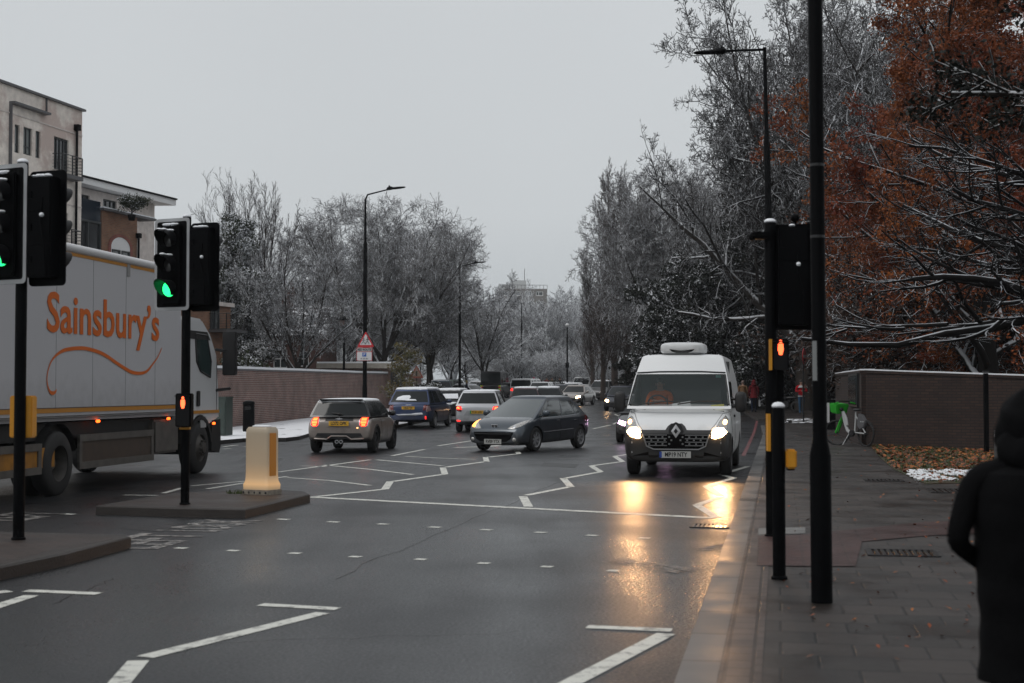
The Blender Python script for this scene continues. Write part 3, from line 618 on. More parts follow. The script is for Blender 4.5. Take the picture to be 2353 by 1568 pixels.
# tower block on the skyline
ty = 420; tx0, tx1 = XY(1146, ty), XY(1258, ty); tz = zat(662, ty)
t7 = thing('tower_block', 'distant pale tower block with rows of windows rising above the far wood', 'building', (tx0, ty, 0), R(6))
WT = tx1-tx0
f = MB(); ops = []
for s in range(9):
    for k in range(4):
        x = WT*(.06+.235*k); z = tz-2.1-s*2.9; ops.append((x, x+WT*.15, z, z+1.3))
facade(f, 0, WT, tz, ops, dep=.3); f.add([(0, 0, 0), (WT, 0, 0), (WT, 12, 0), (0, 12, 0), (0, 0, tz), (WT, 0, tz), (WT, 12, tz), (0, 12, tz)], [(1, 2, 6, 5), (2, 3, 7, 6), (3, 0, 4, 7), (4, 5, 6, 7)])
f.build('wall', mat('tower_concrete', (.20, .185, .175), .9, var=.1, vscale=.3), t7)
for o_ in ops: window(t7, *o_, (.4,), (), y=.2, fm=WHITE, fw=.18)
z8 = zat(641, ty); zz8 = zat(650, ty)
f = MB(); f.box((WT*.45, 6, (tz+z8)/2), (WT*.28, 6, z8-tz)); f.box((WT*.14, 6, (tz+zz8)/2), (WT*.2, 5, zz8-tz)); f.build('roof_plant', mat('white_cladding', (.55, .56, .56), .7), t7)
f = MB()
for k, x in enumerate((.26, .3, .34, .56)): f.tube([(WT*x, 4, tz), (WT*x, 4, tz+5+1.3*(k % 2))], .09, 5)
f.build('antennas', METAL, t7)
f = MB()
for t in np.linspace(0, 1, 14): f.tube([(WT*t, 0, tz), (WT*t, 0, tz+1.1)], .05, 4)
f.tube([(0, 0, tz+1.1), (WT, 0, tz+1.1)], .06, 4); f.build('roof_rail', METAL, t7)

def long_wall(name, label, pts, tops, m, thick=.33, cap=COPE, sn=1.0):
    """wall through ground points with given top heights"""
    for i in range(1): pass
    a, b = Vector((*pts[0], 0)), Vector((*pts[1], 0)); u = b-a; L = u.length; ang = math.atan2(u.y, u.x)
    t = thing(name, label, 'wall', a, ang); n = 14; w = MB(); c = MB(); s = MB()
    def prof(k): p = a.lerp(b, k/n); return gz(p.y)-.05, tops[0]+(tops[1]-tops[0])*k/n
    for k in range(n):
        (g0, z0), (g1, z1) = prof(k), prof(k+1); x0, x1 = L*k/n, L*(k+1)/n
        for M_, y0, y1, lo, hi in ((w, -thick/2, thick/2, None, 0), (c, -thick/2-.03, thick/2+.03, 0, .07), (s, -thick/2-.045*sn, thick/2+.045*sn,  .07, .07+.095*sn)):
            l0 = g0 if lo is None else z0+lo; l1 = g1 if lo is None else z1+lo
            M_.add([(x0, y0, l0), (x1, y0, l1), (x1, y1, l1), (x0, y1, l0), (x0, y0, z0+hi), (x1, y0, z1+hi), (x1, y1, z1+hi), (x0, y1, z0+hi)],
                   [(0, 1, 5, 4), (2, 3, 7, 6), (4, 5, 6, 7)]+([(3, 0, 4, 7)] if k == 0 else [])+([(1, 2, 6, 5)] if k == n-1 else [])+([(0, 3, 2, 1)] if lo is not None else []))
    w.build('brickwork', m, t); c.build('coping', cap, t)
    sb = s.build('snow_cap', SNOW, t)
    for v in sb.data.vertices: v.co.z += .018*noise.noise(Vector((v.co.x*1.3, v.co.y*3, 1)))
    return t
long_wall('brick_wall', 'long reddish brick wall with a snow-topped coping along the left pavement', [(XY(440, 50.5), 50.5), (XY(962, 98), 98)], (zat(841, 51)-.12, zat(858, 98)-.12), BRL)
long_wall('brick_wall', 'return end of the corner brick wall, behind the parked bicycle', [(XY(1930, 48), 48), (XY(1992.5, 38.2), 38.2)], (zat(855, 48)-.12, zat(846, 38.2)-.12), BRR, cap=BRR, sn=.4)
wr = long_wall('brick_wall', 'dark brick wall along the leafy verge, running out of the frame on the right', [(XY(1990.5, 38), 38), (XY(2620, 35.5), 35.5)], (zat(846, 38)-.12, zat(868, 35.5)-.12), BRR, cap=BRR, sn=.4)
pa = Vector((XY(1992, 38.2)-.16, 38.4, 0))
nb = thing('notice_board', 'dark glazed notice board fixed to the wall end above the parked bicycle', 'notice board', at(1974, 900, 40.8)-Vector((.18, 0, 0)), wr.rotation_euler.z+R(-82))
nb.location = Vector((9.88-.20, 40.3, zat(896, 40.3))); nb.rotation_euler = (0, 0, math.atan2(38.2-48, XY(1992.5, 38.2)-XY(1930, 48)))
f = MB(); f.box((0, 0, 0), (2.9, .08, .92)); f.build('frame', METAL, nb, bevel=.01); MB().box((0, -.05, 0), (2.7, .02, .8)).build('glazed_panel', mat('board_glass', (.02, .035, .04), .1), nb)
# hoarding and fence of the far right
hb = thing('white_hoarding', 'pale plain board standing behind the two pedestrians under the trees', 'hoarding', (XY(1740, 92), 92, gz(92)), 0)
f = MB(); f.box((0, 0, 1.75), (2.0, .05, 1.5)); f.build('board', mat('pale_board', (.30, .31, .32), .6), hb); f = MB(); [f.box((s*.95, .06, 1.2), (.08, .08, 2.4)) for s in (-1, 1)]; f.build('posts', METAL, hb)
fe = thing('timber_fence', 'brown close-board fence behind the people at the far kerb', 'fence', (XY(1375, 132), 132, gz(132)), R(-4))
f = MB()
for i in range(34): f.box((i*.15, 0, .75), (.14, .02, 1.5+.03*(i % 3)))
f.build('boards', mat('fence_wood', (.09, .075, .062), .8, var=.3), fe)
f = MB(); [f.box((i*1.65, .05, .75), (.1, .08, 1.6)) for i in range(4)]; f.build('posts', mat('fence_wood', (.09,)*3), fe)

# ------------------------------------------------------------------ street furniture
GREYB = mat('grey_border', (.34, .35, .36), .5, var=.08)
YEL = mat('yellow_plastic', (.62, .27, .012), .45, var=.12)
VIS = mat('visor_black', (.005, .005, .006), .5, spec=.2)
LENS = mat('dark_lens', (.03, .03, .03), .1, spec=.8)
GREEN = glow('green_lamp', (.02, 1.0, .22), 2.6)
RED = glow('red_lamp', (1.0, .10, .03), 4.0)
def rrect(w, h, r, n=5):
    p = []
    for cx, cz, a0 in ((w/2-r, h/2-r, 0), (-w/2+r, h/2-r, 90), (-w/2+r, -h/2+r, 180), (w/2-r, -h/2+r, 270)):
        for k in range(n): a = R(a0+90*k/(n-1)); p.append((cx+r*math.cos(a), cz+r*math.sin(a)))
    return p
def flat_text_man(mb, s, y):                  # standing figure pictogram
    mb.ball((0, y, .42*s), (.1*s, .01, .1*s), 10, 6); mb.box((0, y, .08*s), (.26*s, .012, .48*s)); mb.box((0, y, -.32*s), (.18*s, .012, .4*s))
def signal_head(par, x, z, yaw, lit=None, border=True, w=.58, h=1.23, snow=True):
    M = Matrix.Rotation(yaw, 3, 'Z')
    f = MB(); f.box((0, .08, 0), (.30, .2, 1.02)); f.prism(rrect(.34, 1.08, .06), 'y', -.02, .02)
    hd = f.build('signal_head', BLACK, par, bevel=.012); hd.location = (x, 0, z); hd.rotation_euler.z = yaw
    f = MB(); f.prism(rrect(w, h, .05), 'y', .03, .045); f.build('backing_board', BLACK, hd)
    if border:
        o = rrect(w, h, .05); i = rrect(w-.085, h-.085, .03); f = MB(); n = len(o)
        for k in range(n):
            j = (k+1) % n; f.add([(o[k][0], .022, o[k][1]), (o[j][0], .022, o[j][1]), (i[j][0], .022, i[j][1]), (i[k][0], .022, i[k][1]), (o[k][0], .03, o[k][1]), (o[j][0], .03, o[j][1])], [(0, 1, 2, 3), (0, 4, 5, 1)])
        f.build('board_border', GREYB, hd, fix=False)
    for q, zz_ in enumerate((.33, 0, -.33)):
        f = MB(); f.lathe([(.0, -.03), (.06, -.04), (.1, -.025), (.105, -.0)], 20, 'y', (0, -.015, zz_))
        on = lit is not None and q == lit
        f.build('lamp_lens', GREEN if on else LENS, hd, smooth=True)
        f = MB(); n = 14; L = .25                          # hood: open at the lower quarter, cut back towards the bottom
        rings = []
        for rad in (.118, .112):
            for yy, fl in ((-.02, 0), (-.02-L, 1)):
                for k in range(n+1):
                    a = R(-48)+R(276)*k/n; c = math.sin(a)
                    y_ = yy if not fl else -.02-L*(.30+.70*max(0, (c+.75)/1.75)); rings.append((rad*math.cos(a), y_, zz_+rad*math.sin(a)))
        m_ = n+1; fs = []
        for k in range(n): fs += [(k, k+1, m_+k+1, m_+k), (2*m_+k, 3*m_+k, 3*m_+k+1, 2*m_+k+1), (m_+k, m_+k+1, 3*m_+k+1, 3*m_+k)]
        f.add(rings, fs); f.build('hood', VIS, hd, smooth=True)
        if snow and border and q < 2:
            f = MB(); rs_ = random.Random(q)
            for k in range(8): f.ball((rs_.uniform(-.06, .06), -.04-.2*k/8, zz_+.118), (.045, .03, .018), 8, 4)
            f.build('snow', SNOW, hd, smooth=True)
    f = MB()
    rs_ = random.Random(int(x*100)+7)
    for k in range(9 if snow else 1): f.ball((rs_.uniform(-.12, .12), .1 if not border else .0, .53+(0 if not border else .0)), (.035, .05, .015+.01*rs_.random()), 8, 4)
    if not border:
        f.ball((-.05, .19, .12), (.025, .03, .025), 8, 4)
        g_ = MB(); [g_.box((.10, .185, q_), (.035, .02, .07)) for q_ in (-.33, 0, .33)]; [g_.box((0, .182, q_), (.28, .012, .012)) for q_ in (-.17, .17)]; g_.tube([(-.1, .19, -.5), (-.1, .21, -.2), (-.04, .20, .05), (-.05, .18, .3)], .009, 6); g_.build('hinges_and_cable', BLACK, hd)
    f.build('snow', SNOW, hd, smooth=True)
    return hd
def ped_head(par, x, y, z, yaw=0, w=.21, h=.44, yel=False):
    f = MB(); f.box((0, 0, 0), (w, .14, h)); b = f.build('pedestrian_head', BLACK, par, bevel=.012); b.location = (x, y, z); b.rotation_euler.z = yaw
    f = MB(); s = .15; zz_ = h*.22
    f.ball((0, -.078, zz_+s*.42), (s*.12, .008, s*.12), 12, 6); f.prism([(-s*.17, zz_+s*.27), (s*.17, zz_+s*.27), (s*.2, zz_-.02), (s*.1, zz_-.5*s), (-s*.1, zz_-.5*s), (-s*.2, zz_-.02)], 'y', -.084, -.072)
    f.build('red_man', RED, b)
    f = MB(); f.prism([(p[0], p[1]-.02) for p in rrect(w*.82, h*.86, .02)], 'y', -.0745, -.071); f.build('lamp_face', VIS, b)
    f = MB(); f.box((0, -.1, h*.42), (w*.9, .08, .012)); f.build('visor', VIS, b)
    if yel: f = MB(); f.box((-w/2-.014, .0, 0), (.026, .15, h)); f.build('yellow_side', YEL, b)
    return b
def pole(par, ztop, r=.057, base=None, name='pole', cap=True, z0=-.02):
    f = MB()
    if base: f.lathe([(base[0], z0), (base[0], base[1]), (r, base[1]+.12), (r, ztop), (r*.9, ztop+.015), (0, ztop+.02)], 20)
    else: f.lathe([(r*1.25, z0), (r*1.25, .02), (r, .03), (r, ztop), (r*.9, ztop+.015), (0, ztop+.02)], 20)
    p = f.build(name, BLACK, par, smooth=True)
    if cap: f = MB(); f.ball((0, 0, ztop+.02), (r*1.05, r*1.05, .035), 12, 6); f.build('snow', SNOW, p, smooth=True)
    return p
def spot(x, Y, h=0): return (XY(x, Y), Y, gz(Y)+h)
# A: near island, left edge
sA = thing('traffic_signal', 'signal on the near island at the left edge, yellow unit low on its pole', 'traffic light', spot(47, 14.5, .12), 0, 'traffic signals of the crossing')
pole(sA, zat(378, 14.5)-.12+.02); zA = zat(513, 14.5)-.12
signal_head(sA, XY(4, 14.5)-XY(47, 14.5), zA, R(-26), 2); signal_head(sA, XY(112, 14.5)-XY(47, 14.5), zat(524, 14.5)-.12, R(180-22), None, False, .46, 1.18)
f = MB(); f.box((0, .1, zat(957, 14.5)-.12), (.23, .16, .43)); f.build('push_button_unit', YEL, sA, bevel=.012)
f = MB(); [f.tube([(-.02, 0, zA+d), (-.2, .06, zA+d)], .018, 6) for d in (-.5, .5)]; [f.tube([(.02, 0, zA+d), (.28, -.0, zA+d)], .018, 6) for d in (-.5, .48)]; f.build('bracket', BLACK, sA)
# B: bollard island
sB = thing('traffic_signal', 'signal on the bollard island showing green, with a red man lamp on its pole', 'traffic light', spot(427, 18.9, .12), 0, 'traffic signals of the crossing')
pole(sB, zat(499, 18.9)-.12); zB = zat(606, 18.9)-.12
signal_head(sB, XY(390, 18.9)-XY(427, 18.9), zB, R(-26), 2); signal_head(sB, XY(473, 18.9)-XY(427, 18.9), zat(613, 18.9)-.12, R(180-22), None, False, .44, 1.18)
ped_head(sB, XY(428.5, 18.9)-XY(427, 18.9), -.1, zat(941, 18.9)-.12, R(-4))
f = MB(); f.box((0, -.02, zat(983, 18.9)-.12), (.13, .1, .03)); f.build('yellow_band', YEL, sB)
f = MB(); [f.tube([(-.02, 0, zB+d), (-.18, .06, zB+d)], .018, 6) for d in (-.5, .5)]; [f.tube([(.02, 0, zB+d), (.24, -.0, zB+d)], .018, 6) for d in (-.5, .48)]; f.build('bracket', BLACK, sB)
# C: right-hand kerb
sC = thing('traffic_signal', 'unlit rear of a black signal on the right pavement, pedestrian lamp showing a red man', 'traffic light', spot(1771, 14.8, .12), 0, 'traffic signals of the crossing')
pole(sC, zat(512, 14.8)-.12, .062)
signal_head(sC, XY(1822, 14.8)-XY(1771, 14.8), zat(636, 14.8)-.12, R(180-8), None, False, .44, 1.1, snow=False)
ped_head(sC, XY(1787, 14.8)-XY(1771, 14.8), -.12, zat(815, 14.8)-.12, R(-6), .17, .32, True)
f = MB(); f.tube([(-.02, 0, zat(541, 14.8)-.12), (-.06, -.02, zat(541, 14.8)-.12)], .02, 6); f.box((-.09, -.02, zat(541, 14.8)-.12), (.2, .12, .075)); f.ball((-.19, -.03, zat(543, 14.8)-.12), (.04, .06, .045)); f.build('detector', BLACK, sC, bevel=.01)
f = MB(); f.tube([(.24, 0, zat(520, 14.8)-.14), (.26, 0, zat(503, 14.8)-.12)], .02, 6); f.ball((.26, 0, zat(499, 14.8)-.12), (.05, .07, .045)); f.build('top_camera', BLACK, sC)
f = MB(); f.box((-.045, -.07, zat(992, 14.8)-.12), (.03, .11, .385)); f.build('yellow_strip', YEL, sC)
f = MB(); f.box((.09, .04, zat(800, 14.8)-.9), (.08, .1, 1.3)); f.build('cable_box', BLACK, sC)
# push-button post in front of it
pb = thing('push_button_post', 'short black post with a yellow push-button box, in front of the right signal', 'post', spot(1787, 11.5, .12), 0)
pole(pb, zat(938, 11.5)-.12, .052)
f = MB(); f.box((.095, 0, zat(1053, 11.5)-.12), (.085, .13, .155)); f.build('push_button_box', YEL, pb, bevel=.014); f = MB(); f.box((.095, .0, zat(1053, 11.5)-.12-.085), (.05, .08, .015)); f.build('box_base', BLACK, pb)
# the tall dark column in the foreground
fc = thing('lamp_column', 'thick black column nearest the camera, rising out of the top of the frame', 'lamp post', spot(1884, 10.26, .12), R(0))
fc.rotation_euler = (0, R(-.25), 0)
pole(fc, 8.2, .052, (.076, 1.05), 'column')
f = MB(); f.lathe([(.0535, 3.14), (.054, 3.15), (.0535, 3.16)], 16); f.lathe([(.0535, 2.62), (.054, 2.63), (.0535, 2.64)], 16); f.build('joint_ring', METAL, fc)
f = MB()
for k in range(5):
    a = R(196+9*k); a2 = R(196+9*(k+1)); z0, z1 = zat(874, 10.26)-.12, zat(783, 10.26)-.12
    f.add([(.054*math.cos(a), .054*math.sin(a), z0), (.054*math.cos(a2), .054*math.sin(a2), z0), (.054*math.cos(a2), .054*math.sin(a2), z1), (.054*math.cos(a), .054*math.sin(a), z1)], [(0, 1, 2, 3)])
f.build('number_plate', mat('grey_sticker', (.2, .21, .21), .5), fc)
f = MB(); f.tube([(0, 0, 8.2), (0, 0, 8.5), (-.3, .1, 8.7), (-1.4, .3, 8.78)], [.04, .04, .035, .03], 8); f.build('arm', BLACK, fc, smooth=True)
f = MB(); f.ball((-1.7, .36, 8.78), (.34, .13, .05), 14, 6, pw=.8); f.build('luminaire', BLACK, fc, smooth=True)
# street lamps
def street_lamp(x, Y, ytop, arm, label, ylo=None, tilt=0, r=.09, group='street lamps along the road', up=.25, h0=0.0, side=1, sharp=False):
    z = zat(ytop, Y)-gz(Y)-h0
    t = thing('street_lamp', label, 'street lamp', (XY(x, Y), Y, gz(Y)+h0), 0, group); t.rotation_euler = (0, tilt, 0)
    zl = z-1.0
    f = MB(); f.lathe([(r*1.15, 0), (r*1.15, 1.5), (r, 1.6), (r*.9, zl*.85), (r*.6, zl*.86), (r*.5, zl)], 14); f.build('column', BLACK, t, smooth=True)
    d = Vector((math.cos(R(20)), -math.sin(R(20)), 0))*arm
    f = MB()
    if sharp: f.tube([(0, 0, zl-.1), (0, 0, z-.02)], r*.5, 8); f.tube([(0, 0, z-.07), d*.7+Vector((0, 0, z-.0))], r*.36, 8)
    else: f.tube([(0, 0, zl-.1), (0, 0, z-up-.2), d*.06+Vector((0, 0, z-up)), d*.25+Vector((0, 0, z-up*.75)), d*.6+Vector((0, 0, z-up*.3))], [r*.5, r*.42, r*.4, r*.36, r*.33], 8)
    f.build('arm', BLACK, t, smooth=True)
    f = MB(); ax = d.normalized(); M = Matrix.Rotation(math.atan2(ax.y, ax.x), 3, 'Z') @ Matrix.Rotation(R(-3), 3, 'Y')
    L = abs(arm)*.26
    f.ball(tuple(d*.82+Vector((0, 0, z-up*.12))), (L, .13, .045), 14, 6, M, pw=.8); f.ball(tuple(d*.66+Vector((0, 0, z-up*.1))), (.16, .11, .08), 10, 6, M); f.ball(tuple(d*.64+Vector((0, 0, z+.06))), (.04, .04, .05), 8, 4)
    lu = f.build('luminaire', BLACK, t, smooth=True)
    return t
l1 = street_lamp(838, 60.6, 432, 1.75, 'tall black lamp post by the long wall carrying the red triangle sign', h0=.12)
street_lamp(1056, 98, 602, 1.8, 'lamp post on the snowy verge, arm to the right, left of the dark van', h0=.12)
street_lamp(1198, 151, 691, -1.7, 'distant lamp post with its arm to the left, below the tower block', up=.12)
street_lamp(966, 150, 690, 1.2, 'thin distant post at the end of the long wall, in front of the trees', r=.08, up=.1)
street_lamp(1412, 150, 690, .5, 'thin distant post in front of the tall poplars', r=.08, up=.1)
l9 = street_lamp(1777, 33, 101, -1.58, 'tall lamp post at the right with its arm reaching left over the road', tilt=R(-1.0), r=.085, up=.06, h0=.12, sharp=True)
f = MB(); f.ball((-1.15, .45, 9.42), (.3, .12, .035), 10, 6); 
street_lamp(1768, 90, 496, -1.55, 'lamp post arm just showing to the left of the dark right signal', up=.12, r=.08)
t = thing('globe_lamp', 'slim dark post topped by a pale globe in front of the far wood', 'street lamp', spot(1303, 140), 0)
f = MB(); zt = zat(750, 140)-gz(140); f.lathe([(.2, 0), (.2, 1), (.09, 1.2), (.07, zt)], 10); f.box((0, 0, 3.1), (.35, .3, .5)); f.build('column', BLACK, t); f = MB(); f.ball((0, 0, zt+.15), .2); f.build('globe', mat('opal_globe', (.6, .6, .6), .3), t, smooth=True)
t = thing('lantern_lamp', 'old-style lantern lamp post with a swan neck behind the long wall', 'street lamp', spot(790, 80), 0)
zt = zat(752, 80)-gz(80)
f = MB(); f.lathe([(.12, 0), (.12, 2), (.07, 2.2), (.06, zt)], 10); f.tube([(0, 0, zt-.8), (.6, 0, zt), (.75, 0, zt+.6), (.3, 0, zt+1.0), (-.15, 0, zt+.95)], .03, 6); f.build('column', BLACK, t)
f = MB(); f.lathe([(.02, zt+1.15), (.05, zt+.9), (.1, zt+.75), (.32, zt+.45), (.33, zt+.4), (.0, zt+.4)], 12, c=(-.15, 0, 0)); lh = f.build('lantern_hood', BLACK, t); f = MB(); f.lathe([(.2, zt+.4), (.16, zt+.15), (0, zt+.08)], 12, c=(-.15, 0, 0)); f.build('lantern_glass', mat('lantern_glass', (.3, .22, .2), .2), lh, smooth=True)
# warning sign and red-route plate on the lamp post
WS = mat('sign_white', (.62, .62, .63), .4); RS = mat('sign_red', (.50, .018, .025), .35); BS = mat('sign_blue', (.02, .10, .42), .35); KS = mat('sign_black', (.01, .01, .01), .5); GB = mat('sign_back', (.12, .12, .125), .5)
def tri(w, h, z0, r=.05, n=4):
    P_ = [Vector((0, z0+h)), Vector((-w/2, z0)), Vector((w/2, z0))]; out = []
    for i in range(3):
        p, a, b = P_[i], P_[i-1], P_[(i+1) % 3]; da = (a-p).normalized(); db = (b-p).normalized()
        s_, e_ = p+da*r*1.6, p+db*r*1.6
        for k in range(n+1): t_ = k/n; q = s_*(1-t_)**2+p*2*t_*(1-t_)+e_*t_**2; out.append((q.x, q.y))
    return out
sg = thing('warning_sign', 'red-edged triangle with two running children on the tall lamp post by the wall', 'road sign', (XY(840, 60.4), 60.38, gz(60)+.12), 0)
z0 = zat(797, 60.4)-gz(60)-.12; tw, th_ = .74, .68
f = MB(); f.prism(tri(tw, th_, z0), 'y', -.02, 0); f.build('red_border', RS, sg); f = MB(); f.prism(tri(tw*.70, th_*.70, z0+.09, .03), 'y', -.025, -.019); f.build('white_face', WS, sg)
f = MB()
for ox, s_ in ((-.09, .85), (.075, 1.0)):
    c = z0+.12; 
    f.ball((ox+.01, -.028, c+.29*s_), (.028*s_, .004, .032*s_), 10, 5)
    for pts in ([(ox+.01, c+.26*s_), (ox-.01, c+.13*s_)], [(ox-.01, c+.13*s_), (ox-.06, c+.07*s_), (ox-.09, c)], [(ox-.01, c+.13*s_), (ox+.05, c+.07*s_), (ox+.07, c)], [(ox+.01, c+.24*s_), (ox+.07, c+.17*s_)], [(ox+.01, c+.24*s_), (ox-.06, c+.18*s_)]):
        f.tube([(p[0], -.028, p[1]) for p in pts], .013*s_, 6)
f.build('running_children', KS, sg); f = MB(); f.prism(tri(tw*.98, th_*.98, z0+.005), 'y', .0, .012); f.build('sign_back', GB, sg)
rp = thing('parking_sign', 'white red-route parking plate with a blue P under the triangle sign', 'road sign', (XY(837, 60.4), 60.38, gz(60)+.12), 0)
zc_ = zat(813, 60.4)-gz(60)-.12
f = MB(); f.prism([(p[0], p[1]+zc_) for p in rrect(.66, .56, .03)], 'y', -.02, 0); f.build('red_edge', RS, rp)
f = MB(); f.prism([(p[0], p[1]+zc_-.09) for p in rrect(.62, .35, .02)], 'y', -.026, -.018); f.build('white_face', WS, rp); f = MB(); f.prism([(p[0], p[1]+zc_+.185) for p in rrect(.62, .15, .02)], 'y', -.026, -.018); f.build('header_face', mat('sign_grey', (.42, .43, .42), .4), rp)
text('header_text', 'RED ROUTE', .125, KS, rp, (0, -.03, zc_+.185), sx=.85, off=.004)
f = MB(); f.box((0, -.03, zc_-.02), (.17, .01, .17)); f.build('blue_square', BS, rp); text('parking_letter', 'P', .17, WS, rp, (0, -.04, zc_-.02), off=.003); f = MB(); [f.box((-.15+.033*k, -.03, zc_-.195), (.02, .01, .03+.012*((k*5) % 3))) for k in range(10) if k not in (2, 6)]; f.build('small_print', KS, rp)
t = thing('roadworks_sign', 'small orange-edged triangular sign leaning above the wall by the parked cars', 'road sign', spot(957, 88), R(-8))
z0 = zat(868, 88)-gz(88); f = MB(); f.prism(tri(.9, .8, z0), 'y', -.02, 0); f.build('border', mat('sign_orange_red', (.22, .05, .03), .4), t); f = MB(); f.prism(tri(.62, .55, z0+.1, .03), 'y', -.026, -.019); f.build('face', mat('sign_dull', (.22, .16, .12), .5), t)
f = MB(); f.box((0, -.03, z0+.28), (.09, .01, .3)); f.build('symbol', KS, t); f = MB(); f.tube([(0, .03, 0), (0, .03, z0+.2)], .03, 6); f.build('post', METAL, t)
t = thing('no_entry_sign', 'round red no-entry sign with a white bar, turned edgewise beside the right column', 'road sign', spot(1847, 60), R(66))
z0 = zat(818, 60)-gz(60); f = MB(); f.lathe([(0, -.02), (.34, -.02), (.34, 0), (0, 0)], 28, 'y', (0, 0, z0)); f.build('red_disc', RS, t); f = MB(); f.box((0, -.026, z0), (.5, .012, .11)); f.build('white_bar', WS, t); f = MB(); f.tube([(0, .04, 0), (0, .04, z0+.3)], .035, 8); f.build('post', METAL, t)
# illuminated keep-left bollard
bo = thing('illuminated_bollard', 'cream lit bollard glowing from its base on the island, amber panel on its side', 'bollard', spot(603, 20.8, .12), R(-28))
BOL = bpy.data.materials.new('bollard_shell'); n_, l_, b_ = nt(BOL); b_.inputs['Base Color'].default_value = (.50, .43, .33, 1); b_.inputs['Roughness'].default_value = .4; b_.inputs['Emission Color'].default_value = (1, .50, .13, 1)
tc_ = n_.new('ShaderNodeTexCoord'); sp_ = n_.new('ShaderNodeSeparateXYZ'); l_.new(tc_.outputs['Object'], sp_.inputs[0]); r_ = n_.new('ShaderNodeValToRGB'); l_.new(sp_.outputs['Z'], r_.inputs[0])
cr_ = r_.color_ramp; cr_.elements[0].position = .06; cr_.elements[0].color = (.10,)*3+(1,); cr_.elements[1].position = .95; cr_.elements[1].color = (.015,)*3+(1,)
for p_, v_ in ((.15, .42), (.24, .22), (.45, .07)): e_ = cr_.elements.new(p_); e_.color = (v_,)*3+(1,)
l_.new(r_.outputs[0], b_.inputs['Emission Strength'])
f = MB(); prof = [(.47, .32, .06), (.475, .33, .14), (.43, .29, .20), (.42, .28, .3), (.42, .28, .88), (.41, .27, .94), (.37, .23, .975)]
vs = []; N = 20
for w_, d_, z_ in prof: vs += [(p[0], p[1], z_) for p in rrect(w_, d_, .05)]
f.add(vs, [(j*N+k, j*N+(k+1) % N, (j+1)*N+(k+1) % N, (j+1)*N+k) for j in range(len(prof)-1) for k in range(N)]+[tuple(range((len(prof)-1)*N, len(prof)*N))])
f.build('shell', BOL, bo, smooth=True)
f = MB(); f.prism(rrect(.5, .35, .05), 'z', -.02, .07); f.build('base_plate', mat('bollard_base', (.25, .22, .18), .7, var=.3, vscale=20), bo)
f = MB(); f.box((.212, -.02, .58), (.012, .15, .62)); f.build('amber_panel', mat('amber_panel', (.38, .15, .015), .3, emit=(1, .36, .03), es=.07), bo, bevel=.004)
f = MB(); [f.ball((-.2+.1*i, -.172, .03), (.02, .01, .02), 6, 4) for i in range(5)]; f.build('bolts', METAL, bo)
f = MB(); f.ball((0, 0, .985), (.17, .1, .02), 14, 6); f.build('snow', SNOW, bo, smooth=True)
f = MB(); rr_ = random.Random(3)
bx = spot(588, 21.0, .12)
for i in range(160):
    a = rr_.random()*6.28; q = rr_.random()*.35; x_, y_ = bx[0]+q*math.cos(a)-.1, bx[1]-.12+q*.35*math.sin(a); h_ = .03+.05*rr_.random(); f.add([(x_-.008, y_, .118), (x_+.008, y_, .118), (x_+rr_.uniform(-.04, .04), y_+rr_.uniform(-.03, .03), .118+h_)], [(0, 1, 2)])
tag(f.build('moss_tuft', mat('moss', (.05, .07, .015), .8), fix=False), 'tuft of moss and grass at the foot of the lit bollard', 'moss', None, 'stuff')
# bin, cabinet, posts
t = thing('litter_bin', 'black round-topped bin on the snowy pavement by the long wall', 'bin', spot(572, 50.0, .12), 0)
f = MB(); f.lathe([(.2, 0), (.21, .05), (.2, .95), (.215, .96), (.2, 1.04), (.1, 1.08), (0, 1.09)], 18); f.build('body', BLACK, t, smooth=True); f = MB(); f.box((0, -.19, .82), (.22, .04, .12)); f.build('opening', mat('pit_black', (0,)*3), t)
t = thing('utility_cabinet', 'green steel utility cabinet behind the lorry cab, against the brick wall', 'cabinet', spot(514, 46, .12), R(-14))
f = MB(); f.box((0, 0, .62), (.42, .5, 1.2)); f.box((0, 0, 1.24), (.46, .54, .05)); f.build('body', mat('cabinet_green', (.03, .045, .038), .5, var=.2), t, bevel=.01); f = MB(); f.box((.02, -.26, .62), (.3, .02, 1.05)); f.build('door', mat('cabinet_green', (0,)*3), t)
t = thing('steel_bollard', 'slim grey steel post at the right of the leafy verge', 'bollard', spot(2288, 29, .12), 0)
pb_ = MB().lathe([(.055, 0), (.055, zat(990, 29)-.12), (.05, zat(988, 29)-.12), (0, zat(987, 29)-.12)], 16).build('post', mat('galvanised', (.16, .16, .165), .35, metal=.6), t, smooth=True)
MB().lathe([(.057, zat(1003, 29)-.12), (.058, zat(996, 29)-.12)], 16).build('band', WS, pb_)
t = thing('dark_post', 'dark square post standing against the right brick wall', 'post', spot(2264, 33.5, .12), 0)
MB().box((0, 0, .95), (.1, .1, 1.9)).build('shaft', BLACK, t, bevel=.01); MB().box((0, 0, 1.93), (.13, .13, .05)).build('post_cap', METAL, t)
t = thing('litter_bin', 'black bin with a white label in the shade left of the corner wall', 'bin', spot(1908, 52, .12), R(-20))
f = MB(); f.box((0, 0, .55), (.5, .5, 1.1), taper=1.0); f.box((0, 0, 1.18), (.56, .56, .12)); f.build('body', BLACK, t, bevel=.02); f = MB(); f.box((-.12, -.262, .62), (.2, .015, .72)); f.build('white_label', WS, t)
t = thing('information_sign', 'blue information sign on two blue posts behind the corner wall', 'sign', spot(1958, 56, .12), R(8)); t.name = 'information_sign'
zt_, zb_ = zat(833, 56)-gz(56)-.12, zat(990, 56)-gz(56)-.12
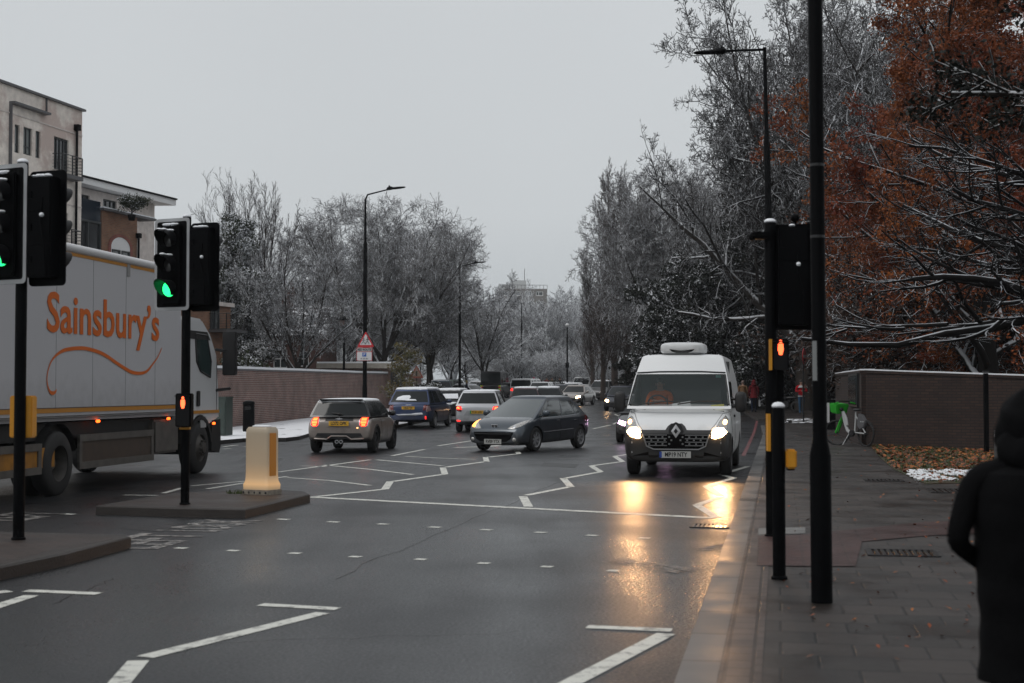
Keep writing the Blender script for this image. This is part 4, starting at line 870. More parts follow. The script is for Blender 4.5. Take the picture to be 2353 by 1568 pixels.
f = MB(); f.box((0, 0, (zt_+.6)/2+.1), (1.0, .06, zt_-.5)); f.build('blue_panel', mat('sign_panel_blue', (.01, .09, .20), .4), t)
f = MB(); [f.box((s*.56, 0, (zt_+.28)/2), (.08, .1, zt_+.28)) for s in (-1, 1)]; f.build('posts', mat('sign_post_blue', (.01, .03, .16), .4), t)
f = MB(); f.box((-.36, -.035, zt_-1.0), (.22, .015, .4)); f.build('green_patch', mat('sign_green', (.01, .16, .07), .4), t); f = MB(); f.box((-.36, -.035, zt_-1.45), (.22, .015, .3)); f.build('white_patch', WS, t)
f = MB(); [f.box((-.42+.055*k, -.036, zt_-.17), (.035, .01, .04+.03*((k*7) % 3))) for k in range(15) if k not in (3, 4, 9)]; f.build('faint_lettering', mat('sign_pale', (.12, .24, .33), .5), t)
# ------------------------------------------------------------------ vehicles
from mathutils.bvhtree import BVHTree
TYRE = mat('tyre_rubber', (.012, .012, .012), .7, bump=.2, bscale=30)
RIM = mat('alloy_rim', (.34, .34, .35), .35, metal=.3); RIMD = mat('dark_rim', (.05, .05, .052), .35, metal=.6)
GLASS = mat('car_glass', (.008, .011, .012), .06, spec=.35)
PLAST = mat('black_plastic', (.012, .012, .013), .5, var=.2); CHROME = mat('chrome', (.60, .61, .63), .25, metal=.35)
HEAD = glow('headlamp_lit', (1.0, .58, .27), 45); HEADW = glow('headlamp_white', (1.0, .80, .72), 9)
BRAKE = glow('brake_lamp_lit', (1.0, .022, .015), 2.3); BRAKEC = glow('brake_lamp_core', (1.0, .20, .04), 3.0); TAILD = mat('tail_lamp_unlit', (.16, .008, .008), .15, coat=1)
INDIC = glow('indicator_lit', (1.0, .32, .05), 4.5); SIDEL = glow('side_lamp', (1.0, .50, .18), 14)
CLEAR = mat('lamp_glass', (.38, .37, .35), .15, spec=.8, coat=1, var=.4, vscale=30)
PLY = mat('plate_yellow', (.62, .34, .015), .4); PLW = mat('plate_white', (.45, .45, .43), .4)
def paintm(name, c, metal=.35, rough=.32, dirt=.5): return mat('paint_'+name, c, rough, metal, coat=.7, dirt=dirt)
def wheel(par, x, y, r=.32, w=.2, rim=RIM, nsp=5, frac=.68):
    s = 1 if x > 0 else -1
    e = bpy.data.objects.new('wheel', None); C.objects.link(e); e.parent = par; e.location = (x, y, r); e.empty_display_size = .1
    f = MB(); f.lathe([(r*frac, -w/2), (r*.9, -w/2), (r*.985, -w/2+.025), (r, -w/4), (r, w/4), (r*.985, w/2-.025), (r*.9, w/2), (r*frac, w/2), (r*frac*.97, w/2-.02)], 28, 'x'); f.build('tyre', TYRE, e, smooth=True)
    f = MB(); a = s*(w/2-.03)
    f.lathe([(r*frac, s*w/2*.98), (r*frac*.93, s*w/2*.9), (r*frac*.9, a-s*.05)], 28, 'x'); f.lathe([(0, a-s*.055), (r*frac*.98, a-s*.055)], 28, 'x', mi=1)
    f.lathe([(0, a+s*.012), (r*.11, a+s*.01), (r*.14, a-s*.03)], 14, 'x')
    for k in range(nsp):
        M = Matrix.Rotation(2*PI*k/nsp+.3, 3, 'X')
        for d in (-.12, .12):
            M2 = M @ Matrix.Rotation(d, 3, 'X'); f.box(M2 @ Vector((a-s*.008, 0, r*frac*.5)), (.02, r*.075, r*frac*.88), M2)
    f.build('rim', [rim, PLAST], e, smooth=True); return e
def loft(L, W, top, bot, ft=(.96, .90, .80, .70), rt=(.975, .93, .87, .80), sub=2, flare=.0, roundz=.14):
    fr = [-1, -.988, -.93, -.82, -.66, -.4, -.1, .2, .45, .66, .82, .93, .988, 1]
    wf = [rt[3], rt[2], rt[1], rt[0], 1, 1, 1, 1, 1, .995, ft[0], ft[1], ft[2], ft[3]]
    mb = MB(); n = 16
    for f, w in zip(fr, wf):
        y = f*L/2; hw = W/2*w; zt = float(np.interp(y, *zip(*top))); zb = float(np.interp(y, *zip(*bot)))
        h = [(0, zb), (.72*hw, zb), (.93*hw, zb+.02), (.985*hw, zb+.12), (hw, zb+(zt-zb)*.5), (.985*hw, zt-roundz), (.93*hw, zt-.03), (.70*hw, zt+.01)]
        ring = h+[(0, zt+.025)]+[(-a, b) for a, b in h[:0:-1]]
        mb.v += [(a, y, b) for a, b in ring]
    k = len(fr); mb.f = [(j*n+i, j*n+(i+1) % n, (j+1)*n+(i+1) % n, (j+1)*n+i) for j in range(k-1) for i in range(n)]+[tuple(range(n))[::-1], tuple(range((k-1)*n, k*n))]
    mb.m = [0]*len(mb.f); return mb
def make_body(par, mb, paint, wheels, sub=2, arch=.055, label=None):
    o = mb.build('body', paint, par, smooth=True)
    for p in o.data.polygons: p.use_smooth = True
    m = o.modifiers.new('s', 'SUBSURF'); m.levels = sub; m.render_levels = sub; bake(o)
    if wheels:
        c = MB()
        for x, y, r in wheels:
            s = 1 if x > 0 else -1; c.lathe([(0, s*.0), (r+arch, 0), (r+arch, s*.5), (0, s*.5)], 28, 'x', (x-s*.26, y, r+.01))
        co = c.build('cutter', PLAST); co.parent = par
        b = o.modifiers.new('b', 'BOOLEAN'); b.operation = 'DIFFERENCE'; b.object = co; b.solver = 'EXACT'
        try: b.material_mode = 'TRANSFER'
        except Exception: pass
        bake(o); me = co.data; bpy.data.objects.remove(co); bpy.data.meshes.remove(me)
        try: o.data.set_sharp_from_angle(angle=R(40))
        except Exception: pass
    return o
def greenhouse(par, yb, yt, wb, wt, zb, zt, wins, paint, rows=(.06, .9), crown=.05, bf=.16, br=.06, glass=GLASS, bft=.10, name='cabin', fw=(.06, .9), rw=(.06, .9), front=True, rear=True, roofm=None, inset=.93, sidebow=.02, snow=0):
    """wins: list of (t0, t1) along each side, front to rear, one window each"""
    ts = sorted({0.0, 1.0, .02, .985}|{t for w in wins for t in w}); fs_ = [-1, -inset, -.62, -.3, 0, .3, .62, inset]
    ring = [('f', s) for s in fs_]+[('r', t) for t in ts]+[('b', -s) for s in fs_[1:]]+[('l', 1-t) for t in ts[::-1][:0]]
    ring = [('f', s) for s in fs_[1:]]+[('R', t) for t in ts]+[('b', -s) for s in fs_[1:]]+[('L', t) for t in ts[::-1]]
    def pt(kind, s, y2, w, b1, b2):
        yf, yr = y2
        if kind == 'f': return (s*w, yf+b1*(1-s*s))
        if kind == 'b': return (-(-s)*w*1.0 if False else s*w, yr-b2*(1-s*s))
        return ((1 if kind == 'R' else -1)*w*(1+.03*math.sin(PI*s)), yf+(yr-yf)*s)
    rws = sorted({0.0, 1.0, *rows, *fw, *rw, .5}); v = []; n = len(ring)
    for r in rws:
        for k, s in ring:
            a, b = pt(k, s, yb, wb, bf, br), pt(k, s, yt, wt, bft, br); q = 1+sidebow*math.sin(PI*r)
            v.append((((1-r)*a[0]+r*b[0])*q, (1-r)*a[1]+r*b[1], zb+(zt-zb)*r))
    yc = (yt[0]+yt[1])/2
    for sc_, dz in ((.965, .35), (.88, .62), (.6, .88), (.3, .98)):
        for k, s in ring:
            a = pt(k, s, yt, wt, bft, br); v.append((a[0]*sc_, yc+(a[1]-yc)*(1-(1-sc_)*.6), zt+crown*dz))
    body, win = [], {}
    nr = len(rws)+4
    for j in range(nr-1):
        for i in range(n):
            q = (j*n+i, j*n+(i+1) % n, (j+1)*n+(i+1) % n, (j+1)*n+i); key = None
            if j < len(rws)-1:
                rm = (rws[j]+rws[j+1])/2; (k, s), (k2, s2) = ring[i], ring[(i+1) % n]
                if k == 'f' and k2 == 'f' and fw[0] < rm < fw[1] and front: key = 'windscreen'
                elif k == 'b' and k2 == 'b' and rw[0] < rm < rw[1] and rear: key = 'rear_window'
                elif k == k2 and k in 'RL' and rows[0] < rm < rows[1]:
                    for wi, (a, b) in enumerate(wins):
                        if a-1e-6 <= min(s, s2) and max(s, s2) <= b+1e-6: key = ('side_window', k, wi)
            (body if key is None else win.setdefault(key, [])).append(q)
    body.append(tuple(range((nr-1)*n, nr*n)))
    f = MB(); f.v = v; f.f = body; zc_ = (nr-1)*n
    f.m = [0 if (roofm is None or min(q) < (len(rws)-1)*n) else 1 for q in body]
    o = f.build(name, [paint, roofm or paint], par, smooth=True)
    outs = {}
    for key, qs in win.items():
        g = MB(); g.v = v; g.f = qs; g.m = [0]*len(qs); nm = key if isinstance(key, str) else key[0]
        bmx = g.build(nm, glass, par, smooth=True); bm = bmesh.new(); bm.from_mesh(bmx.data)
        bmesh.ops.delete(bm, geom=[x for x in bm.verts if not x.link_faces], context='VERTS'); bm.to_mesh(bmx.data); bm.free(); outs[key] = bmx
    if snow:                                     # blanket of snow lying on the roof
        k0 = (len(rws)-1)*n; g = MB(); m_ = 5; rs__ = random.Random(int(yb[0]*97+zt*31+snow*7))
        wob = [rs__.uniform(-.02, .012) for _ in range(n)]
        for j in range(m_):
            for i in range(n):
                p = v[k0+j*n+i]; q = 1.02 if j == 0 else 1.0; h_ = (-.035+wob[i]) if j == 0 else .028*snow*(1 if j > 1 else .85)
                g.v.append((p[0]*q, yc+(p[1]-yc)*q, p[2]+h_))
        g.f = [(j*n+i, j*n+(i+1) % n, (j+1)*n+(i+1) % n, (j+1)*n+i) for j in range(m_-1) for i in range(n)]+[tuple(range((m_-1)*n, m_*n))]; g.m = [0]*len(g.f)
        g.build('roof_snow', SNOW, par, smooth=True)
    return o, outs
VIEW = {'F': (Vector((0, 8, 0)), Vector((0, -1, 0))), 'B': (Vector((0, -8, 0)), Vector((0, 1, 0))), 'R': (Vector((6, 0, 0)), Vector((-1, 0, 0))), 'L': (Vector((-6, 0, 0)), Vector((1, 0, 0))), 'T': (Vector((0, 0, 8)), Vector((0, 0, -1)))}
def bvh(o): return BVHTree.FromPolygons([v.co for v in o.data.vertices], [p.vertices[:] for p in o.data.polygons])
def proj(t, view, u, v):
    o, d = VIEW[view]; p = Vector((u, o.y, v)) if view in 'FB' else (Vector((o.x, u, v)) if view in 'RL' else Vector((u, v, 8)))
    h = t.ray_cast(p, d)
    if h[0] is None:
        q = p+d*(7 if view in 'FB' else 5.2); h = t.find_nearest(q)
        return h[0], -d
    return h[0], -d
def patch(par, t, view, pts, m, name, off=.006, bulge=0.0, seg=3, label=None):
    out = []
    for a, b in zip(pts, pts[1:]+pts[:1]):
        for k in range(seg): out.append((a[0]+(b[0]-a[0])*k/seg, a[1]+(b[1]-a[1])*k/seg))
    cx = sum(p[0] for p in out)/len(out); cy = sum(p[1] for p in out)/len(out); f = MB(); n = len(out)
    for j, s in enumerate((1, 1, .8, .5, .2)):
        for p in out:
            h, nn = proj(t, view, cx+(p[0]-cx)*s, cy+(p[1]-cy)*s); f.v.append(tuple(h+nn*((off if j else -.02)+bulge*(1-s*s))))
    f.f = [(j*n+i, j*n+(i+1) % n, (j+1)*n+(i+1) % n, (j+1)*n+i) for j in range(4) for i in range(n)]+[tuple(range(4*n, 5*n))]; f.m = [0]*len(f.f)
    o = f.build(name, m, par, smooth=True)
    if label: o['label'] = label
    return o
def seam(par, t, view, pts, m=PLAST, r=.006, name='panel_gap', off=.0):
    out = []
    for a, b in zip(pts[:-1], pts[1:]):
        for k in range(6): h, nn = proj(t, view, a[0]+(b[0]-a[0])*k/6, a[1]+(b[1]-a[1])*k/6); out.append(h+nn*off)
    h, nn = proj(t, view, *pts[-1]); out.append(h+nn*off)
    f = MB(); f.tube(out, r, 5); return f.build(name, m, par)
def circ(cx, cy, rx, ry=None, n=12, a0=0, a1=360): ry = ry or rx; return [(cx+rx*math.cos(R(a0+(a1-a0)*k/n)), cy+ry*math.sin(R(a0+(a1-a0)*k/n))) for k in range(n)]
def mir(pts): return [(-a, b) for a, b in pts][::-1]
def plate(par, s, y, z, face, m, w=.52, h=.115, x=0, tilt=0, tm=KS):
    f = MB(); f.box((0, 0, 0), (w, .012, h)); o = f.build('number_plate', m, par, bevel=.003); o.location = (x, y, z); o.rotation_euler = (tilt, 0, 0 if face == 'B' else PI)
    text('plate_text', s, h*.92, tm, o, (0, -.009, 0), sx=.80, ext=.001, off=.003); return o
def mirror(par, x, y, z, m, s=1.0, pm=PLAST):
    f = MB(); sg = 1 if x > 0 else -1; f.ball((x+sg*.11*s, y, z+.03), (.10*s, .06*s, .075*s), 12, 7, pw=.8); f.tube([(x-sg*.04, y, z-.04), (x+sg*.05, y, z-.01)], .022, 6)
    o = f.build('mirror', m, par, smooth=True); return o
def roof_snow(par, cab_y, w, z, seed=1, cover=1.0, th=.05, x0=0, mel=0):
    f = MB(); nx, ny = 12, 16; v = []
    for j in range(ny+1):
        for i in range(nx+1):
            u, w_ = i/nx*2-1, j/ny*2-1
            e = max(abs(u), abs(w_))**6; wob = .03*noise.noise(Vector((u*3+seed, w_*3, seed)))
            x = u*w*(1-.08*abs(w_)**3)+x0; y = (cab_y[0]+cab_y[1])/2+w_*(cab_y[0]-cab_y[1])/2*(1-.06*u*u)
            zz_ = z+th*(1-e)*(1+.6*noise.noise(Vector((u*2, w_*2, seed*3))))-.05*u*u-.03*w_**2+wob*.3-mel*.06*max(0, noise.noise(Vector((u*1.5+seed, w_*1.2, 2))))
            v.append((x, y, zz_))
    nn = nx+1; f.v = v; f.f = [(j*nn+i, j*nn+i+1, (j+1)*nn+i+1, (j+1)*nn+i) for j in range(ny) for i in range(nx)]; f.m = [0]*len(f.f)
    bd = [i for i in range(nn)]+[j*nn+nx for j in range(1, ny+1)]+[ny*nn+i for i in range(nx-1, -1, -1)]+[j*nn for j in range(ny-1, 0, -1)]
    b0 = len(f.v); f.v += [(v[i][0]*.985, v[i][1]*1.0, v[i][2]-.05) for i in bd]; k = len(bd)
    f.f += [(bd[i], bd[(i+1) % k], b0+(i+1) % k, b0+i) for i in range(k)]; f.m = [0]*len(f.f)
    return f.build('roof_snow', SNOW, par, smooth=True)
SEAT = mat('car_interior', (.008, .008, .009), .8)
# ---------------- generic car for the queue
TY = {
 'hatch': dict(L=4.05, W=1.74, H=1.48, wb=2.52, gb=(1.05, -1.92), gt=(.35, -1.45), wt=.60, zb=.92, hood=.74, nose=.62, boot=.95),
 'saloon': dict(L=4.6, W=1.80, H=1.43, wb=2.75, gb=(1.0, -1.75), gt=(.30, -.95), wt=.60, zb=.90, hood=.78, nose=.62, boot=.98),
 'estate': dict(L=4.65, W=1.80, H=1.48, wb=2.72, gb=(1.1, -2.2), gt=(.40, -1.85), wt=.62, zb=.92, hood=.78, nose=.62, boot=.95),
 'mpv': dict(L=4.6, W=1.80, H=1.60, wb=2.78, gb=(1.4, -2.18), gt=(.45, -1.72), wt=.64, zb=.98, hood=.84, nose=.66, boot=1.0),
 'suv': dict(L=4.7, W=1.84, H=1.68, wb=2.68, gb=(1.05, -2.2), gt=(.42, -1.8), wt=.66, zb=1.08, hood=.98, nose=.78, boot=1.1, r=.36),
 'minivan': dict(L=4.97, W=1.98, H=1.95, wb=2.93, gb=(1.72, -2.42), gt=(.95, -2.36), wt=.80, zb=1.12, hood=.98, nose=.80, boot=1.12, r=.34),
}
def car(label, x, Y, head, typ, paint, cat='car', lit_f=None, lit_r=None, snow=0, ind=None, plates=None, group='cars queueing in the traffic', lod=1, face='c', glass=GLASS, name='car', **kw):
    q = dict(TY[typ]); q.update(kw); L, W, H = q['L'], q['W'], q['H']; r = q.get('r', .32)
    d = Vector((math.sin(R(head)), math.cos(R(head)), 0))
    o_ = Vector((XY(x, Y), Y, 0))-d*(L/2 if face == 'F' else (-L/2 if face == 'B' else 0))
    t = thing(name, label, cat, (o_.x, o_.y, gz(o_.y)), -R(head), group); sl_ = math.atan((gz(o_.y+1)-gz(o_.y-1))/2); t.rotation_euler.x = sl_*math.cos(R(head))
    gb, gt = q['gb'], q['gt']
    top = [(-L/2, q['boot']-.12), (-L/2+.12, q['boot']-.02), (gb[1]+.1, q['zb']), (gb[0], q['zb']), (gb[0]+.15, q['hood']+.1), (L/2-.35, q['hood']-.04), (L/2-.08, q['nose']), (L/2, q['nose']-.1)]
    bot = [(-L/2, .34), (-L/2+.5, .24), (0, .2), (L/2-.5, .2), (L/2, .26)]
    wy = (q['wb']/2+.05, -q['wb']/2+.05); ws = [(s*(W/2-.11), y, r) for s in (-1, 1) for y in wy]
    b = make_body(t, loft(L, W, top, bot), paint, ws if lod else None, 2 if lod else 1)
    cab, wn_ = greenhouse(t, gb, gt, W/2*.93, q['wt'], q['zb']-.03, H-.05, [(.05, .40), (.43, .74), (.77, .95)] if typ != 'hatch' else [(.05, .42), (.45, .76), (.79, .93)], paint, rows=(.10, .88), fw=(.10, .92), rw=(.16, .88), glass=glass, snow=snow)
    for x_, y_, r_ in ws: wheel(t, x_, y_, r_)
    T = bvh(b)
    for s in (-1, 1):
        hl = [(s*a, z) for a, z in ((W/2*.62, q['nose']-.10), (W/2*.60, q['nose']+.02), (W/2*.86, q['nose']+.07), (W/2*.90, q['nose']-.03))]
        patch(t, T, 'F', hl, lit_f or CLEAR, 'headlight', .01, .02)
        patch(t, T, 'B', [(s*a, z) for a, z in ((W/2*.66, q['boot']-.28), (W/2*.68, q['boot']-.06), (W/2*.86, q['boot']-.04), (W/2*.88, q['boot']-.26))], lit_r or TAILD, 'tail_light', .01, .02)
        mirror(t, s*W/2*.93, gb[0]-.32, q['zb']+.02, paint)
    patch(t, T, 'F', [(-.52, .36), (-.6, .56), (.6, .56), (.52, .36)], PLAST, 'grille', .006)
    if plates:
        if lit_f is None or face == 'B': plate(t, plates, -L/2-.005, .72 if typ != 'mpv' else .8, 'B', PLY)
        else: plate(t, plates, L/2+.01, .45, 'F', PLW)
    return t, b, T, cab, wn_
# ---------------- taupe three-door hatchback with lit tail lamps, seen from behind
TAUPE = paintm('taupe', (.33, .285, .255), .45, .3, .45); BLKP = paintm('black', (.006, .006, .007), .2, .2, .4)
L, W = 3.86, 1.73; hd = 6.0; dd = Vector((math.sin(R(hd)), math.cos(R(hd)), 0))
rc = Vector((XY(779, 36.4), 36.4, 0)); oc = rc+dd*L/2
t = thing('car', 'taupe three-door hatchback with black roof, snow-dusted, glowing brake lights and twin exhausts', 'car', (oc.x, oc.y, gz(oc.y)), -R(hd), 'cars queueing in the traffic')
top = [(-L/2, .80), (-L/2+.08, .90), (-L/2+.3, .955), (.9, .95), (1.0, .93), (1.3, .86), (L/2-.1, .72), (L/2, .6)]
bot = [(-L/2, .36), (-L/2+.3, .26), (0, .22), (L/2, .25)]
wsm = [(s*(W/2-.12), y, .325) for s in (-1, 1) for y in (1.24, -1.25)]
b = make_body(t, loft(L, W, top, bot, rt=(.985, .965, .93, .86), roundz=.16), TAUPE, wsm, 2, .05)
cab, wn_ = greenhouse(t, (.90, -1.80), (.25, -1.62), .80, .615, .93, 1.345, [(.03, .46), (.49, .80)], BLKP, rows=(.08, .84), fw=(.1, .9), rw=(.10, .84), crown=.055, br=.08, roofm=BLKP, snow=.45)
for x, y, r in wsm: wheel(t, x, y, r, .2, RIMD, 5, .74)
T = bvh(b); TC = bvh(cab)
for s in (-1, 1):
    o1 = [(.52, .71), (.51, .86), (.55, .95), (.66, .965), (.745, .93), (.765, .82), (.75, .71), (.68, .665), (.58, .665)]
    o1 = [(a*s, z) for a, z in o1]; patch(t, T, 'B', o1, CHROME, 'lamp_surround', .008, .012)
    cx, cy = s*.638, .815; o2 = [(cx+(a-cx)*.80, cy+(z-cy)*.86) for a, z in o1]; tl = patch(t, T, 'B', o2, BRAKE, 'tail_light', .016, .022)
    for a, z, w_, h_ in ((cx, cy+.062, .13, .035), (cx, cy-.02, .14, .03), (cx, cy-.085, .10, .025)):
        patch(t, T, 'B', [(a-w_/2, z-h_), (a-w_/2, z+h_), (a+w_/2, z+h_), (a+w_/2, z-h_)], BRAKEC, 'lamp_core', .034, .012, 2)
    ar = [(y+math.cos(R(a))*.385, .33+math.sin(R(a))*.385) for y in (0,) for a in range(-8, 189, 14)]
    for y in (1.24, -1.25):
        o = seam(t, T, 'R' if s > 0 else 'L', [(y+p[0], p[1]) for p in ar], PLAST, .036, 'wheel_arch_trim', -.012)
    seam(t, T, 'R' if s > 0 else 'L', [(.93, .92), (.95, .6), (.82, .33), (-.52, .30), (-.66, .55), (-.62, .92)], PLAST, .006)
    seam(t, T, 'R' if s > 0 else 'L', [(.75, .265), (-.78, .265)], PLAST, .05, 'sill', -.01)
    h, n_ = proj(T, 'R' if s > 0 else 'L', -.45, .82); f = MB(); f.tube([h+n_*.02+Vector((0, -.09, 0)), h+n_*.035, h+n_*.02+Vector((0, .09, 0))], .013, 6); f.build('door_handle', CHROME, t, smooth=True)
    mirror(t, s*.80, .52, .97, BLKP, 1.0)
seam(t, T, 'B', [(-.70, .955), (0, .965), (.70, .955)], CHROME, .008, 'belt_trim', .004)
patch(t, T, 'B', [(-.36, .84), (-.36, .90), (-.3, .925), (.3, .925), (.36, .90), (.36, .84)], PLAST, 'tailgate_handle', .015, .012)
f = MB(); f.prism([(-.11, 0), (-.03, .018), (.03, .018), (.11, 0), (.03, -.018), (-.03, -.018)], 'y', -.006, .006); f.lathe([(.033, -.01), (.033, .01), (.0, .01)], 14, 'y'); o = f.build('badge', CHROME, t); h, _ = proj(T, 'B', 0, .885); o.location = (0, h.y-.045, .885)
patch(t, T, 'B', [(-.34, .67), (-.38, .83), (.38, .83), (.34, .67)], TAUPE, 'plate_recess', .004)
h, _ = proj(T, 'B', 0, .76); plate(t, 'LD72 OPK', h.y-.03, .765, 'B', PLY, .52, .125, tilt=R(-6))
patch(t, T, 'B', [(-.62, .43), (-.56, .52), (.56, .52), (.62, .43), (.3, .40), (-.3, .40)], PLAST, 'bumper_grille', .006)
patch(t, T, 'B', [(-.76, .22), (-.72, .40), (-.3, .40), (-.2, .44), (.2, .44), (.3, .40), (.72, .40), (.76, .22)], PLAST, 'diffuser', .008)
seam(t, T, 'B', [(-.64, .375), (-.32, .36), (-.2, .44), (.2, .44), (.32, .36), (.64, .375)], mat('silver_trim', (.28, .25, .23), .3, metal=.6), .02, 'bumper_trim', .012)
f = MB()
for s in (-1, 1): f.lathe([(.035, 0), (.046, 0), (.046, .1), (.035, .1), (.035, 0)], 16, 'y', (s*.055, -L/2-.03, .30))
f.build('exhaust', CHROME, t, smooth=True)
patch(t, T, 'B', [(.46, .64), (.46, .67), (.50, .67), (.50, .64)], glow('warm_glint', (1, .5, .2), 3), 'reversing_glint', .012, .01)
f = MB(); f.tube([(-.2, -1.87, 1.03), (0, -1.885, 1.02), (.08, -1.89, 1.0)], .014, 6); f.ball((0, -1.88, 1.01), (.06, .03, .03), 8, 5); f.build('rear_wiper', PLAST, t)
f = MB(); f.box((0, -1.66, 1.375), (1.12, .2, .03)); f.build('roof_spoiler', BLKP, t, bevel=.01)

# ---------------- dark grey five-door hatchback turning across, seen front left
PG = paintm('slate_grey', (.048, .062, .078), .5, .28, .4)
hd = 180+30; L, W = 4.03, 1.75; dd = Vector((math.sin(R(hd)), math.cos(R(hd)), 0)); fc_ = Vector((XY(1136, 37.4), 37.4, 0)); oc = fc_-dd*(L/2-.08)
t = thing('car', 'dark slate-grey five-door hatchback turning across the road, orange indicator lit', 'car', (oc.x, oc.y, gz(oc.y)), -R(hd), 'cars queueing in the traffic')
top = [(-L/2, .86), (-L/2+.1, .97), (-1.5, 1.0), (1.15, .93), (1.25, .90), (1.6, .83), (L/2-.22, .75), (L/2-.05, .62), (L/2, .50)]
bot = [(-L/2, .34), (-L/2+.4, .25), (0, .2), (L/2-.4, .18), (L/2, .22)]
wsm = [(s*(W/2-.11), y, .315) for s in (-1, 1) for y in (1.21, -1.33)]
b = make_body(t, loft(L, W, top, bot, ft=(.975, .93, .84, .72)), PG, wsm, 2, .04)
CG = mat('teal_tinted_glass', (.035, .05, .052), .04, spec=.9, coat=.4)
cab, wn_ = greenhouse(t, (1.28, -1.93), (.12, -1.30), .81, .555, .83, 1.40, [(.05, .12), (.135, .47), (.495, .77), (.80, .90)], PG, rows=(.10, .88), fw=(.03, .94), rw=(.12, .86), crown=.075, bf=.2, glass=CG)
for x, y, r in wsm: wheel(t, x, y, r, .19, RIM, 7, .66)
T = bvh(b)
for s in (-1, 1):
    hl = [(s*.40, .61), (s*.48, .68), (s*.68, .80), (s*.79, .86), (s*.81, .77), (s*.74, .67), (s*.58, .60)]
    patch(t, T, 'F', hl, CLEAR, 'headlight', .008, .02)
    if s < 0: pass
    patch(t, T, 'F', [(s*.55, .63), (s*.56, .70), (s*.62, .70), (s*.62, .63)], CHROME, 'reflector', .024, .01)
    patch(t, T, 'F', circ(s*.63, .33, .055, .05), CLEAR, 'fog_lamp', .008, .02)
    patch(t, T, 'B', [(s*.68, .72), (s*.70, .98), (s*.84, .98), (s*.85, .74)], TAILD, 'tail_light', .01, .03)
    v = 'R' if s > 0 else 'L'
    patch(t, T, v, [(-1.80, .76), (-1.74, .92), (-1.9, 1.0), (-1.97, .80)], TAILD, 'tail_light_side', .01, .01)
    seam(t, T, v, [(1.02, .90), (.98, .6), (.86, .30), (-.12, .28), (-.14, .6), (-.10, .95)]); seam(t, T, v, [(-.14, .6), (-.12, .28), (-.85, .28), (-1.0, .55), (-1.18, .72), (-1.22, .98)])
    seam(t, T, v, [(.86, .50), (-.85, .55)], PG, .02, 'side_moulding', .004)
    for y_ in (.02, -.98): h, n_ = proj(T, v, y_, .80); f = MB(); f.tube([h+n_*.015+Vector((0, -.09, 0)), h+n_*.03, h+n_*.015+Vector((0, .09, 0))], .014, 6); f.build('door_handle', PG, t, smooth=True)
    mirror(t, s*.80, .80, .97, PG, 1.1)
# the orange lamp is on the car's right, the left side of the picture
patch(t, T, 'F', [(.60, .64), (.67, .78), (.79, .86), (.82, .77), (.74, .66)], INDIC, 'indicator', .03, .02)
patch(t, T, 'F', [(-.58, .46), (-.60, .52), (.60, .52), (.58, .46), (.52, .34), (.40, .27), (-.40, .27), (-.52, .34)], mat('grille_black', (.0025, .0025, .003), .8, spec=.05), 'grille', .006)
seam(t, T, 'F', [(-.56, .475), (0, .47), (.56, .475)], PLAST, .016, 'grille_bar', .012)
seam(t, T, 'F', [(-.74, .20), (0, .19), (.74, .20)], PG, .03, 'bumper_lip', .0)
h, _ = proj(T, 'F', 0, .66)
f = MB(); f.prism([(p[0], p[1]) for p in ((-.10, .06), (.10, .06), (.085, -.04), (.06, -.062), (-.06, -.062), (-.085, -.04))], 'y', -.006, .006); o = f.build('badge_shield', CHROME, t, bevel=.003); o.location = (0, h.y+.015, .66); o.rotation_euler.x = R(-24)
f = MB(); f.prism([(-.075, .045), (.075, .045), (.062, -.035), (.045, -.048), (-.045, -.048), (-.062, -.035)], 'y', .006, .009); f.build('badge_field', KS, o)
f = MB(); f.prism([(-.03, .035), (.0, .04), (.012, .02), (.03, .03), (.022, .0), (.03, -.035), (.008, -.02), (-.02, -.04), (-.012, -.01), (-.03, .0)], 'y', .009, .012); f.build('badge_emblem', CHROME, o)
plate(t, 'RV09 YTX', L/2+.015, .27, 'F', PLW, .52, .13)

# ---------------- white panel van with roof unit and headlights on
VW = mat('paint_van_white', (.78, .79, .79), .38, coat=.4, dirt=.9); VG = mat('van_lower_plastic', (.016, .015, .014), .45, var=.25)
hd = 180+11.2; L, W, H = 5.5, 2.05, 2.34
t = thing('van', 'white panel van with both headlights glaring and a refrigeration unit on its roof', 'van', (0, 0, 0), -R(hd))
dd = Vector((math.sin(R(hd)), math.cos(R(hd)), 0)); fr_ = Vector((XY(1552, 26.7), 26.7, 0)); t.location = fr_-dd*L/2
top = [(-L/2, 1.30), (-L/2+.05, 1.34), (1.7, 1.34), (1.95, 1.26), (2.1, 1.20), (L/2-.22, 1.05), (L/2-.08, .92), (L/2, .78)]
bot = [(-L/2, .42), (-L/2+.3, .34), (0, .30), (L/2-.6, .27), (L/2, .28)]
wsv = [(s*(W/2-.14), y, .345) for s in (-1, 1) for y in (1.88, -1.62)]
b = make_body(t, loft(L, W, top, bot, ft=(.985, .955, .90, .80), rt=(.995, .99, .985, .97), roundz=.10), VW, wsv, 2, .05)
VGL = bpy.data.materials.new('van_glass'); n_, l_, b_ = nt(VGL); b_.inputs['Base Color'].default_value = (.50, .62, .60, 1); b_.inputs['Roughness'].default_value = .03
b_.inputs['Alpha'].default_value = .30; b_.inputs['Specular IOR Level'].default_value = .9; b_.inputs['Base Color'].default_value = (.05, .07, .07, 1)
cab, wn_ = greenhouse(t, (2.12, -2.72), (1.10, -2.70), .995, .80, 1.27, H-.06, [(.01, .20)], VW, rows=(.06, .52), fw=(.05, .665), rear=False, crown=.08, bf=.14, bft=.22, glass=VGL, inset=.955, sidebow=.03)
T = bvh(b); TC = bvh(cab)
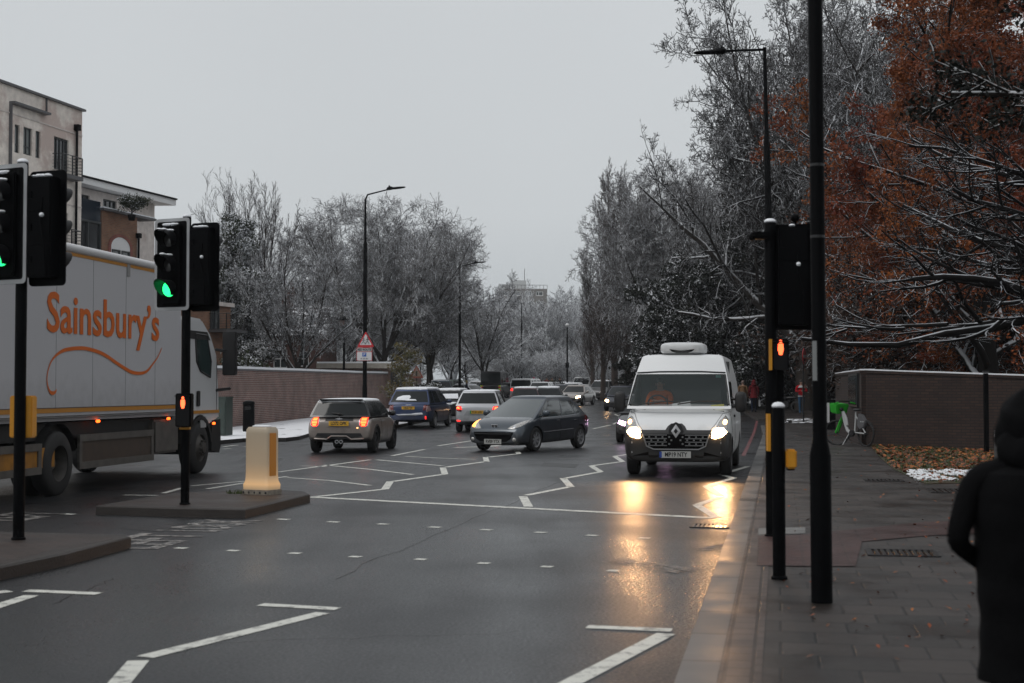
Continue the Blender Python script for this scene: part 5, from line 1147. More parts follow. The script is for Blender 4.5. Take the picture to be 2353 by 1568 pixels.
for x, y, r in wsv: wheel(t, x, y, r, .22, RIMD, 8, .6)
b.data.materials.append(VG); gi_ = len(b.data.materials)-1
for p in b.data.polygons:
    if p.center.z < .42 or (p.center.y > 2.15 and p.center.z < .80 and abs(p.center.x) > .80): p.material_index = gi_
# black screen surround
for k, sgn in enumerate((-1, 1)): seam(t, TC, 'F', [(sgn*.955, 1.36), (sgn*.93, 1.55), (sgn*.885, 1.78), (sgn*.86, 1.93)], PLAST, .016, 'screen_rubber', .0)
seam(t, TC, 'F', [(-.86, 1.965), (-.4, 1.985), (.4, 1.985), (.86, 1.965)], PLAST, .02, 'screen_rubber', .0)
seam(t, TC, 'F', [(-.95, 1.335), (-.4, 1.33), (.4, 1.33), (.95, 1.335)], PLAST, .035, 'screen_rubber', .0)
f = MB(); f.tube([(.66, 2.36, 1.37), (.2, 2.33, 1.42), (-.05, 2.32, 1.395)], .014, 5); f.tube([(-.0, 2.37, 1.36), (-.4, 2.33, 1.42), (-.8, 2.26, 1.42)], .014, 5); f.build('wiper', PLAST, t)
lw = [(-1.03, .20), (-1.03, .88), (-.90, .90), (-.62, .70), (-.55, .52), (-.35, .46), (.35, .46), (.55, .52), (.62, .70), (.90, .90), (1.03, .88), (1.03, .20)]
patch(t, T, 'F', lw, VG, 'bumper', .012, .0, 5)
for s in (-1, 1):
    v = 'R' if s > 0 else 'L'
    patch(t, T, v, [(2.72, .30), (2.72, .84), (2.52, .84), (2.34, .80), (2.30, .3)], VG, 'bumper_side', .012)
    patch(t, T, 'F', [(s*.68, .74), (s*.74, .93), (s*.80, 1.06), (s*.90, 1.15), (s*.955, 1.08), (s*.955, .90), (s*.90, .80), (s*.84, .74), (s*.74, .71)], CLEAR, 'headlight', .01, .02)
    patch(t, T, 'F', [(s*.66, .74), (s*.68, .84), (s*.76, .93), (s*.88, .92), (s*.94, .84), (s*.86, .76), (s*.72, .72)], HEAD, 'lit_beam', .03, .03)
    patch(t, T, 'F', circ(s*.90, 1.03, .038, .045), SIDEL, 'side_lamp', .034, .02)
    f = MB(); f.ball((s*1.17, 1.78, 1.40), (.115, .08, .20), 14, 9, pw=.6); f.tube([(s*.98, 1.80, 1.32), (s*1.10, 1.79, 1.33)], .04, 8); f.tube([(s*.98, 1.80, 1.46), (s*1.10, 1.79, 1.45)], .025, 8); f.build('mirror', PLAST, t, smooth=True)
    f = MB(); f.box((s*1.17, 1.86, 1.26), (.15, .04, .1)); 
    seam(t, T, v, [(1.95, 1.25), (1.98, .95), (1.5, .5), (1.4, .38)], PLAST, .006); seam(t, T, v, [(.88, 1.3), (.88, .38)], PLAST, .006)
    h, nn = proj(T, v, 1.1, 1.12); f = MB(); f.box(h+nn*.015, (.03, .2, .05)); f.build('door_handle', PLAST, t, bevel=.008)
    seam(t, T, 'F', [(s*.98, 1.22), (s*.84, 1.18), (s*.72, .98), (s*.62, .86)], mat('gap_grey', (.1, .1, .1), .6), .005, 'panel_gap')
    seam(t, TC, 'T', [(s*.70, .9), (s*.72, -2.5)], VW, .014, 'roof_rib', 0)
patch(t, T, 'F', [(-.66, .88), (-.20, .88), (-.16, .95), (-.10, 1.0), (.10, 1.0), (.16, .95), (.20, .88), (.66, .88), (.64, .80), (.58, .70), (-.58, .70), (-.64, .80)], PLAST, 'grille_top', .022, .0, 4)
patch(t, T, 'F', [(-.62, .80), (.62, .80), (.55, .60), (.44, .52), (-.44, .52), (-.55, .60)], mat('grille_black', (0,)*3), 'grille', .024, 0, 4)
GC = mat('grille_chrome', (.25, .25, .25), .3, metal=.7)
for z_, w_ in ((.785, .60), (.72, .58), (.655, .56), (.59, .52)): seam(t, T, 'F', [(-w_, z_), (-.17, z_)], GC, .009, 'grille_bar', .034); seam(t, T, 'F', [(.17, z_), (w_, z_)], GC, .009, 'grille_bar', .034)
seam(t, T, 'F', [(-.62, .80), (-.55, .58), (-.42, .52), (.42, .52), (.55, .58), (.62, .80)], GC, .014, 'grille_edge', .03)
f = MB()
for i, z_ in enumerate((.75, .69, .62)):
    for k in range(-4, 5):
        if abs(k) < 1: continue
        h, _ = proj(T, 'F', k*.125+(i % 2)*.04*(1 if k < 0 else -1), z_); f.box(h+Vector((0, .034, 0)), (.03, .02, .03))
f.build('grille_mesh', GC, t)
h, _ = proj(T, 'F', 0, .90)
f = MB(); o_ = [(0, .13), (.09, 0), (0, -.13), (-.09, 0)]; i_ = [(0, .055), (.04, 0), (0, -.055), (-.04, 0)]
for k in range(4):
    j = (k+1) % 4; f.add([(o_[k][0], .02, o_[k][1]), (o_[j][0], .02, o_[j][1]), (i_[j][0], .03, i_[j][1]), (i_[k][0], .03, i_[k][1]), (o_[k][0], 0, o_[k][1]), (o_[j][0], 0, o_[j][1])], [(0, 1, 2, 3), (0, 4, 5, 1)])
o = f.build('badge', CHROME, t, fix=False); o.location = (0, h.y+.075, .86)
f = MB(); f.prism([(-.10, .12), (0, .17), (.10, .12), (.14, 0), (.09, -.16), (-.09, -.16), (-.14, 0)], 'y', -.03, .0); f.build('badge_mount', PLAST, o)
plate(t, 'MP19 NTY', L/2+.03, .42, 'F', PLW, .56, .125)
f = MB(); f.box((-.0, 0, 0), (.045, .014, .11)); o = f.build('plate_band', mat('plate_blue', (.02, .06, .3), .4), t); o.location = (.285, L/2+.03, .42)
# roof refrigeration unit
f = MB(); v = []; 
f.ball((0, 1.0, 0), (.455, .60, .125), 28, 14, pw=.5); fr = f.build('roof_unit', mat('unit_white', (.62, .63, .63), .35, var=.06), t, smooth=True); fr.location = (0, -.35, H+.12)
f = MB(); pts = [(-.25, -.02), (-.16, -.045), (0, -.05), (.16, -.045), (.25, -.02), (.20, -.07), (.11, -.095), (-.11, -.095), (-.20, -.07)]
TU = bvh(fr); patch(fr, TU, 'F', pts, mat('pit_black', (0,)*3), 'air_intake', .004, 0, 3)
f = MB(); f.ball((.64, 1.08, 2.16), (.03, .03, .028), 8, 6); f.tube([(.64, 1.06, 2.17), (.645, .98, 2.40)], .006, 5); f.build('aerial', PLAST, t)
# cab interior and driver's papers
f = MB(); f.box((0, 1.62, 1.18), (1.72, .75, .10)); f.box((0, .55, 1.55), (1.80, .06, 1.3)); [f.box((x_, .85, 1.28), (.5, .14, .72)) for x_ in (-.5, -.0, .52)]; f.build('cab_interior', mat('cab_grey', (.06, .065, .065), .8), t)
f = MB(); f.lathe([(.19, 0), (.21, .015), (.19, .03), (.175, .015), (.19, 0)], 18, 'y'); o = f.build('steering_wheel', SEAT, t, smooth=True); o.location = (.46, 1.42, 1.36); o.rotation_euler = (R(-25), 0, 0)
PAP = mat('paper', (.6, .62, .62), .7)
f = MB(); f.add([(.16, 1.80, 1.27), (-.20, 1.80, 1.27), (-.20, 1.72, 1.42), (.16, 1.72, 1.36)], [(0, 1, 2, 3)]); f.build('dashboard_papers', PAP, t)
f = MB(); f.add([(-.60, 1.86, 1.26), (-.85, 1.84, 1.26), (-.85, 1.78, 1.36), (-.60, 1.80, 1.34)], [(0, 1, 2, 3)]); f.build('dashboard_note', mat('yellow_note', (.55, .5, .1), .7), t)
f = MB(); f.box((-.72, 1.33, 1.90), (.1, .01, .05)); f.build('screen_sticker', mat('sticker_teal', (.15, .45, .38), .5), t)
VAN = t
# headlamp beams: real spot lamps inside the headlights
for s in (-1, 1):
    ld = bpy.data.lights.new('headlight_beam', 'SPOT'); ld.energy = 115; ld.color = (1, .52, .22); ld.spot_size = R(70); ld.spot_blend = .8; ld.shadow_soft_size = .09
    lo = bpy.data.objects.new('headlight_beam', ld); C.objects.link(lo); lo.parent = t; lo.location = (s*.80, L/2+.12, .84); lo.rotation_euler = (R(90-8), 0, 0); lo.rotation_euler = (R(82), 0, 0)
    lo.rotation_euler = Vector((0, -1, .14)).to_track_quat('Z', 'Y').to_euler()

# ---------------- the supermarket lorry
TW = mat('paint_lorry_white', (.50, .50, .52), .45, coat=.2, dirt=2.6); TC_ = mat('cab_white', (.55, .56, .57), .35, coat=.5, dirt=.9)
ORG = mat('orange_vinyl', (.62, .13, .012), .45); AMB = mat('amber_stripe', (.48, .21, .03), .45); CHAS = mat('chassis_black', (.010, .010, .010), .7, var=.3); TGR = mat('side_guard_grey', (.085, .078, .070), .55, var=.3, vscale=5)
pr, pf = Vector((XY(140, 22.0), 22.0, 0)), Vector((XY(462, 27.9), 27.9, 0))
u = (pf-pr).normalized(); thd = math.atan2(u.x, u.y)
TH_T = thd
# local frame: x right, y forward, origin on the ground below the right outer face at the rear axle
lor = thing('lorry', 'large white supermarket lorry with an orange name and wave on its side', 'lorry', (pr.x, pr.y, 0), -thd)
class LP:
    @staticmethod
    def loc(x, y, off=0.0):
        n = Vector((math.cos(thd), -math.sin(thd), 0)); d = ray(x, y); c = Vector((0, 0, EYE)); p0 = pr+n*off; t_ = (p0-c).dot(n)/d.dot(n); p = c+d*t_
        return (p-pr).dot(u), p.z
zb0 = LP.loc(300, 962)[1]; zb1 = LP.loc(300, 590)[1]; yf = LP.loc(416, 750)[0]; yr_ = -4.6; BW = 2.5
f = MB(); f.box((-BW/2+.02, (yf+yr_)/2, (zb0+zb1)/2), (BW, yf-yr_, zb1-zb0-.04)); bx_ = f.build('box_body', TW, lor, bevel=.06)
f = MB(); f.tube([(.0, yr_, zb1-.07), (.0, yf, zb1-.07)], .075, 10); f.tube([(-BW+.04, yr_, zb1-.07), (-BW+.04, yf, zb1-.07)], .075, 10); f.build('roof_rail', mat('rail_white', (.6, .6, .61), .4), lor, smooth=True)
def tstripe(y0, y1, z0, z1, m, name, off=.024): f = MB(); f.box((off, (y0+y1)/2, (z0+z1)/2), (.006, y1-y0, z1-z0)); return f.build(name, m, lor)
zs = LP.loc(250, 940)[1]; tstripe(yr_+.02, yf-.06, zs-.025, zs+.045, AMB, 'lower_stripe'); zs2 = LP.loc(250, 598)[1]; tstripe(yr_+.02, yf-.02, zs2-.05, zs2+.06, AMB, 'upper_stripe')
tstripe(yf-.0, yf+.055, zb0+.02, zb1-.1, mat('edge_trim', (.20, .13, .09), .5), 'front_edge', .01)
f = MB()
for z_ in (zs+.05, zb0+.10): f.box((.026, (yf+yr_)/2, z_), (.012, yf-yr_-.1, .012))
f.build('side_seams', TGR, lor)
for k_ in range(1, 8): MB().box((.0215, yf-1.28*k_, (zb0+zb1)/2), (.004, .006, zb1-zb0-.3)).build('panel_joint', mat('joint_grey', (.22, .22, .23), .5), lor)
tx0 = LP.loc(104, 720)[0]; tx1 = LP.loc(362, 760)[0]
cap0, base0 = LP.loc(112, 668)[1], LP.loc(112, 763)[1]
tt = text('name_lettering', "Sainsbury\u2019s", 1.0, ORG, lor, (0, 0, 0), (PI/2, 0, PI/2), 1, 'LEFT', .002, .016)
xs = [v.co.x for v in tt.data.vertices]; w_ = max(xs)-min(xs)
ys0 = [v.co.y for v in tt.data.vertices if v.co.x < min(xs)+.5]; hcap = max(ys0)-min(ys0); 
tt.data.transform(Matrix.Translation((-min(xs), -min(ys0), 0))); tt.data.transform(Matrix.Diagonal(((tx1-tx0)/w_, (cap0-base0)/hcap, 1, 1)))
tt.location = (.03, tx0, base0)
wv = [(98, 0)]
wpts = [(395, 1143), (385, 1162), (365, 1170), (345, 1155), (330, 1110), (326, 1060), (335, 1000), (360, 935), (400, 890), (445, 862), (500, 850), (560, 845), (620, 850), (700, 873), (760, 903), (820, 945), (880, 985), (940, 1018), (1000, 1026), (1050, 1010), (1095, 955), (1130, 905), (1160, 835)]
wth = [.010, .022, .03, .022, .014, .011, .012, .015, .022, .028, .03, .03, .03, .03, .03, .03, .03, .03, .028, .024, .018, .014, .008]
wl_ = [LP.loc(x_*.3183, (850+y_*.5102)/1.6029) for x_, y_ in wpts]
# smooth the wave with Catmull-Rom
def cr(p0, p1, p2, p3, t_): return tuple(.5*((2*b)+(-a+c)*t_+(2*a-5*b+4*c-d)*t_*t_+(-a+3*b-3*c+d)*t_**3) for a, b, c, d in zip(p0, p1, p2, p3))
sm, sw = [], []
for i in range(len(wl_)-1):
    for k in range(6):
        P_ = [wl_[max(0, i-1)], wl_[i], wl_[i+1], wl_[min(len(wl_)-1, i+2)]]; sm.append(cr(*P_, k/6)); sw.append(wth[i]+(wth[i+1]-wth[i])*k/6)
f = MB(); v = []
for i, (a, b_) in enumerate(sm):
    p, q = sm[max(0, i-1)], sm[min(len(sm)-1, i+1)]; d_ = Vector((q[0]-p[0], q[1]-p[1])).normalized(); w_ = sw[i]
    v += [(.030, a-d_.y*w_, b_+d_.x*w_), (.030, a+d_.y*w_, b_-d_.x*w_)]
f.add(v, [(2*i, 2*i+1, 2*i+3, 2*i+2) for i in range(len(sm)-1)]); f.build('wave_stripe', ORG, lor, fix=False)
s0, s1 = LP.loc(292, 620); f = MB(); f.box((.028, s0, s1), (.01, .12, .22)); f.build('small_sticker', mat('sticker_grey', (.25, .25, .25), .5), lor)
# chassis, guards, wheels
f = MB(); f.box((-BW/2, (yf+yr_)/2, zb0-.14), (BW-.3, yf-yr_-.1, .26)); [f.box((x_, (yf+yr_)/2+.5, zb0-.35), (.1, yf-yr_+1, .3)) for x_ in (-.85, -1.65)]; f.build('chassis', CHAS, lor)
f = MB(); f.box((-BW/2, 0, .5), (2.0, .3, .3)); f.box((-BW/2, 5.9, .5), (2.0, .25, .25)); f.box((-2.0, 2.9, .62), (.5, 1.6, .5)); f.tube([(-.35, 3.2, .7), (-.35, 4.1, .7)], .17, 12); f.build('running_gear', CHAS, lor)
def guard(y0, y1, z0, z1, panel=True):
    f = MB(); f.box((-.03, (y0+y1)/2, z1), (.04, y1-y0, .11)); f.box((-.03, (y0+y1)/2, z0), (.04, y1-y0, .11)); f.box((-.035, y0+.05, (z0+z1)/2), (.04, .1, z1-z0)); f.box((-.035, y1-.05, (z0+z1)/2), (.04, .1, z1-z0)); g = f.build('side_guard', TGR, lor)
    if panel: f = MB(); f.box((-.045, (y0+y1)/2, (z0+z1)/2), (.02, y1-y0-.2, z1-z0-.1)); f.build('guard_panel', mat('guard_brown', (.055, .038, .028), .6, var=.3), g)
g0 = LP.loc(185, 1030)[0]; g1 = LP.loc(355, 1030)[0]; guard(g0, g1, LP.loc(200, 1068)[1], LP.loc(200, 1005)[1])
f = MB(); f.box((-.3, (g1+.04+LP.loc(414, 1030)[0])/2, .78), (.55, LP.loc(414, 1030)[0]-g1-.08, .62)); f.build('fuel_tank', TGR, lor, bevel=.04)
r0 = LP.loc(98, 1040)[0]; guard(-3.4, r0, LP.loc(60, 1085)[1], LP.loc(60, 1030)[1], False); f = MB(); f.box((-.05, -1.7, LP.loc(60, 1056)[1]), (.02, 3.2, .3)); f.build('amber_guard_panel', mat('amber_guard', (.30, .13, .012), .5, var=.3), lor)
def twheel(y, x, nm='wheel', dual=False, r=.50):
    e = bpy.data.objects.new(nm, None); C.objects.link(e); e.parent = lor; e.location = (x, y, r)
    f = MB(); w = .28
    for dx in ((0, -.32) if dual else (0,)): f.lathe([(r*.56, w/2+dx), (r*.62, w/2+dx), (r*.9, w/2+dx-.01), (r*.98, w/2-.04+dx), (r, w/4+dx), (r, -w/4+dx), (r*.9, -w/2+dx), (r*.5, -w/2+dx)], 36, 'x')
    f.build('tyre', TYRE, e, smooth=True)
    f = MB()
    if dual: f.lathe([(r*.57, .12), (r*.55, .13), (r*.50, .06), (r*.44, -.10), (r*.25, -.12), (r*.22, .0), (r*.16, .03), (0, .03)], 30, 'x')
    else: f.lathe([(r*.57, .13), (r*.53, .14), (r*.50, .10), (r*.42, .12), (r*.34, .16), (r*.22, .17), (r*.2, .22), (0, .23)], 30, 'x')
    for k in range(10): a = 2*PI*k/10; rr_ = r*(.30 if dual else .28); f.lathe([(.022, 0), (.022, .05), (0, .055)], 6, 'x', ((-.12 if dual else .155), rr_*math.cos(a), rr_*math.sin(a)))
    f.build('rim', mat('lorry_rim', (.06, .055, .05), .55, metal=.3, var=.3), e, smooth=True)
for y_ in (0, 5.97):
    twheel(y_, -.14, dual=(y_ == 0)); twheel(y_, -BW+.14)
f = MB(); a_ = [(math.cos(R(a))*.62, .5+math.sin(R(a))*.62) for a in range(15, 166, 15)]
v = []
for x_ in (-.02, -.5): v += [(x_, p[0], p[1]) for p in a_]
n_ = len(a_); f.add(v, [(i, i+1, n_+i+1, n_+i) for i in range(n_-1)]); f.build('mudguard', CHAS, lor, fix=False)
# cab
cy0, cy1 = yf+.16, LP.loc(505, 1000)[0]; zc1 = 3.05
prof = [(cy0, .95), (cy0, 2.95), (cy0+.25, zc1), (cy0+1.0, zc1-.02), (cy0+1.45, zc1-.28), (cy1-.14, 2.35), (cy1, 1.55), (cy1+.02, 1.05)]
# arch cut-out over the front wheel
arc = [(5.97+.60*math.cos(R(a)), .5+.60*math.sin(R(a))) for a in range(30, 146, 12)]
prof2 = prof+[p for p in arc if p[1] > .9 and p[0] < cy1-.02 and p[0] > cy0]
f = MB(); f.prism(prof2, 'x', -BW+.06, -.02); cabb = f.build('cab', TC_, lor, bevel=.05)
f = MB(); f.prism([(cy1-.45, .42), (cy1-.42, 1.02), (cy1+.05, 1.04), (cy1+.08, .5), (cy1, .36)], 'x', -BW+.05, -.01); f.prism([(5.97+.55*math.cos(R(a)), .5+.55*math.sin(R(a))) for a in range(10, 171, 16)]+[(5.97+.63*math.cos(R(a)), .5+.63*math.sin(R(a))) for a in range(170, 9, -16)], 'x', -.45, .01); f.build('bumper', CHAS, lor)
wz = [LP.loc(x_, y_) for x_, y_ in ((450, 766), (476, 770), (486, 830), (484, 866), (462, 852), (453, 830))]
f = MB(); f.prism(wz, 'x', -.024, -.012); f.build('side_window', mat('lorry_glass', (.018, .035, .035), .05, spec=.9), cabb)
f = MB(); f.tube([(-.012, a, b_) for a, b_ in wz+wz[:1]], .02, 6); f.build('window_seal', PLAST, cabb)
f = MB(); f.box((-.005, (cy0+cy1)/2+.0, 1.2+.0), (.012, cy1-cy0-.1, .06)); f.build('cab_stripe', AMB, cabb)
f = MB(); f.prism([(cy0+.06, 2.78), (cy0+1.25, 2.78), (cy0+1.42, 2.62), (cy0+.06, 2.62)], 'x', -.022, -.008); f.build('visor_band', PLAST, cabb)
f = MB(); [f.tube([(-.015, cy0+.35, z0_) , (-.015, cy0+.35, z0_+.5)], .006, 4) for z0_ in (1.3, 1.8)]; f.tube([(-.015, cy1-.16, 1.2), (-.015, cy1-.16, 2.2)], .006, 4); f.build('door_gap', PLAST, cabb)
f = MB(); hx, hz = LP.loc(456, 915); f.box((-.0, hx, hz), (.02, .16, .3)); f.build('door_handle', PLAST, cabb, bevel=.01)
mx, mz = LP.loc(513, 810, .25); f = MB(); f.box((.22, cy1-.05, (LP.loc(512, 770)[1]+LP.loc(512, 855)[1])/2), (.28, .14, .88)); f.tube([(-.05, cy1-.2, 2.45), (.25, cy1-.06, 2.4)], .035, 6); f.tube([(-.05, cy1-.2, 1.62), (.25, cy1-.06, 1.66)], .035, 6); f.build('mirror', PLAST, lor, bevel=.05)
ORL = glow('orange_marker', (1.0, .10, .01), 5)
for x_, y_ in ((225, 967), (387, 961), (491, 972)):
    a, b_ = LP.loc(x_, y_); f = MB(); f.ball((.0, a, b_), (.02, .06, .025), 10, 6, pw=.6); f.build('side_marker', ORL, lor)
f = MB(); f.box((-.01, LP.loc(446, 950)[0]+.5, 1.0), (.02, .3, .22)); f.build('lower_sticker', mat('sticker_pale', (.35, .35, .35), .5), cabb)
# ---------------- parked and queueing cars
def P_(n, c, **k): return paintm(n, c, **k)
BLUE = P_('blue', (.008, .026, .085)); SILV = P_('silver', (.46, .47, .49), metal=.5); DK = P_('dark_grey', (.03, .032, .035)); WH = P_('white', (.66, .67, .68), metal=0); BEI = P_('beige', (.36, .32, .29)); TEAL = P_('teal', (.012, .035, .05)); NAVY = P_('navy', (.012, .015, .03)); BK = P_('jet', (.008, .008, .009)); GRN = P_('green', (.012, .03, .022)); GREY = P_('mid_grey', (.18, .18, .185))
# blue people carrier parked by the wall
t, b, T, cab, wn_ = car('deep blue people carrier, snow on its roof and rear window, by the long wall', 938, 56.2, 9.5, 'mpv', BLUE, snow=1.5, plates=None, face='B', group='cars parked by the long wall')
L = 4.6
TC = bvh(cab); h, _ = proj(T, 'B', 0, .80); plate(t, 'HK65 YJX', h.y-.03, .82, 'B', PLY)
RW = bvh(wn_['rear_window'])
patch(t, RW, 'B', [(-.56, 1.13), (-.50, 1.24), (-.30, 1.31), (-.02, 1.32), (.04, 1.25), (-.02, 1.16), (-.2, 1.12)], SNOW, 'window_snow', .015, .02); patch(t, RW, 'B', [(-.2, 1.12), (.0, 1.17), (.24, 1.16), (.30, 1.11), (0, 1.10)], SNOW, 'window_snow', .015, .02)
patch(t, T, 'B', [(-.5, .56), (-.2, .58), (.1, .585), (.3, .62), (.55, .64), (.6, .57), (.3, .53), (-.4, .53)], SNOW, 'bumper_snow', .03, .03)
patch(t, T, 'B', [(-.12, .93), (.12, .93), (.1, .97), (-.1, .97)], CHROME, 'badge', .01)
for s in (-1, 1): patch(t, T, 'B', [(s*.72, .66), (s*.70, .98), (s*.80, 1.0), (s*.86, .70)], mat('lamp_frost', (.32, .2, .2), .3), 'lamp_frost', .022, .015)
patch(t, T, 'B', [(.68, .38), (.68, .5), (.72, .5), (.72, .38)], BRAKE, 'fog_lamp', .02, .01)
# snow-covered dark car ahead of it
t, b, T, cab, wn_ = car('black hatchback thickly covered in snow, squeezed between the blue and the silver cars', 1022, 64.5, 9, 'hatch', BK, snow=1.8, face='B', group='cars parked by the long wall')
RW = bvh(wn_['rear_window']); patch(t, RW, 'B', [(-.58, 1.06), (-.52, 1.26), (.52, 1.28), (.58, 1.06)], SNOW, 'window_snow', .012, .02)
patch(t, T, 'B', [(-.3, .75), (-.6, .9), (.65, .92), (.3, .78)], SNOW, 'boot_snow', .02, .03)
# silver electric hatchback with brake lights
t, b, T, cab, wn_ = car('silver hatchback with glowing brake lights between the blue and the slate-grey cars', 1096, 52.3, 5.5, 'hatch', SILV, face='B', L=4.08, W=1.75, H=1.56, zb=1.0, boot=1.04, gt=(.35, -1.5), snow=.35)
for s in (-1, 1):
    patch(t, T, 'B', [(s*.56, .84), (s*.60, .95), (s*.80, 1.0), (s*.83, .90), (s*.72, .83)], BRAKE, 'brake_light', .03, .03); patch(t, T, 'B', [(s*.64, .86), (s*.66, .93), (s*.76, .94), (s*.76, .88)], BRAKEC, 'lamp_core', .07, .01)
    patch(t, T, 'B', [(s*.62, .40), (s*.62, .44), (s*.76, .46), (s*.76, .41)], BRAKE, 'reflector', .02, .01)
patch(t, T, 'B', [(-.5, .62), (-.38, .80), (.38, .80), (.5, .62)], P_('silver_recess', (.34, .35, .36)), 'plate_recess', .004)
h, _ = proj(T, 'B', 0, .74); pl_ = plate(t, 'YC21 LHU', h.y-.03, .75, 'B', PLY); f = MB(); f.box((-.235, -.002, 0), (.05, .014, .11)); f.build('green_band', mat('plate_green', (.02, .25, .05), .4), pl_)
patch(t, T, 'B', [(-.8, .30), (-.76, .42), (.76, .42), (.8, .30)], PLAST, 'bumper', .01); f = MB(); f.tube([(0, -1.35, 1.55), (.0, -1.5, 1.72)], .008, 5); f.build('aerial', PLAST, t)
# others in the queue
car('car behind the slate-grey hatchback, only its thinly snowed roof and red lamp showing', 1205, 76, 4, 'hatch', P_('maroon', (.05, .015, .018)), lit_r=BRAKE, snow=1.2, face='B')
car('car with a snow-capped roof just showing over the rear of the slate-grey hatchback', 1258, 78, 4, 'hatch', DK, snow=1.4, lit_r=None, face='B')
t, b, T, cab, wn_ = car('white minibus with a wide black rear window and red tail lights, behind the silver hatchback', 1196, 116, 14, 'minivan', WH, cat='van', lit_r=BRAKE, face='B', name='van', H=1.85)
car('teal people carrier with red lamps just past the end of the long wall', 1014, 107, -6, 'mpv', TEAL, lit_r=BRAKE, snow=.8, face='B', H=1.75)
car('dark green car whose roof shows behind the teal people carrier', 1016, 127, -50, 'estate', GRN, H=1.75)
car('pale car with a snowy windscreen partly hidden by the end of the long wall', 974, 118, -60, 'hatch', WH, snow=1.4)
car('silver saloon side-on beyond the snowy verge, left of the tall lamp post', 1062, 114, -52, 'saloon', SILV, lit_r=TAILD, snow=.8)
car('dark estate car standing behind the white minibus', 1180, 136, 60, 'estate', DK)
car('white car facing the camera, half hidden by the slate-grey hatchback', 1232, 112, 190, 'suv', WH, face='F', lit_f=HEADW, H=1.6)
car('dark saloon facing the camera behind the beige coupe', 1270, 106, 200, 'saloon', NAVY, face='F', lit_f=SIDEL, snow=0)
car('small white car facing the camera between the dark saloon and the grey off-roader', 1306, 120, 192, 'hatch', WH, face='F', lit_f=HEADW, snow=.8)
car('beige coupe with one bright headlight, facing the camera above the slate-grey car', 1305, 99, 198, 'saloon', BEI, face='F', lit_f=HEAD, group='cars queueing in the traffic')
car('grey off-road car with snow on its roof and bonnet in the oncoming lane', 1364, 120, 203, 'suv', GREY, face='F', lit_f=HEADW, snow=1.3, name='car', cat='car')
car('small dark hatchback with lit headlights just left of the white van', 1416, 84, 196, 'hatch', NAVY, face='F', lit_f=HEAD, L=3.8, W=1.69, H=1.50)
car('black car almost hidden behind the white van, one lamp showing at its left', 1476, 43, 190, 'hatch', BK, face='F', lit_f=glow('xenon', (1, .6, .95), 12))
# dark crew van seen from behind
t, b, T, cab, wn_ = car('tall matt-black van with red and yellow chevron corners, seen from behind', 1127, 131, 10, 'minivan', BK, cat='van', name='van', face='B', W=2.05, H=2.5, zb=1.25, wt=.92, boot=1.25, gb=(1.9, -2.44), gt=(1.1, -2.42), L=5.0)
for s in (-1, 1):
    for k in range(4): f = MB(); f.box((s*.86, -2.56, .72+.14*k), (.2, .02, .09)); f.build('chevron', mat('hi_vis_yellow', (.45, .62, .02), .4) if k % 2 else RS, t)
car('dark hatchback in the distant queue, right of the pink-hatted walker', 1252, 134, 195, 'hatch', DK, face='F', lit_f=HEADW)
car('white van far down the queue behind the small white car', 1330, 150, 195, 'minivan', WH, cat='van', name='van', face='F')
car('silver car far down the queue behind the dark saloon', 1282, 146, 195, 'saloon', SILV, face='F', snow=1)
car('grey car parked farthest left beyond the teal people carrier', 1095, 150, -60, 'hatch', GREY, snow=1)
car('dark car behind the grey off-roader with snow on its roof', 1392, 140, 198, 'hatch', DK, face='F', snow=1)
# red bus roof behind the wall
t = thing('bus', 'red bus roof and top of its dark windows showing above the long wall', 'bus', (XY(705, 96), 96, gz(96)), R(82))
zt_ = zat(833, 96)-gz(96)
f = MB(); f.box((0, 0, zt_/2+.2), (2.45, 3.4, zt_-.5)); f.build('body', mat('bus_red', (.26, .015, .02), .4, coat=.5), t, bevel=.1)
f = MB(); f.box((0, 0, zt_-.62), (2.47, 3.3, .5)); f.box((0, -.0, zt_-.62), (2.3, 3.42, .5)); f.build('window_band', GLASS, t)
for s in (-1, 1):
    for y in (1.1, -1.1): wheel(t, s*1.05, y, .45, .25)
# ------------------------------------------------------------------ trees
def bark(name, c, lo=.12, hi=.45, snow=(.62, .64, .67)):
    m = bpy.data.materials.new(name); n, l, b = nt(m); g = n.new('ShaderNodeNewGeometry'); sp = n.new('ShaderNodeSeparateXYZ'); l.new(g.outputs['Normal'], sp.inputs[0])
    tc = n.new('ShaderNodeTexCoord'); nz = n.new('ShaderNodeTexNoise'); nz.inputs['Scale'].default_value = 1.7; nz.inputs['Detail'].default_value = 4; l.new(tc.outputs['Object'], nz.inputs['Vector'])
    ma = n.new('ShaderNodeMath'); ma.operation = 'MULTIPLY_ADD'; ma.inputs[1].default_value = .9; l.new(nz.outputs[0], ma.inputs[0]); l.new(sp.outputs['Z'], ma.inputs[2])
    mr = n.new('ShaderNodeMapRange'); mr.inputs[1].default_value = lo+.45; mr.inputs[2].default_value = hi+.45; l.new(ma.outputs[0], mr.inputs[0])
    mx = n.new('ShaderNodeMix'); mx.data_type = 'RGBA'; l.new(mr.outputs[0], mx.inputs[0]); mx.inputs[6].default_value = (*c, 1); mx.inputs[7].default_value = (*snow, 1)
    l.new(mx.outputs[2], b.inputs['Base Color']); b.inputs['Roughness'].default_value = .85; b.inputs['Specular IOR Level'].default_value = .2; return m
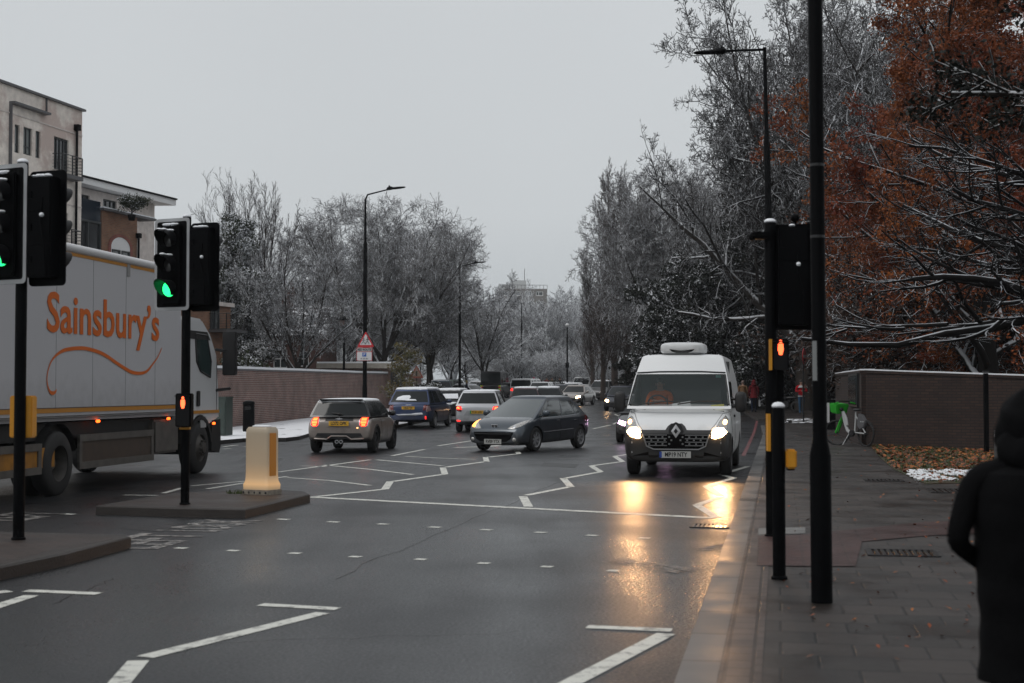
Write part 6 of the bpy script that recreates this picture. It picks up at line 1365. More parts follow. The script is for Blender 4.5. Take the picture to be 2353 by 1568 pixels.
def leafm(name, c, c2, snow=None, lo=.5, scale=1.1):
    m = bpy.data.materials.new(name); n, l, b = nt(m); tc = n.new('ShaderNodeTexCoord'); nz = n.new('ShaderNodeTexNoise'); nz.inputs['Scale'].default_value = scale; nz.inputs['Detail'].default_value = 5; l.new(tc.outputs['Object'], nz.inputs['Vector'])
    mr0 = n.new('ShaderNodeMapRange'); mr0.inputs[1].default_value = .35; mr0.inputs[2].default_value = .65; l.new(nz.outputs[0], mr0.inputs[0])
    mx = n.new('ShaderNodeMix'); mx.data_type = 'RGBA'; l.new(mr0.outputs[0], mx.inputs[0]); mx.inputs[6].default_value = (*c, 1); mx.inputs[7].default_value = (*c2, 1); out = mx.outputs[2]
    if snow:
        g = n.new('ShaderNodeNewGeometry'); sp = n.new('ShaderNodeSeparateXYZ'); l.new(g.outputs['Normal'], sp.inputs[0])
        n2 = n.new('ShaderNodeTexNoise'); n2.inputs['Scale'].default_value = 1.6; n2.inputs['Detail'].default_value = 4; l.new(tc.outputs['Object'], n2.inputs['Vector'])
        ma = n.new('ShaderNodeMath'); ma.operation = 'MULTIPLY_ADD'; ma.inputs[1].default_value = 2.2; l.new(n2.outputs[0], ma.inputs[0]); l.new(sp.outputs['Z'], ma.inputs[2])
        mr = n.new('ShaderNodeMapRange'); mr.inputs[1].default_value = lo+1.1; mr.inputs[2].default_value = lo+1.3; l.new(ma.outputs[0], mr.inputs[0])
        m2 = n.new('ShaderNodeMix'); m2.data_type = 'RGBA'; l.new(mr.outputs[0], m2.inputs[0]); l.new(out, m2.inputs[6]); m2.inputs[7].default_value = (*snow, 1); out = m2.outputs[2]
    l.new(out, b.inputs['Base Color']); b.inputs['Roughness'].default_value = .6; b.inputs['Specular IOR Level'].default_value = .3; return m
def np_mesh(name, V, Q, m, k=4):
    me = bpy.data.meshes.new(name); me.vertices.add(len(V)); me.vertices.foreach_set('co', np.asarray(V, np.float32).ravel())
    me.loops.add(len(Q)*k); me.loops.foreach_set('vertex_index', np.asarray(Q, np.int32).ravel()); me.polygons.add(len(Q))
    me.polygons.foreach_set('loop_start', np.arange(0, len(Q)*k, k, dtype=np.int32)); me.update(calc_edges=True); me.materials.append(m); return me
def nrm(a): return a/np.maximum(1e-9, np.linalg.norm(a, axis=-1, keepdims=True))
def tubes(Ps, S):
    Vs, Qs, o = [], [], 0
    for P, Rr in Ps:
        N, K, _ = P.shape; s = S if K > 0 else S
        T = np.empty_like(P); T[:, 1:-1] = P[:, 2:]-P[:, :-2]; T[:, 0] = P[:, 1]-P[:, 0]; T[:, -1] = P[:, -1]-P[:, -2]; T = nrm(T)
        ref = np.where(np.abs(T[..., 2:3]) < .92, np.array([0, 0, 1.]), np.array([1., 0, 0])); A = nrm(np.cross(T, ref)); B = np.cross(A, T)
        n = s if Rr[:, 0].mean() < .03 else max(s, 8); th = np.arange(n)*2*math.pi/n+math.pi/6
        V = P[:, :, None, :]+(A[:, :, None, :]*np.cos(th)[None, None, :, None]+B[:, :, None, :]*np.sin(th)[None, None, :, None])*Rr[:, :, None, None]
        idx = np.arange(N*K*n).reshape(N, K, n)+o; a = idx[:, :-1]; b = np.roll(idx, -1, 2)[:, :-1]; c = np.roll(idx, -1, 2)[:, 1:]; d = idx[:, 1:]
        Qs.append(np.stack([a, b, c, d], -1).reshape(-1, 4)); Vs.append(V.reshape(-1, 3)); o += N*K*n
    return np.concatenate(Vs), np.concatenate(Qs)
def grow(seed, trunk, r0, levels, lean=(0, 0), twist=.04, tip=.35, dir0=None, start=(0, 0, 0), twig_r=.011, env=None):
    """trunk polyline then levels of children; each level: n, t0, ang, ratio, K, wig, up"""
    g = np.random.default_rng(seed); K = 8
    P = np.zeros((1, K, 3)); d = np.array([lean[0], lean[1], 1.]) if dir0 is None else np.array(dir0, float); d /= np.linalg.norm(d); P[0, 0] = start
    for i in range(1, K): d = d+g.normal(0, twist, 3); d /= np.linalg.norm(d); P[0, i] = P[0, i-1]+d*trunk/(K-1)
    Rr = np.linspace(r0, r0*tip, K)[None]; Ls = np.array([trunk]); out = [(P, Rr)]
    for lv in levels:
        n, N = lv['n'], len(P); K0 = P.shape[1]
        t = (np.arange(n)[None]+g.random((N, n)))/n; t = lv['t0']+(lv.get('t1', 1.0)-lv['t0'])*t
        f = t*(K0-1); i0 = np.minimum(f.astype(int), K0-2); w = (f-i0)[..., None]; rr = np.arange(N)[:, None]
        p = P[rr, i0]*(1-w)+P[rr, i0+1]*w; T = nrm(P[rr, i0+1]-P[rr, i0]); rp = Rr[rr, i0]*(1-w[..., 0])+Rr[rr, i0+1]*w[..., 0]
        ref = nrm(g.normal(0, 1, T.shape)); az = np.cumsum(np.full((N, n), 2.4), 1)+g.random((N, 1))*6.28+g.normal(0, .4, (N, n))
        r1 = nrm(np.cross(T, np.where(np.abs(T[..., 2:3]) < .9, np.array([0, 0, 1.]), np.array([1., 0, 0])))); r2 = np.cross(T, r1)
        pe = r1*np.cos(az)[..., None]+r2*np.sin(az)[..., None]; a = np.radians(lv['ang']+g.normal(0, lv.get('asd', 9), (N, n)))[..., None]
        D = nrm(T*np.cos(a)+pe*np.sin(a)); Lc = Ls[:, None]*lv['ratio']*(1-lv.get('tap', .45)*(t-lv['t0'])/(1.001-lv['t0']))*g.uniform(.7, 1.25, (N, n))
        Kc = lv['K']; C_ = np.zeros((N*n, Kc, 3)); C_[:, 0] = p.reshape(-1, 3); D = D.reshape(-1, 3); Lc = Lc.reshape(-1)
        for i in range(1, Kc):
            D = nrm(D+g.normal(0, lv['wig'], D.shape)+np.array([0, 0, lv['up']])); C_[:, i] = C_[:, i-1]+D*(Lc/(Kc-1))[:, None]
        if env is not None:                       # branches stop at the crown's outline
            cz_, R_, Rz_ = env; s_ = lambda q: np.linalg.norm(np.stack([q[:, 0]/R_, q[:, 1]/R_, np.where(q[:, 2] > cz_, (q[:, 2]-cz_)/Rz_, (q[:, 2]-cz_)/(1.6*Rz_))], 1), axis=1)
            rt_, rb_ = s_(C_[:, -1]), s_(C_[:, 0]); lim = g.uniform(.86, 1.08, len(rt_)); f_ = np.where(rt_ > lim, np.clip((lim-rb_)/np.maximum(1e-3, rt_-rb_), .12, 1), 1.0)
            C_ = C_[:, :1]+(C_-C_[:, :1])*f_[:, None, None]; Lc = Lc*f_
        rs_ = np.maximum(twig_r, rp.reshape(-1)*lv.get('rr', .62)); re_ = np.maximum(twig_r*.75, rs_*lv.get('tip', .35))
        Rr = rs_[:, None]+(re_-rs_)[:, None]*np.linspace(0, 1, Kc)[None]; P = C_; Ls = Lc; out.append((P, Rr))
    return out
def leaves(seed, pts, n, spread, size, flat=.5, aspect=.55, squash=.6):
    g = np.random.default_rng(seed); c = pts[g.integers(0, len(pts), n)]; c = c+g.normal(0, 1, (n, 3))*np.array([spread, spread, spread*squash])
    N = nrm(g.normal(0, 1, (n, 3))+np.array([0, 0, flat*2])*np.sign(g.random((n, 1))-.0)); A = nrm(np.cross(N, g.normal(0, 1, (n, 3)))); B = np.cross(N, A); s = (size*g.uniform(.5, 1.4, n))[:, None]
    V = np.stack([c-A*s, c-B*s*aspect, c+A*s, c+B*s*aspect], 1).reshape(-1, 3); return V, np.arange(4*n).reshape(n, 4)
def join(*VQ):
    o = 0; Vs, Qs = [], []
    for V, Q in VQ: Vs.append(V); Qs.append(Q+o); o += len(V)
    return np.concatenate(Vs), np.concatenate(Qs)
BK1 = bark('bark_snowy', (.035, .029, .026), -.05, .3, (.72, .74, .77)); BK2 = bark('bark_brown_snowy', (.050, .040, .034), -.02, .34, (.72, .74, .77)); BKD = bark('bark_dark_snowy', (.012, .010, .009), .25, .5); BKB = bark('bark_grey_snowy', (.024, .020, .018), .10, .42, (.72, .74, .77))
LIMB = bark('limb_snowy', (.030, .025, .022), .28, .58, (.72, .74, .77))
PROTO = {}
def proto(key, segs, split, m, S=3, extra=None):
    """extra: (name, V, Q, material) foliage"""
    hs_ = np.concatenate([p.reshape(-1, 3) for p, _ in segs]); H = np.percentile(hs_[:, 2], 99.7)
    Vt, Qt = tubes(segs[:split], 8); Vc, Qc = tubes(segs[split:], S)
    d = dict(H=H, trunk=np_mesh('trunk', Vt, Qt, {'bark_brown_snowy': LIMB, 'bark_grey_snowy': LIMB, 'bark_snowy': LIMB}.get(m.name, m)), crown=np_mesh('crown', Vc, Qc, m), extra=[])
    for e in extra or []: d['extra'].append((e[0], np_mesh(*e)))
    for k in ('trunk', 'crown'): d[k].update()
    PROTO[key] = d; return d
def tree(key, x, Y, ytop, label, group, rz=0, wid=1.0, name='tree', cat='tree', X=None, H=None, sink=.05):
    d = PROTO[key]; H = H or (zat(ytop, Y)-gz(Y)); s = H/d['H']
    t = thing(name, label, cat, (XY(x, Y) if X is None else X, Y, gz(Y)-sink), rz, group); t.scale = (s*wid, s*wid, s)
    for nm in ('trunk', 'crown'): o = bpy.data.objects.new(nm, d[nm]); C.objects.link(o); o.parent = t
    for nm, me in d['extra']: o = bpy.data.objects.new(nm, me); C.objects.link(o); o.parent = t
    return t
lv = lambda n, t0, ang, ratio, K, wig, up, **k: dict(n=n, t0=t0, ang=ang, ratio=ratio, K=K, wig=wig, up=up, **k)
# round-crowned plane
proto('round', (grow(3, 3.6, .42, [lv(14, .5, 36, 3.2, 9, .06, .01, tap=.1, rr=.50, asd=22, tip=.15), lv(13, .25, 42, .36, 6, .13, .03, tap=.3), lv(10, .15, 45, .50, 5, .17, .03, tap=.3), lv(8, .1, 46, .50, 4, .2, .04, tap=.3), lv(4, .2, 40, .55, 3, .2, .05, tap=.2)], twig_r=.011, env=(8.0, 7.6, 6.0))), 2, BK2)
proto('round2', (grow(14, 3.2, .36, [lv(12, .5, 40, 3.0, 9, .08, .03, tap=.2, rr=.50, asd=22, tip=.15), lv(12, .2, 44, .40, 6, .14, .01, tap=.3), lv(9, .12, 46, .50, 5, .18, .0, tap=.3), lv(8, .1, 48, .50, 4, .22, .0, tap=.3), lv(4, .2, 42, .5, 3, .22, .03)], twig_r=.011, env=(7.0, 6.6, 5.4))), 2, BK2)
# upright vase-shaped tree of thin rods
proto('vase', grow(8, 3.0, .26, [lv(18, .3, 20, 3.0, 9, .035, .03, tap=.15, rr=.42, asd=8), lv(13, .22, 20, .36, 6, .06, .05), lv(8, .2, 24, .42, 5, .08, .05), lv(4, .2, 28, .5, 3, .1, .04)], twig_r=.011), 2, BK2)
# pollarded bushy tree with low forks
proto('fork', grow(21, 2.4, .24, [lv(8, .5, 36, 2.6, 8, .08, .05, tap=.2, rr=.58, asd=14), lv(10, .15, 38, .40, 6, .13, .06), lv(9, .15, 40, .46, 5, .16, .05), lv(6, .1, 42, .5, 4, .2, .05), lv(4, .1, 42, .55, 3, .2, .03)], twig_r=.012), 2, BK1)
# poplar
BKP = bark('poplar_bark_snowy', (.060, .046, .040), .15, .5, (.72, .74, .77))
sp_ = grow(31, 19, .34, [lv(64, .10, 20, .26, 6, .04, .10, tap=.55, rr=.28), lv(9, .15, 24, .42, 5, .08, .10), lv(7, .1, 28, .45, 4, .1, .06), lv(3, .1, 30, .5, 3, .1, .04)], twist=.015, tip=.08, twig_r=.014)
lowtips = sp_[3][0][:, -1]; lowtips = lowtips[lowtips[:, 2] < 11]
LB = leafm('brown_leaf', (.075, .045, .035), (.13, .075, .055), (.5, .5, .52), .75)
proto('poplar', sp_, 1, BKP, extra=[('dead_leaves', *leaves(5, lowtips, 5000, .25, .05), LB)])
# big horse-chestnut-like tree with up-turned tips
proto('big', (grow(42, 9, .55, [lv(26, .2, 60, 1.0, 9, .09, .05, tap=.2, rr=.45, asd=18, tip=.15), lv(11, .18, 46, .42, 6, .15, -.02), lv(9, .12, 48, .48, 5, .19, -.03), lv(7, .1, 50, .52, 4, .24, .06), lv(4, .1, 46, .55, 4, .24, .16)], twig_r=.0125, env=(10.5, 8.4, 8.6))), 2, BKB)
# wood filler, cheap
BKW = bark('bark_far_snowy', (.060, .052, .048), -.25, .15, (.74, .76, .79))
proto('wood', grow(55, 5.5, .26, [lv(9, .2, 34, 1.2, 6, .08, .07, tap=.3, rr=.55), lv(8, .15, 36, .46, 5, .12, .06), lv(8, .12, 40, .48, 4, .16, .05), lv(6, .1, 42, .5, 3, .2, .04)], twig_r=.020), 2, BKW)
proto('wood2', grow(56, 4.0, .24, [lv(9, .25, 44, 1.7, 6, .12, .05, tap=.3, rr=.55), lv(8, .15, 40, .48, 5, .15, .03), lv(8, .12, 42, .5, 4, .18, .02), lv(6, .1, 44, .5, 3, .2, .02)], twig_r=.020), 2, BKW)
# evergreens
EV = leafm('evergreen_leaf', (.005, .009, .005), (.012, .016, .008), (.66, .68, .71), .56, 2)
EVD = leafm('dark_needles', (.004, .006, .004), (.008, .011, .007), (.5, .52, .55), 1.05, 2)
EVS = leafm('snowy_ivy_leaf', (.020, .030, .014), (.045, .05, .022), (.66, .68, .71), -.05, 2)
def evergreen(key, seed, trunk, leafmat, nl, size, spread, ratio=.55, snowb=BK1, ang=60, up=-.02, t0=.05):
    s_ = grow(seed, trunk, .26, [lv(34, t0, ang, ratio, 6, .08, up, tap=.75, rr=.35), lv(9, .2, 45, .42, 5, .12, .0), lv(6, .1, 45, .45, 4, .15, .0)], twig_r=.014)
    pts = np.concatenate([s_[3][0][:, 1:].reshape(-1, 3), s_[2][0][:, 2:].reshape(-1, 3)])
    return proto(key, s_, 1, snowb, extra=[('foliage', *leaves(seed, pts, nl, spread, size, flat=.35), leafmat)])
evergreen('ivytree', 61, 10, EVS, 110000, .065, .16, .42, ang=55, up=.06)
evergreen('yew', 62, 11, EV, 110000, .10, .16, .62, ang=62, up=.0)
evergreen('darkyew', 63, 10, EVD, 60000, .15, .18, .55, ang=60)
evergreen('conifer', 64, 12, EVD, 110000, .032, .12, .25, ang=72, t0=.33)
# autumn tree
AU = leafm('autumn_leaf', (.165, .028, .009), (.25, .072, .011), (.55, .55, .57), 1.05, .45)
s_ = grow(71, 13, .34, [lv(22, .12, 56, .52, 7, .10, .03, tap=.45, rr=.42), lv(9, .15, 44, .50, 6, .14, .02), lv(7, .1, 46, .5, 5, .18, .0), lv(5, .1, 48, .5, 4, .2, -.02)], lean=(-.10, 0), twig_r=.010)
pts = np.concatenate([s_[4][0][:, 1:].reshape(-1, 3), s_[3][0][:, 2:].reshape(-1, 3)])
proto('autumn', s_, 2, BKD, extra=[('autumn_leaves', *leaves(72, pts, 112000, .11, .050, flat=.1, aspect=.6), AU)])
# sapling with some leaves left
YG = leafm('yellowing_leaf', (.05, .055, .015), (.14, .10, .02), (.6, .6, .6), .95, 3)
s_ = grow(81, 3.2, .03, [lv(16, .3, 50, .30, 5, .12, .08, rr=.5), lv(7, .2, 45, .5, 4, .15, .04), lv(4, .2, 45, .5, 3, .2, 0)], twig_r=.006)
proto('sapling', s_, 1, BK1, extra=[('leaves', *leaves(82, s_[2][0].reshape(-1, 3), 2600, .10, .045), YG)])
# shrub for hedges and verges
s_ = grow(85, .5, .04, [lv(12, .1, 45, 1.9, 5, .12, .06, tap=.3), lv(8, .2, 42, .5, 4, .15, .02), lv(6, .1, 45, .5, 3, .2, 0)], twig_r=.008)
proto('shrub', s_, 1, BK1, extra=[('leaves', *leaves(86, s_[3][0].reshape(-1, 3), 9000, .10, .045), leafm('shrub_leaf', (.02, .03, .012), (.05, .055, .02), (.62, .64, .67), .45, 3))])
# thicket: twiggy dark undergrowth
s_ = grow(87, 1.2, .08, [lv(14, .1, 38, 3.0, 6, .10, .04, tap=.3), lv(9, .15, 40, .5, 5, .15, .0), lv(8, .1, 42, .5, 4, .18, 0), lv(4, .1, 42, .5, 3, .2, 0)], twig_r=.010)
proto('thicket', s_, 1, BKD, extra=[('dead_leaves', *leaves(88, s_[4][0].reshape(-1, 3), 14000, .16, .06), leafm('thicket_leaf', (.018, .012, .008), (.05, .02, .010), (.5, .5, .5), 1.1, .8))])

# ---- placement, left side
tree('ivytree', 500, 80, 498, 'broad snow-laden evergreen beside the second signal, behind the long wall', 'trees behind the long wall', 1.0, .85)
tree('ivytree', 478, 86, 560, 'lower snow-laden evergreen behind the lorry cab mirror', 'trees behind the long wall', 3.2, 1.2)
tree('vase', 590, 84, 396, 'tallest left-hand tree, bare upright rods fanning like a broom', 'trees behind the long wall', .5, .86)
tree('fork', 683, 78, 532, 'bare snowy tree forking low, in front of the brick house', 'trees behind the long wall', 1.2, .85)
tree('round', 872, 102, 458, 'large round-crowned bare tree behind the triangle sign', 'trees behind the long wall', .3, 1.05)
tree('round2', 985, 112, 505, 'bare tree whose snowy boughs reach right over the end of the long wall', 'trees behind the long wall', 2.1, .92)
tree('round2', 790, 116, 560, 'bare tree behind the lantern lamp post', 'trees behind the long wall', 4.0, .9)
tree('wood2', 735, 108, 600, 'smaller bare tree between the forked tree and the round one', 'trees behind the long wall', 2.6, 1.0)
tree('fork', 1112, 132, 640, 'bushy bare tree rising straight above the dark van', 'trees behind the long wall', 2.0, .95)
tree('wood2', 1035, 138, 668, 'bare tree behind the lamp post on the verge', 'trees behind the long wall', 1.0, 1.1)
tree('sapling', 912, 59, 785, 'young tree with yellowing green leaves against the long wall', None, 0, 1.15)
tree('shrub', 548, 63, 822, 'low snowy bush poking over the near end of the long wall', 'snowy bushes', 0, .6, 'bush', 'bush', sink=0)
tree('shrub', 985, 96, 880, 'snowy bush at the far end of the long wall', 'snowy bushes', 1, 1.0, 'bush', 'bush')
tree('shrub', 1052, 96, 905, 'low snowy plant on the verge in front of the teal car', 'snowy bushes', 2, 1.3, 'bush', 'bush')
sh = tree('shrub', 315, 62.5, 480, 'small snowy potted shrub on the terrace of the pale flats', None, 0, 1.2, 'potted_shrub', 'potted plant', H=.85); sh.location.z = zat(492, 62.5); sh.location.x = XY(315, 62.5)-.3
f = MB(); f.lathe([(.16, -.35), (.22, 0), (0, 0)], 12); po = f.build('pot', BLACK, sh)
# ---- far wood
rw = random.Random(9); far = []
for i in range(34):
    x = 1110+i*9.5+rw.uniform(-6, 6); Y = rw.uniform(175, 290); top_ = 672+8*math.sin(i*.7)+rw.uniform(-14, 22)-.0
    far.append((x, Y, top_))
for i, (x, Y, tp_) in enumerate(far):
    tree('wood' if i % 2 else 'wood2', x, Y, tp_, 'bare frosted tree in the dense far wood below the tower block', 'trees of the far wood', rw.random()*6, rw.uniform(.9, 1.2))
for i in range(11):
    x = 560+i*52+rw.uniform(-10, 10); Y = rw.uniform(135, 180)
    tree('wood' if i % 2 else 'wood2', x, Y, 700+rw.uniform(-30, 30), 'bare frosted tree low in the background behind the long wall', 'background trees on the left', rw.random()*6, rw.uniform(1.0, 1.3))
for i in range(26):
    x = 1120+i*16+rw.uniform(-8, 8); Y = rw.uniform(150, 172)
    tree('wood2', x, Y, 800+rw.uniform(-25, 20), 'twiggy undergrowth bush at the foot of the far wood', 'undergrowth of the far wood', rw.random()*6, 1.5, 'bush', 'bush')
# ---- right side
tree('poplar', 1412, 122, 372, 'tallest and leftmost of the slim poplars', 'poplars beside the far road', .0, 1.05)
tree('poplar', 1442, 126, 384, 'middle poplar with a pointed top', 'poplars beside the far road', 2, 1.0)
tree('poplar', 1385, 119, 450, 'shorter poplar with brown leaves clinging to its left side', 'poplars beside the far road', 4, .95)
tree('poplar', 1470, 130, 425, 'rightmost poplar, half merged with the round bare tree', 'poplars beside the far road', 5, .9)
tree('poplar', 1362, 124, 560, 'shortest poplar at the left foot of the row', 'poplars beside the far road', 1, 1.1)
tree('round2', 1545, 100, 362, 'tall bare tree between the poplars and the dark evergreen', 'trees beside the right pavement', 1.0, .86)
tree('round', 1625, 108, 400, 'bare tree behind the dark evergreen', 'trees beside the right pavement', 2.4, .8)
tree('yew', 1650, 86, 478, 'dark evergreen with snow clumps above the white van', 'dark evergreens on the right', 1.5, .88)
tree('yew', 1590, 88, 640, 'lower dark evergreen at the left foot of the snow-clumped one', 'dark evergreens on the right', .3, 1.0)
tree('yew', 1690, 92, 600, 'dark evergreen directly above the right side of the white van', 'dark evergreens on the right', 5.1, 1.1)
tree('yew', 1735, 86, 560, 'dark evergreen behind the right signal pole', 'dark evergreens on the right', 3.5, .9)
tree('darkyew', 1600, 92, 640, 'low dark evergreen behind the roof unit of the van', 'dark evergreens on the right', 4.5, 1.2)
tree('darkyew', 1800, 96, 600, 'dark evergreen behind the man in the red jacket', 'dark evergreens on the right', .5, 1.3)
tree('darkyew', 1900, 90, 640, 'dark evergreen left of the blue sign', 'dark evergreens on the right', 2.5, 1.3)
tree('big', 1850, 80, -150, 'huge bare snowy tree spreading over the right-hand lamp post', 'trees beside the right pavement', 1.9, .68)
tree('big', 1985, 88, -90, 'second bare snowy tree just right of the foreground column', 'trees beside the right pavement', 4.4, .6)
tree('big', 2120, 76, -60, 'bare snowy tree behind the orange autumn tree', 'trees beside the right pavement', .4, .8)
tree('autumn', 2290, 40, -140, 'tall tree still carrying rust and orange leaves at the right', 'trees beside the right pavement', R(20), 1.0)
tree('autumn', 2185, 84, 20, 'second rust-leaved tree, further back and redder, left of the tall orange one', 'trees beside the right pavement', R(140), .95)
tree('autumn', 2175, 60, 60, 'red-leaved tree between the foreground column and the tall orange tree', 'trees beside the right pavement', R(80), .72)
tree('autumn', 2230, 44, 420, 'low rust-leaved tree filling the space above the leafy verge wall', 'trees beside the right pavement', R(250), 1.5)
tree('autumn', 2050, 78, 380, 'smaller rust-leaved tree just right of the foreground column', 'trees beside the right pavement', R(60), .9)
THL = ['dark thicket directly behind the wall end with the bicycle', 'dark thicket over the corner of the brick wall', 'dark thicket third along behind the verge wall', 'dark thicket above the middle of the verge wall', 'dark thicket behind the hooded figure', 'taller thicket behind the blue sign', 'taller thicket behind the middle of the verge wall', 'tall thicket at the right frame edge', 'thicket just right of the foreground column', 'thicket cut by the right frame edge', 'thicket between the signal pole and the foreground column', 'thicket behind the person in dark red', 'thicket behind the person in the tan coat', 'thicket behind the roof unit of the white van']
for i, (x, Y, tp_) in enumerate([(2035, 52, 690), (2080, 47, 660), (2150, 49, 640), (2230, 46, 600), (2310, 45, 570), (2110, 58, 560), (2180, 58, 540), (2350, 55, 480), (2040, 72, 640), (2400, 44, 620), (1850, 88, 700), (1700, 98, 760), (1660, 101, 770), (1620, 104, 780)]):
    tree('thicket', x, Y, tp_, THL[i], 'thickets behind the corner wall', i*1.3, .8 if i in (0, 1, 5, 8) else 1.1, 'bush', 'bush')
EVL = ['dark evergreen in the shade right of the foreground column', 'dark evergreen in the shade behind the redder autumn tree', 'dark evergreen low behind the tall orange tree', 'dark evergreen low in the right corner of the view', 'dark evergreen mostly cut by the right frame edge']
for i, (x, Y, tp_) in enumerate([(2030, 92, 640), (2130, 90, 620), (2260, 64, 580), (2340, 66, 560), (2440, 60, 500)]):
    tree('darkyew', x, Y, tp_, EVL[i], 'evergreens filling the right background', i*1.7, 1.5)
# near bare tree off the right edge reaching snowy boughs across
g0 = []
def bough(seed, start, d, L, r):
    return grow(seed, L, r, [lv(9, .15, 34, .42, 6, .10, .07, rr=.60), lv(6, .15, 40, .46, 5, .18, .03), lv(4, .1, 45, .5, 4, .22, .0)], dir0=d, start=start, twist=.14, twig_r=.006, tip=.3)
def rel(x, y, Y, base): p = at(x, y, Y); return (p.x-base[0], p.y-base[1], p.z-base[2])
base = (XY(2560, 24), 24, .1)
allseg = [grow(90, 8.5, .24, [lv(2, .8, 30, .4, 6, .1, .1)], twig_r=.02)]
for k, (x0, y0, x1, y1, Y0, Y1, r) in enumerate([(2560, 700, 1925, 640, 24, 22, .070), (2560, 700, 2110, 560, 24, 22, .085), (2560, 620, 2000, 585, 24, 26, .06), (2560, 560, 2180, 400, 24, 23, .06), (2560, 690, 2150, 700, 24, 23, .045), (2560, 500, 2260, 230, 24, 22, .05), (2560, 680, 2250, 520, 24, 28, .05), (2560, 440, 2080, 470, 24, 27, .05)]):
    a, b_ = Vector(rel(x0, y0, Y0, base)), Vector(rel(x1, y1, Y1, base)); d = b_-a; allseg.append(bough(91+k, tuple(a), tuple(d), d.length, r*1.5))
segT = [allseg[0][0], allseg[0][1]]+[s[0] for s in allseg[1:]]; segC = [x for s in allseg[1:] for x in s[1:]]
for P, Rr in segC: zz_ = P[..., 2]; P[..., 2] = np.where(zz_ < 3.0, 3.0-.75*(1-np.exp(-(3.0-np.minimum(zz_, 3.0))/.75)), zz_)
BKN = bark('near_bough_bark', (.008, .007, .007), .64, .84, (.52, .54, .57))
t = thing('tree', 'nearest tree, trunk out of frame, its low snow-lined boughs crossing the right edge', 'tree', base, 0, 'trees beside the right pavement')
V, Q = tubes(segT, 8); o = bpy.data.objects.new('trunk', np_mesh('trunk', V, Q, BKN)); C.objects.link(o); o.parent = t
V, Q = tubes(segC, 5); o = bpy.data.objects.new('crown', np_mesh('crown', V, Q, BKN)); C.objects.link(o); o.parent = t
# dark conifer overhanging from the right, close to the camera
tree('conifer', 2500, 14, 0, 'near-black conifer hanging into the top right corner', 'dark evergreens on the right', 1.0, 1.0, H=12.5, X=7.6)
tree('conifer', 0, 5, 0, 'dark conifer added out of frame beside the near pavement to darken it', 'dark evergreens on the right', 2.0, 1.1, H=12, X=7.0)  # this and the next conifer are added out of view to darken the pavement
tree('conifer', 0, -3, 0, 'dark conifer added unseen behind the camera to darken the pavement', 'dark evergreens on the right', 3.0, 1.3, H=13, X=4.5)
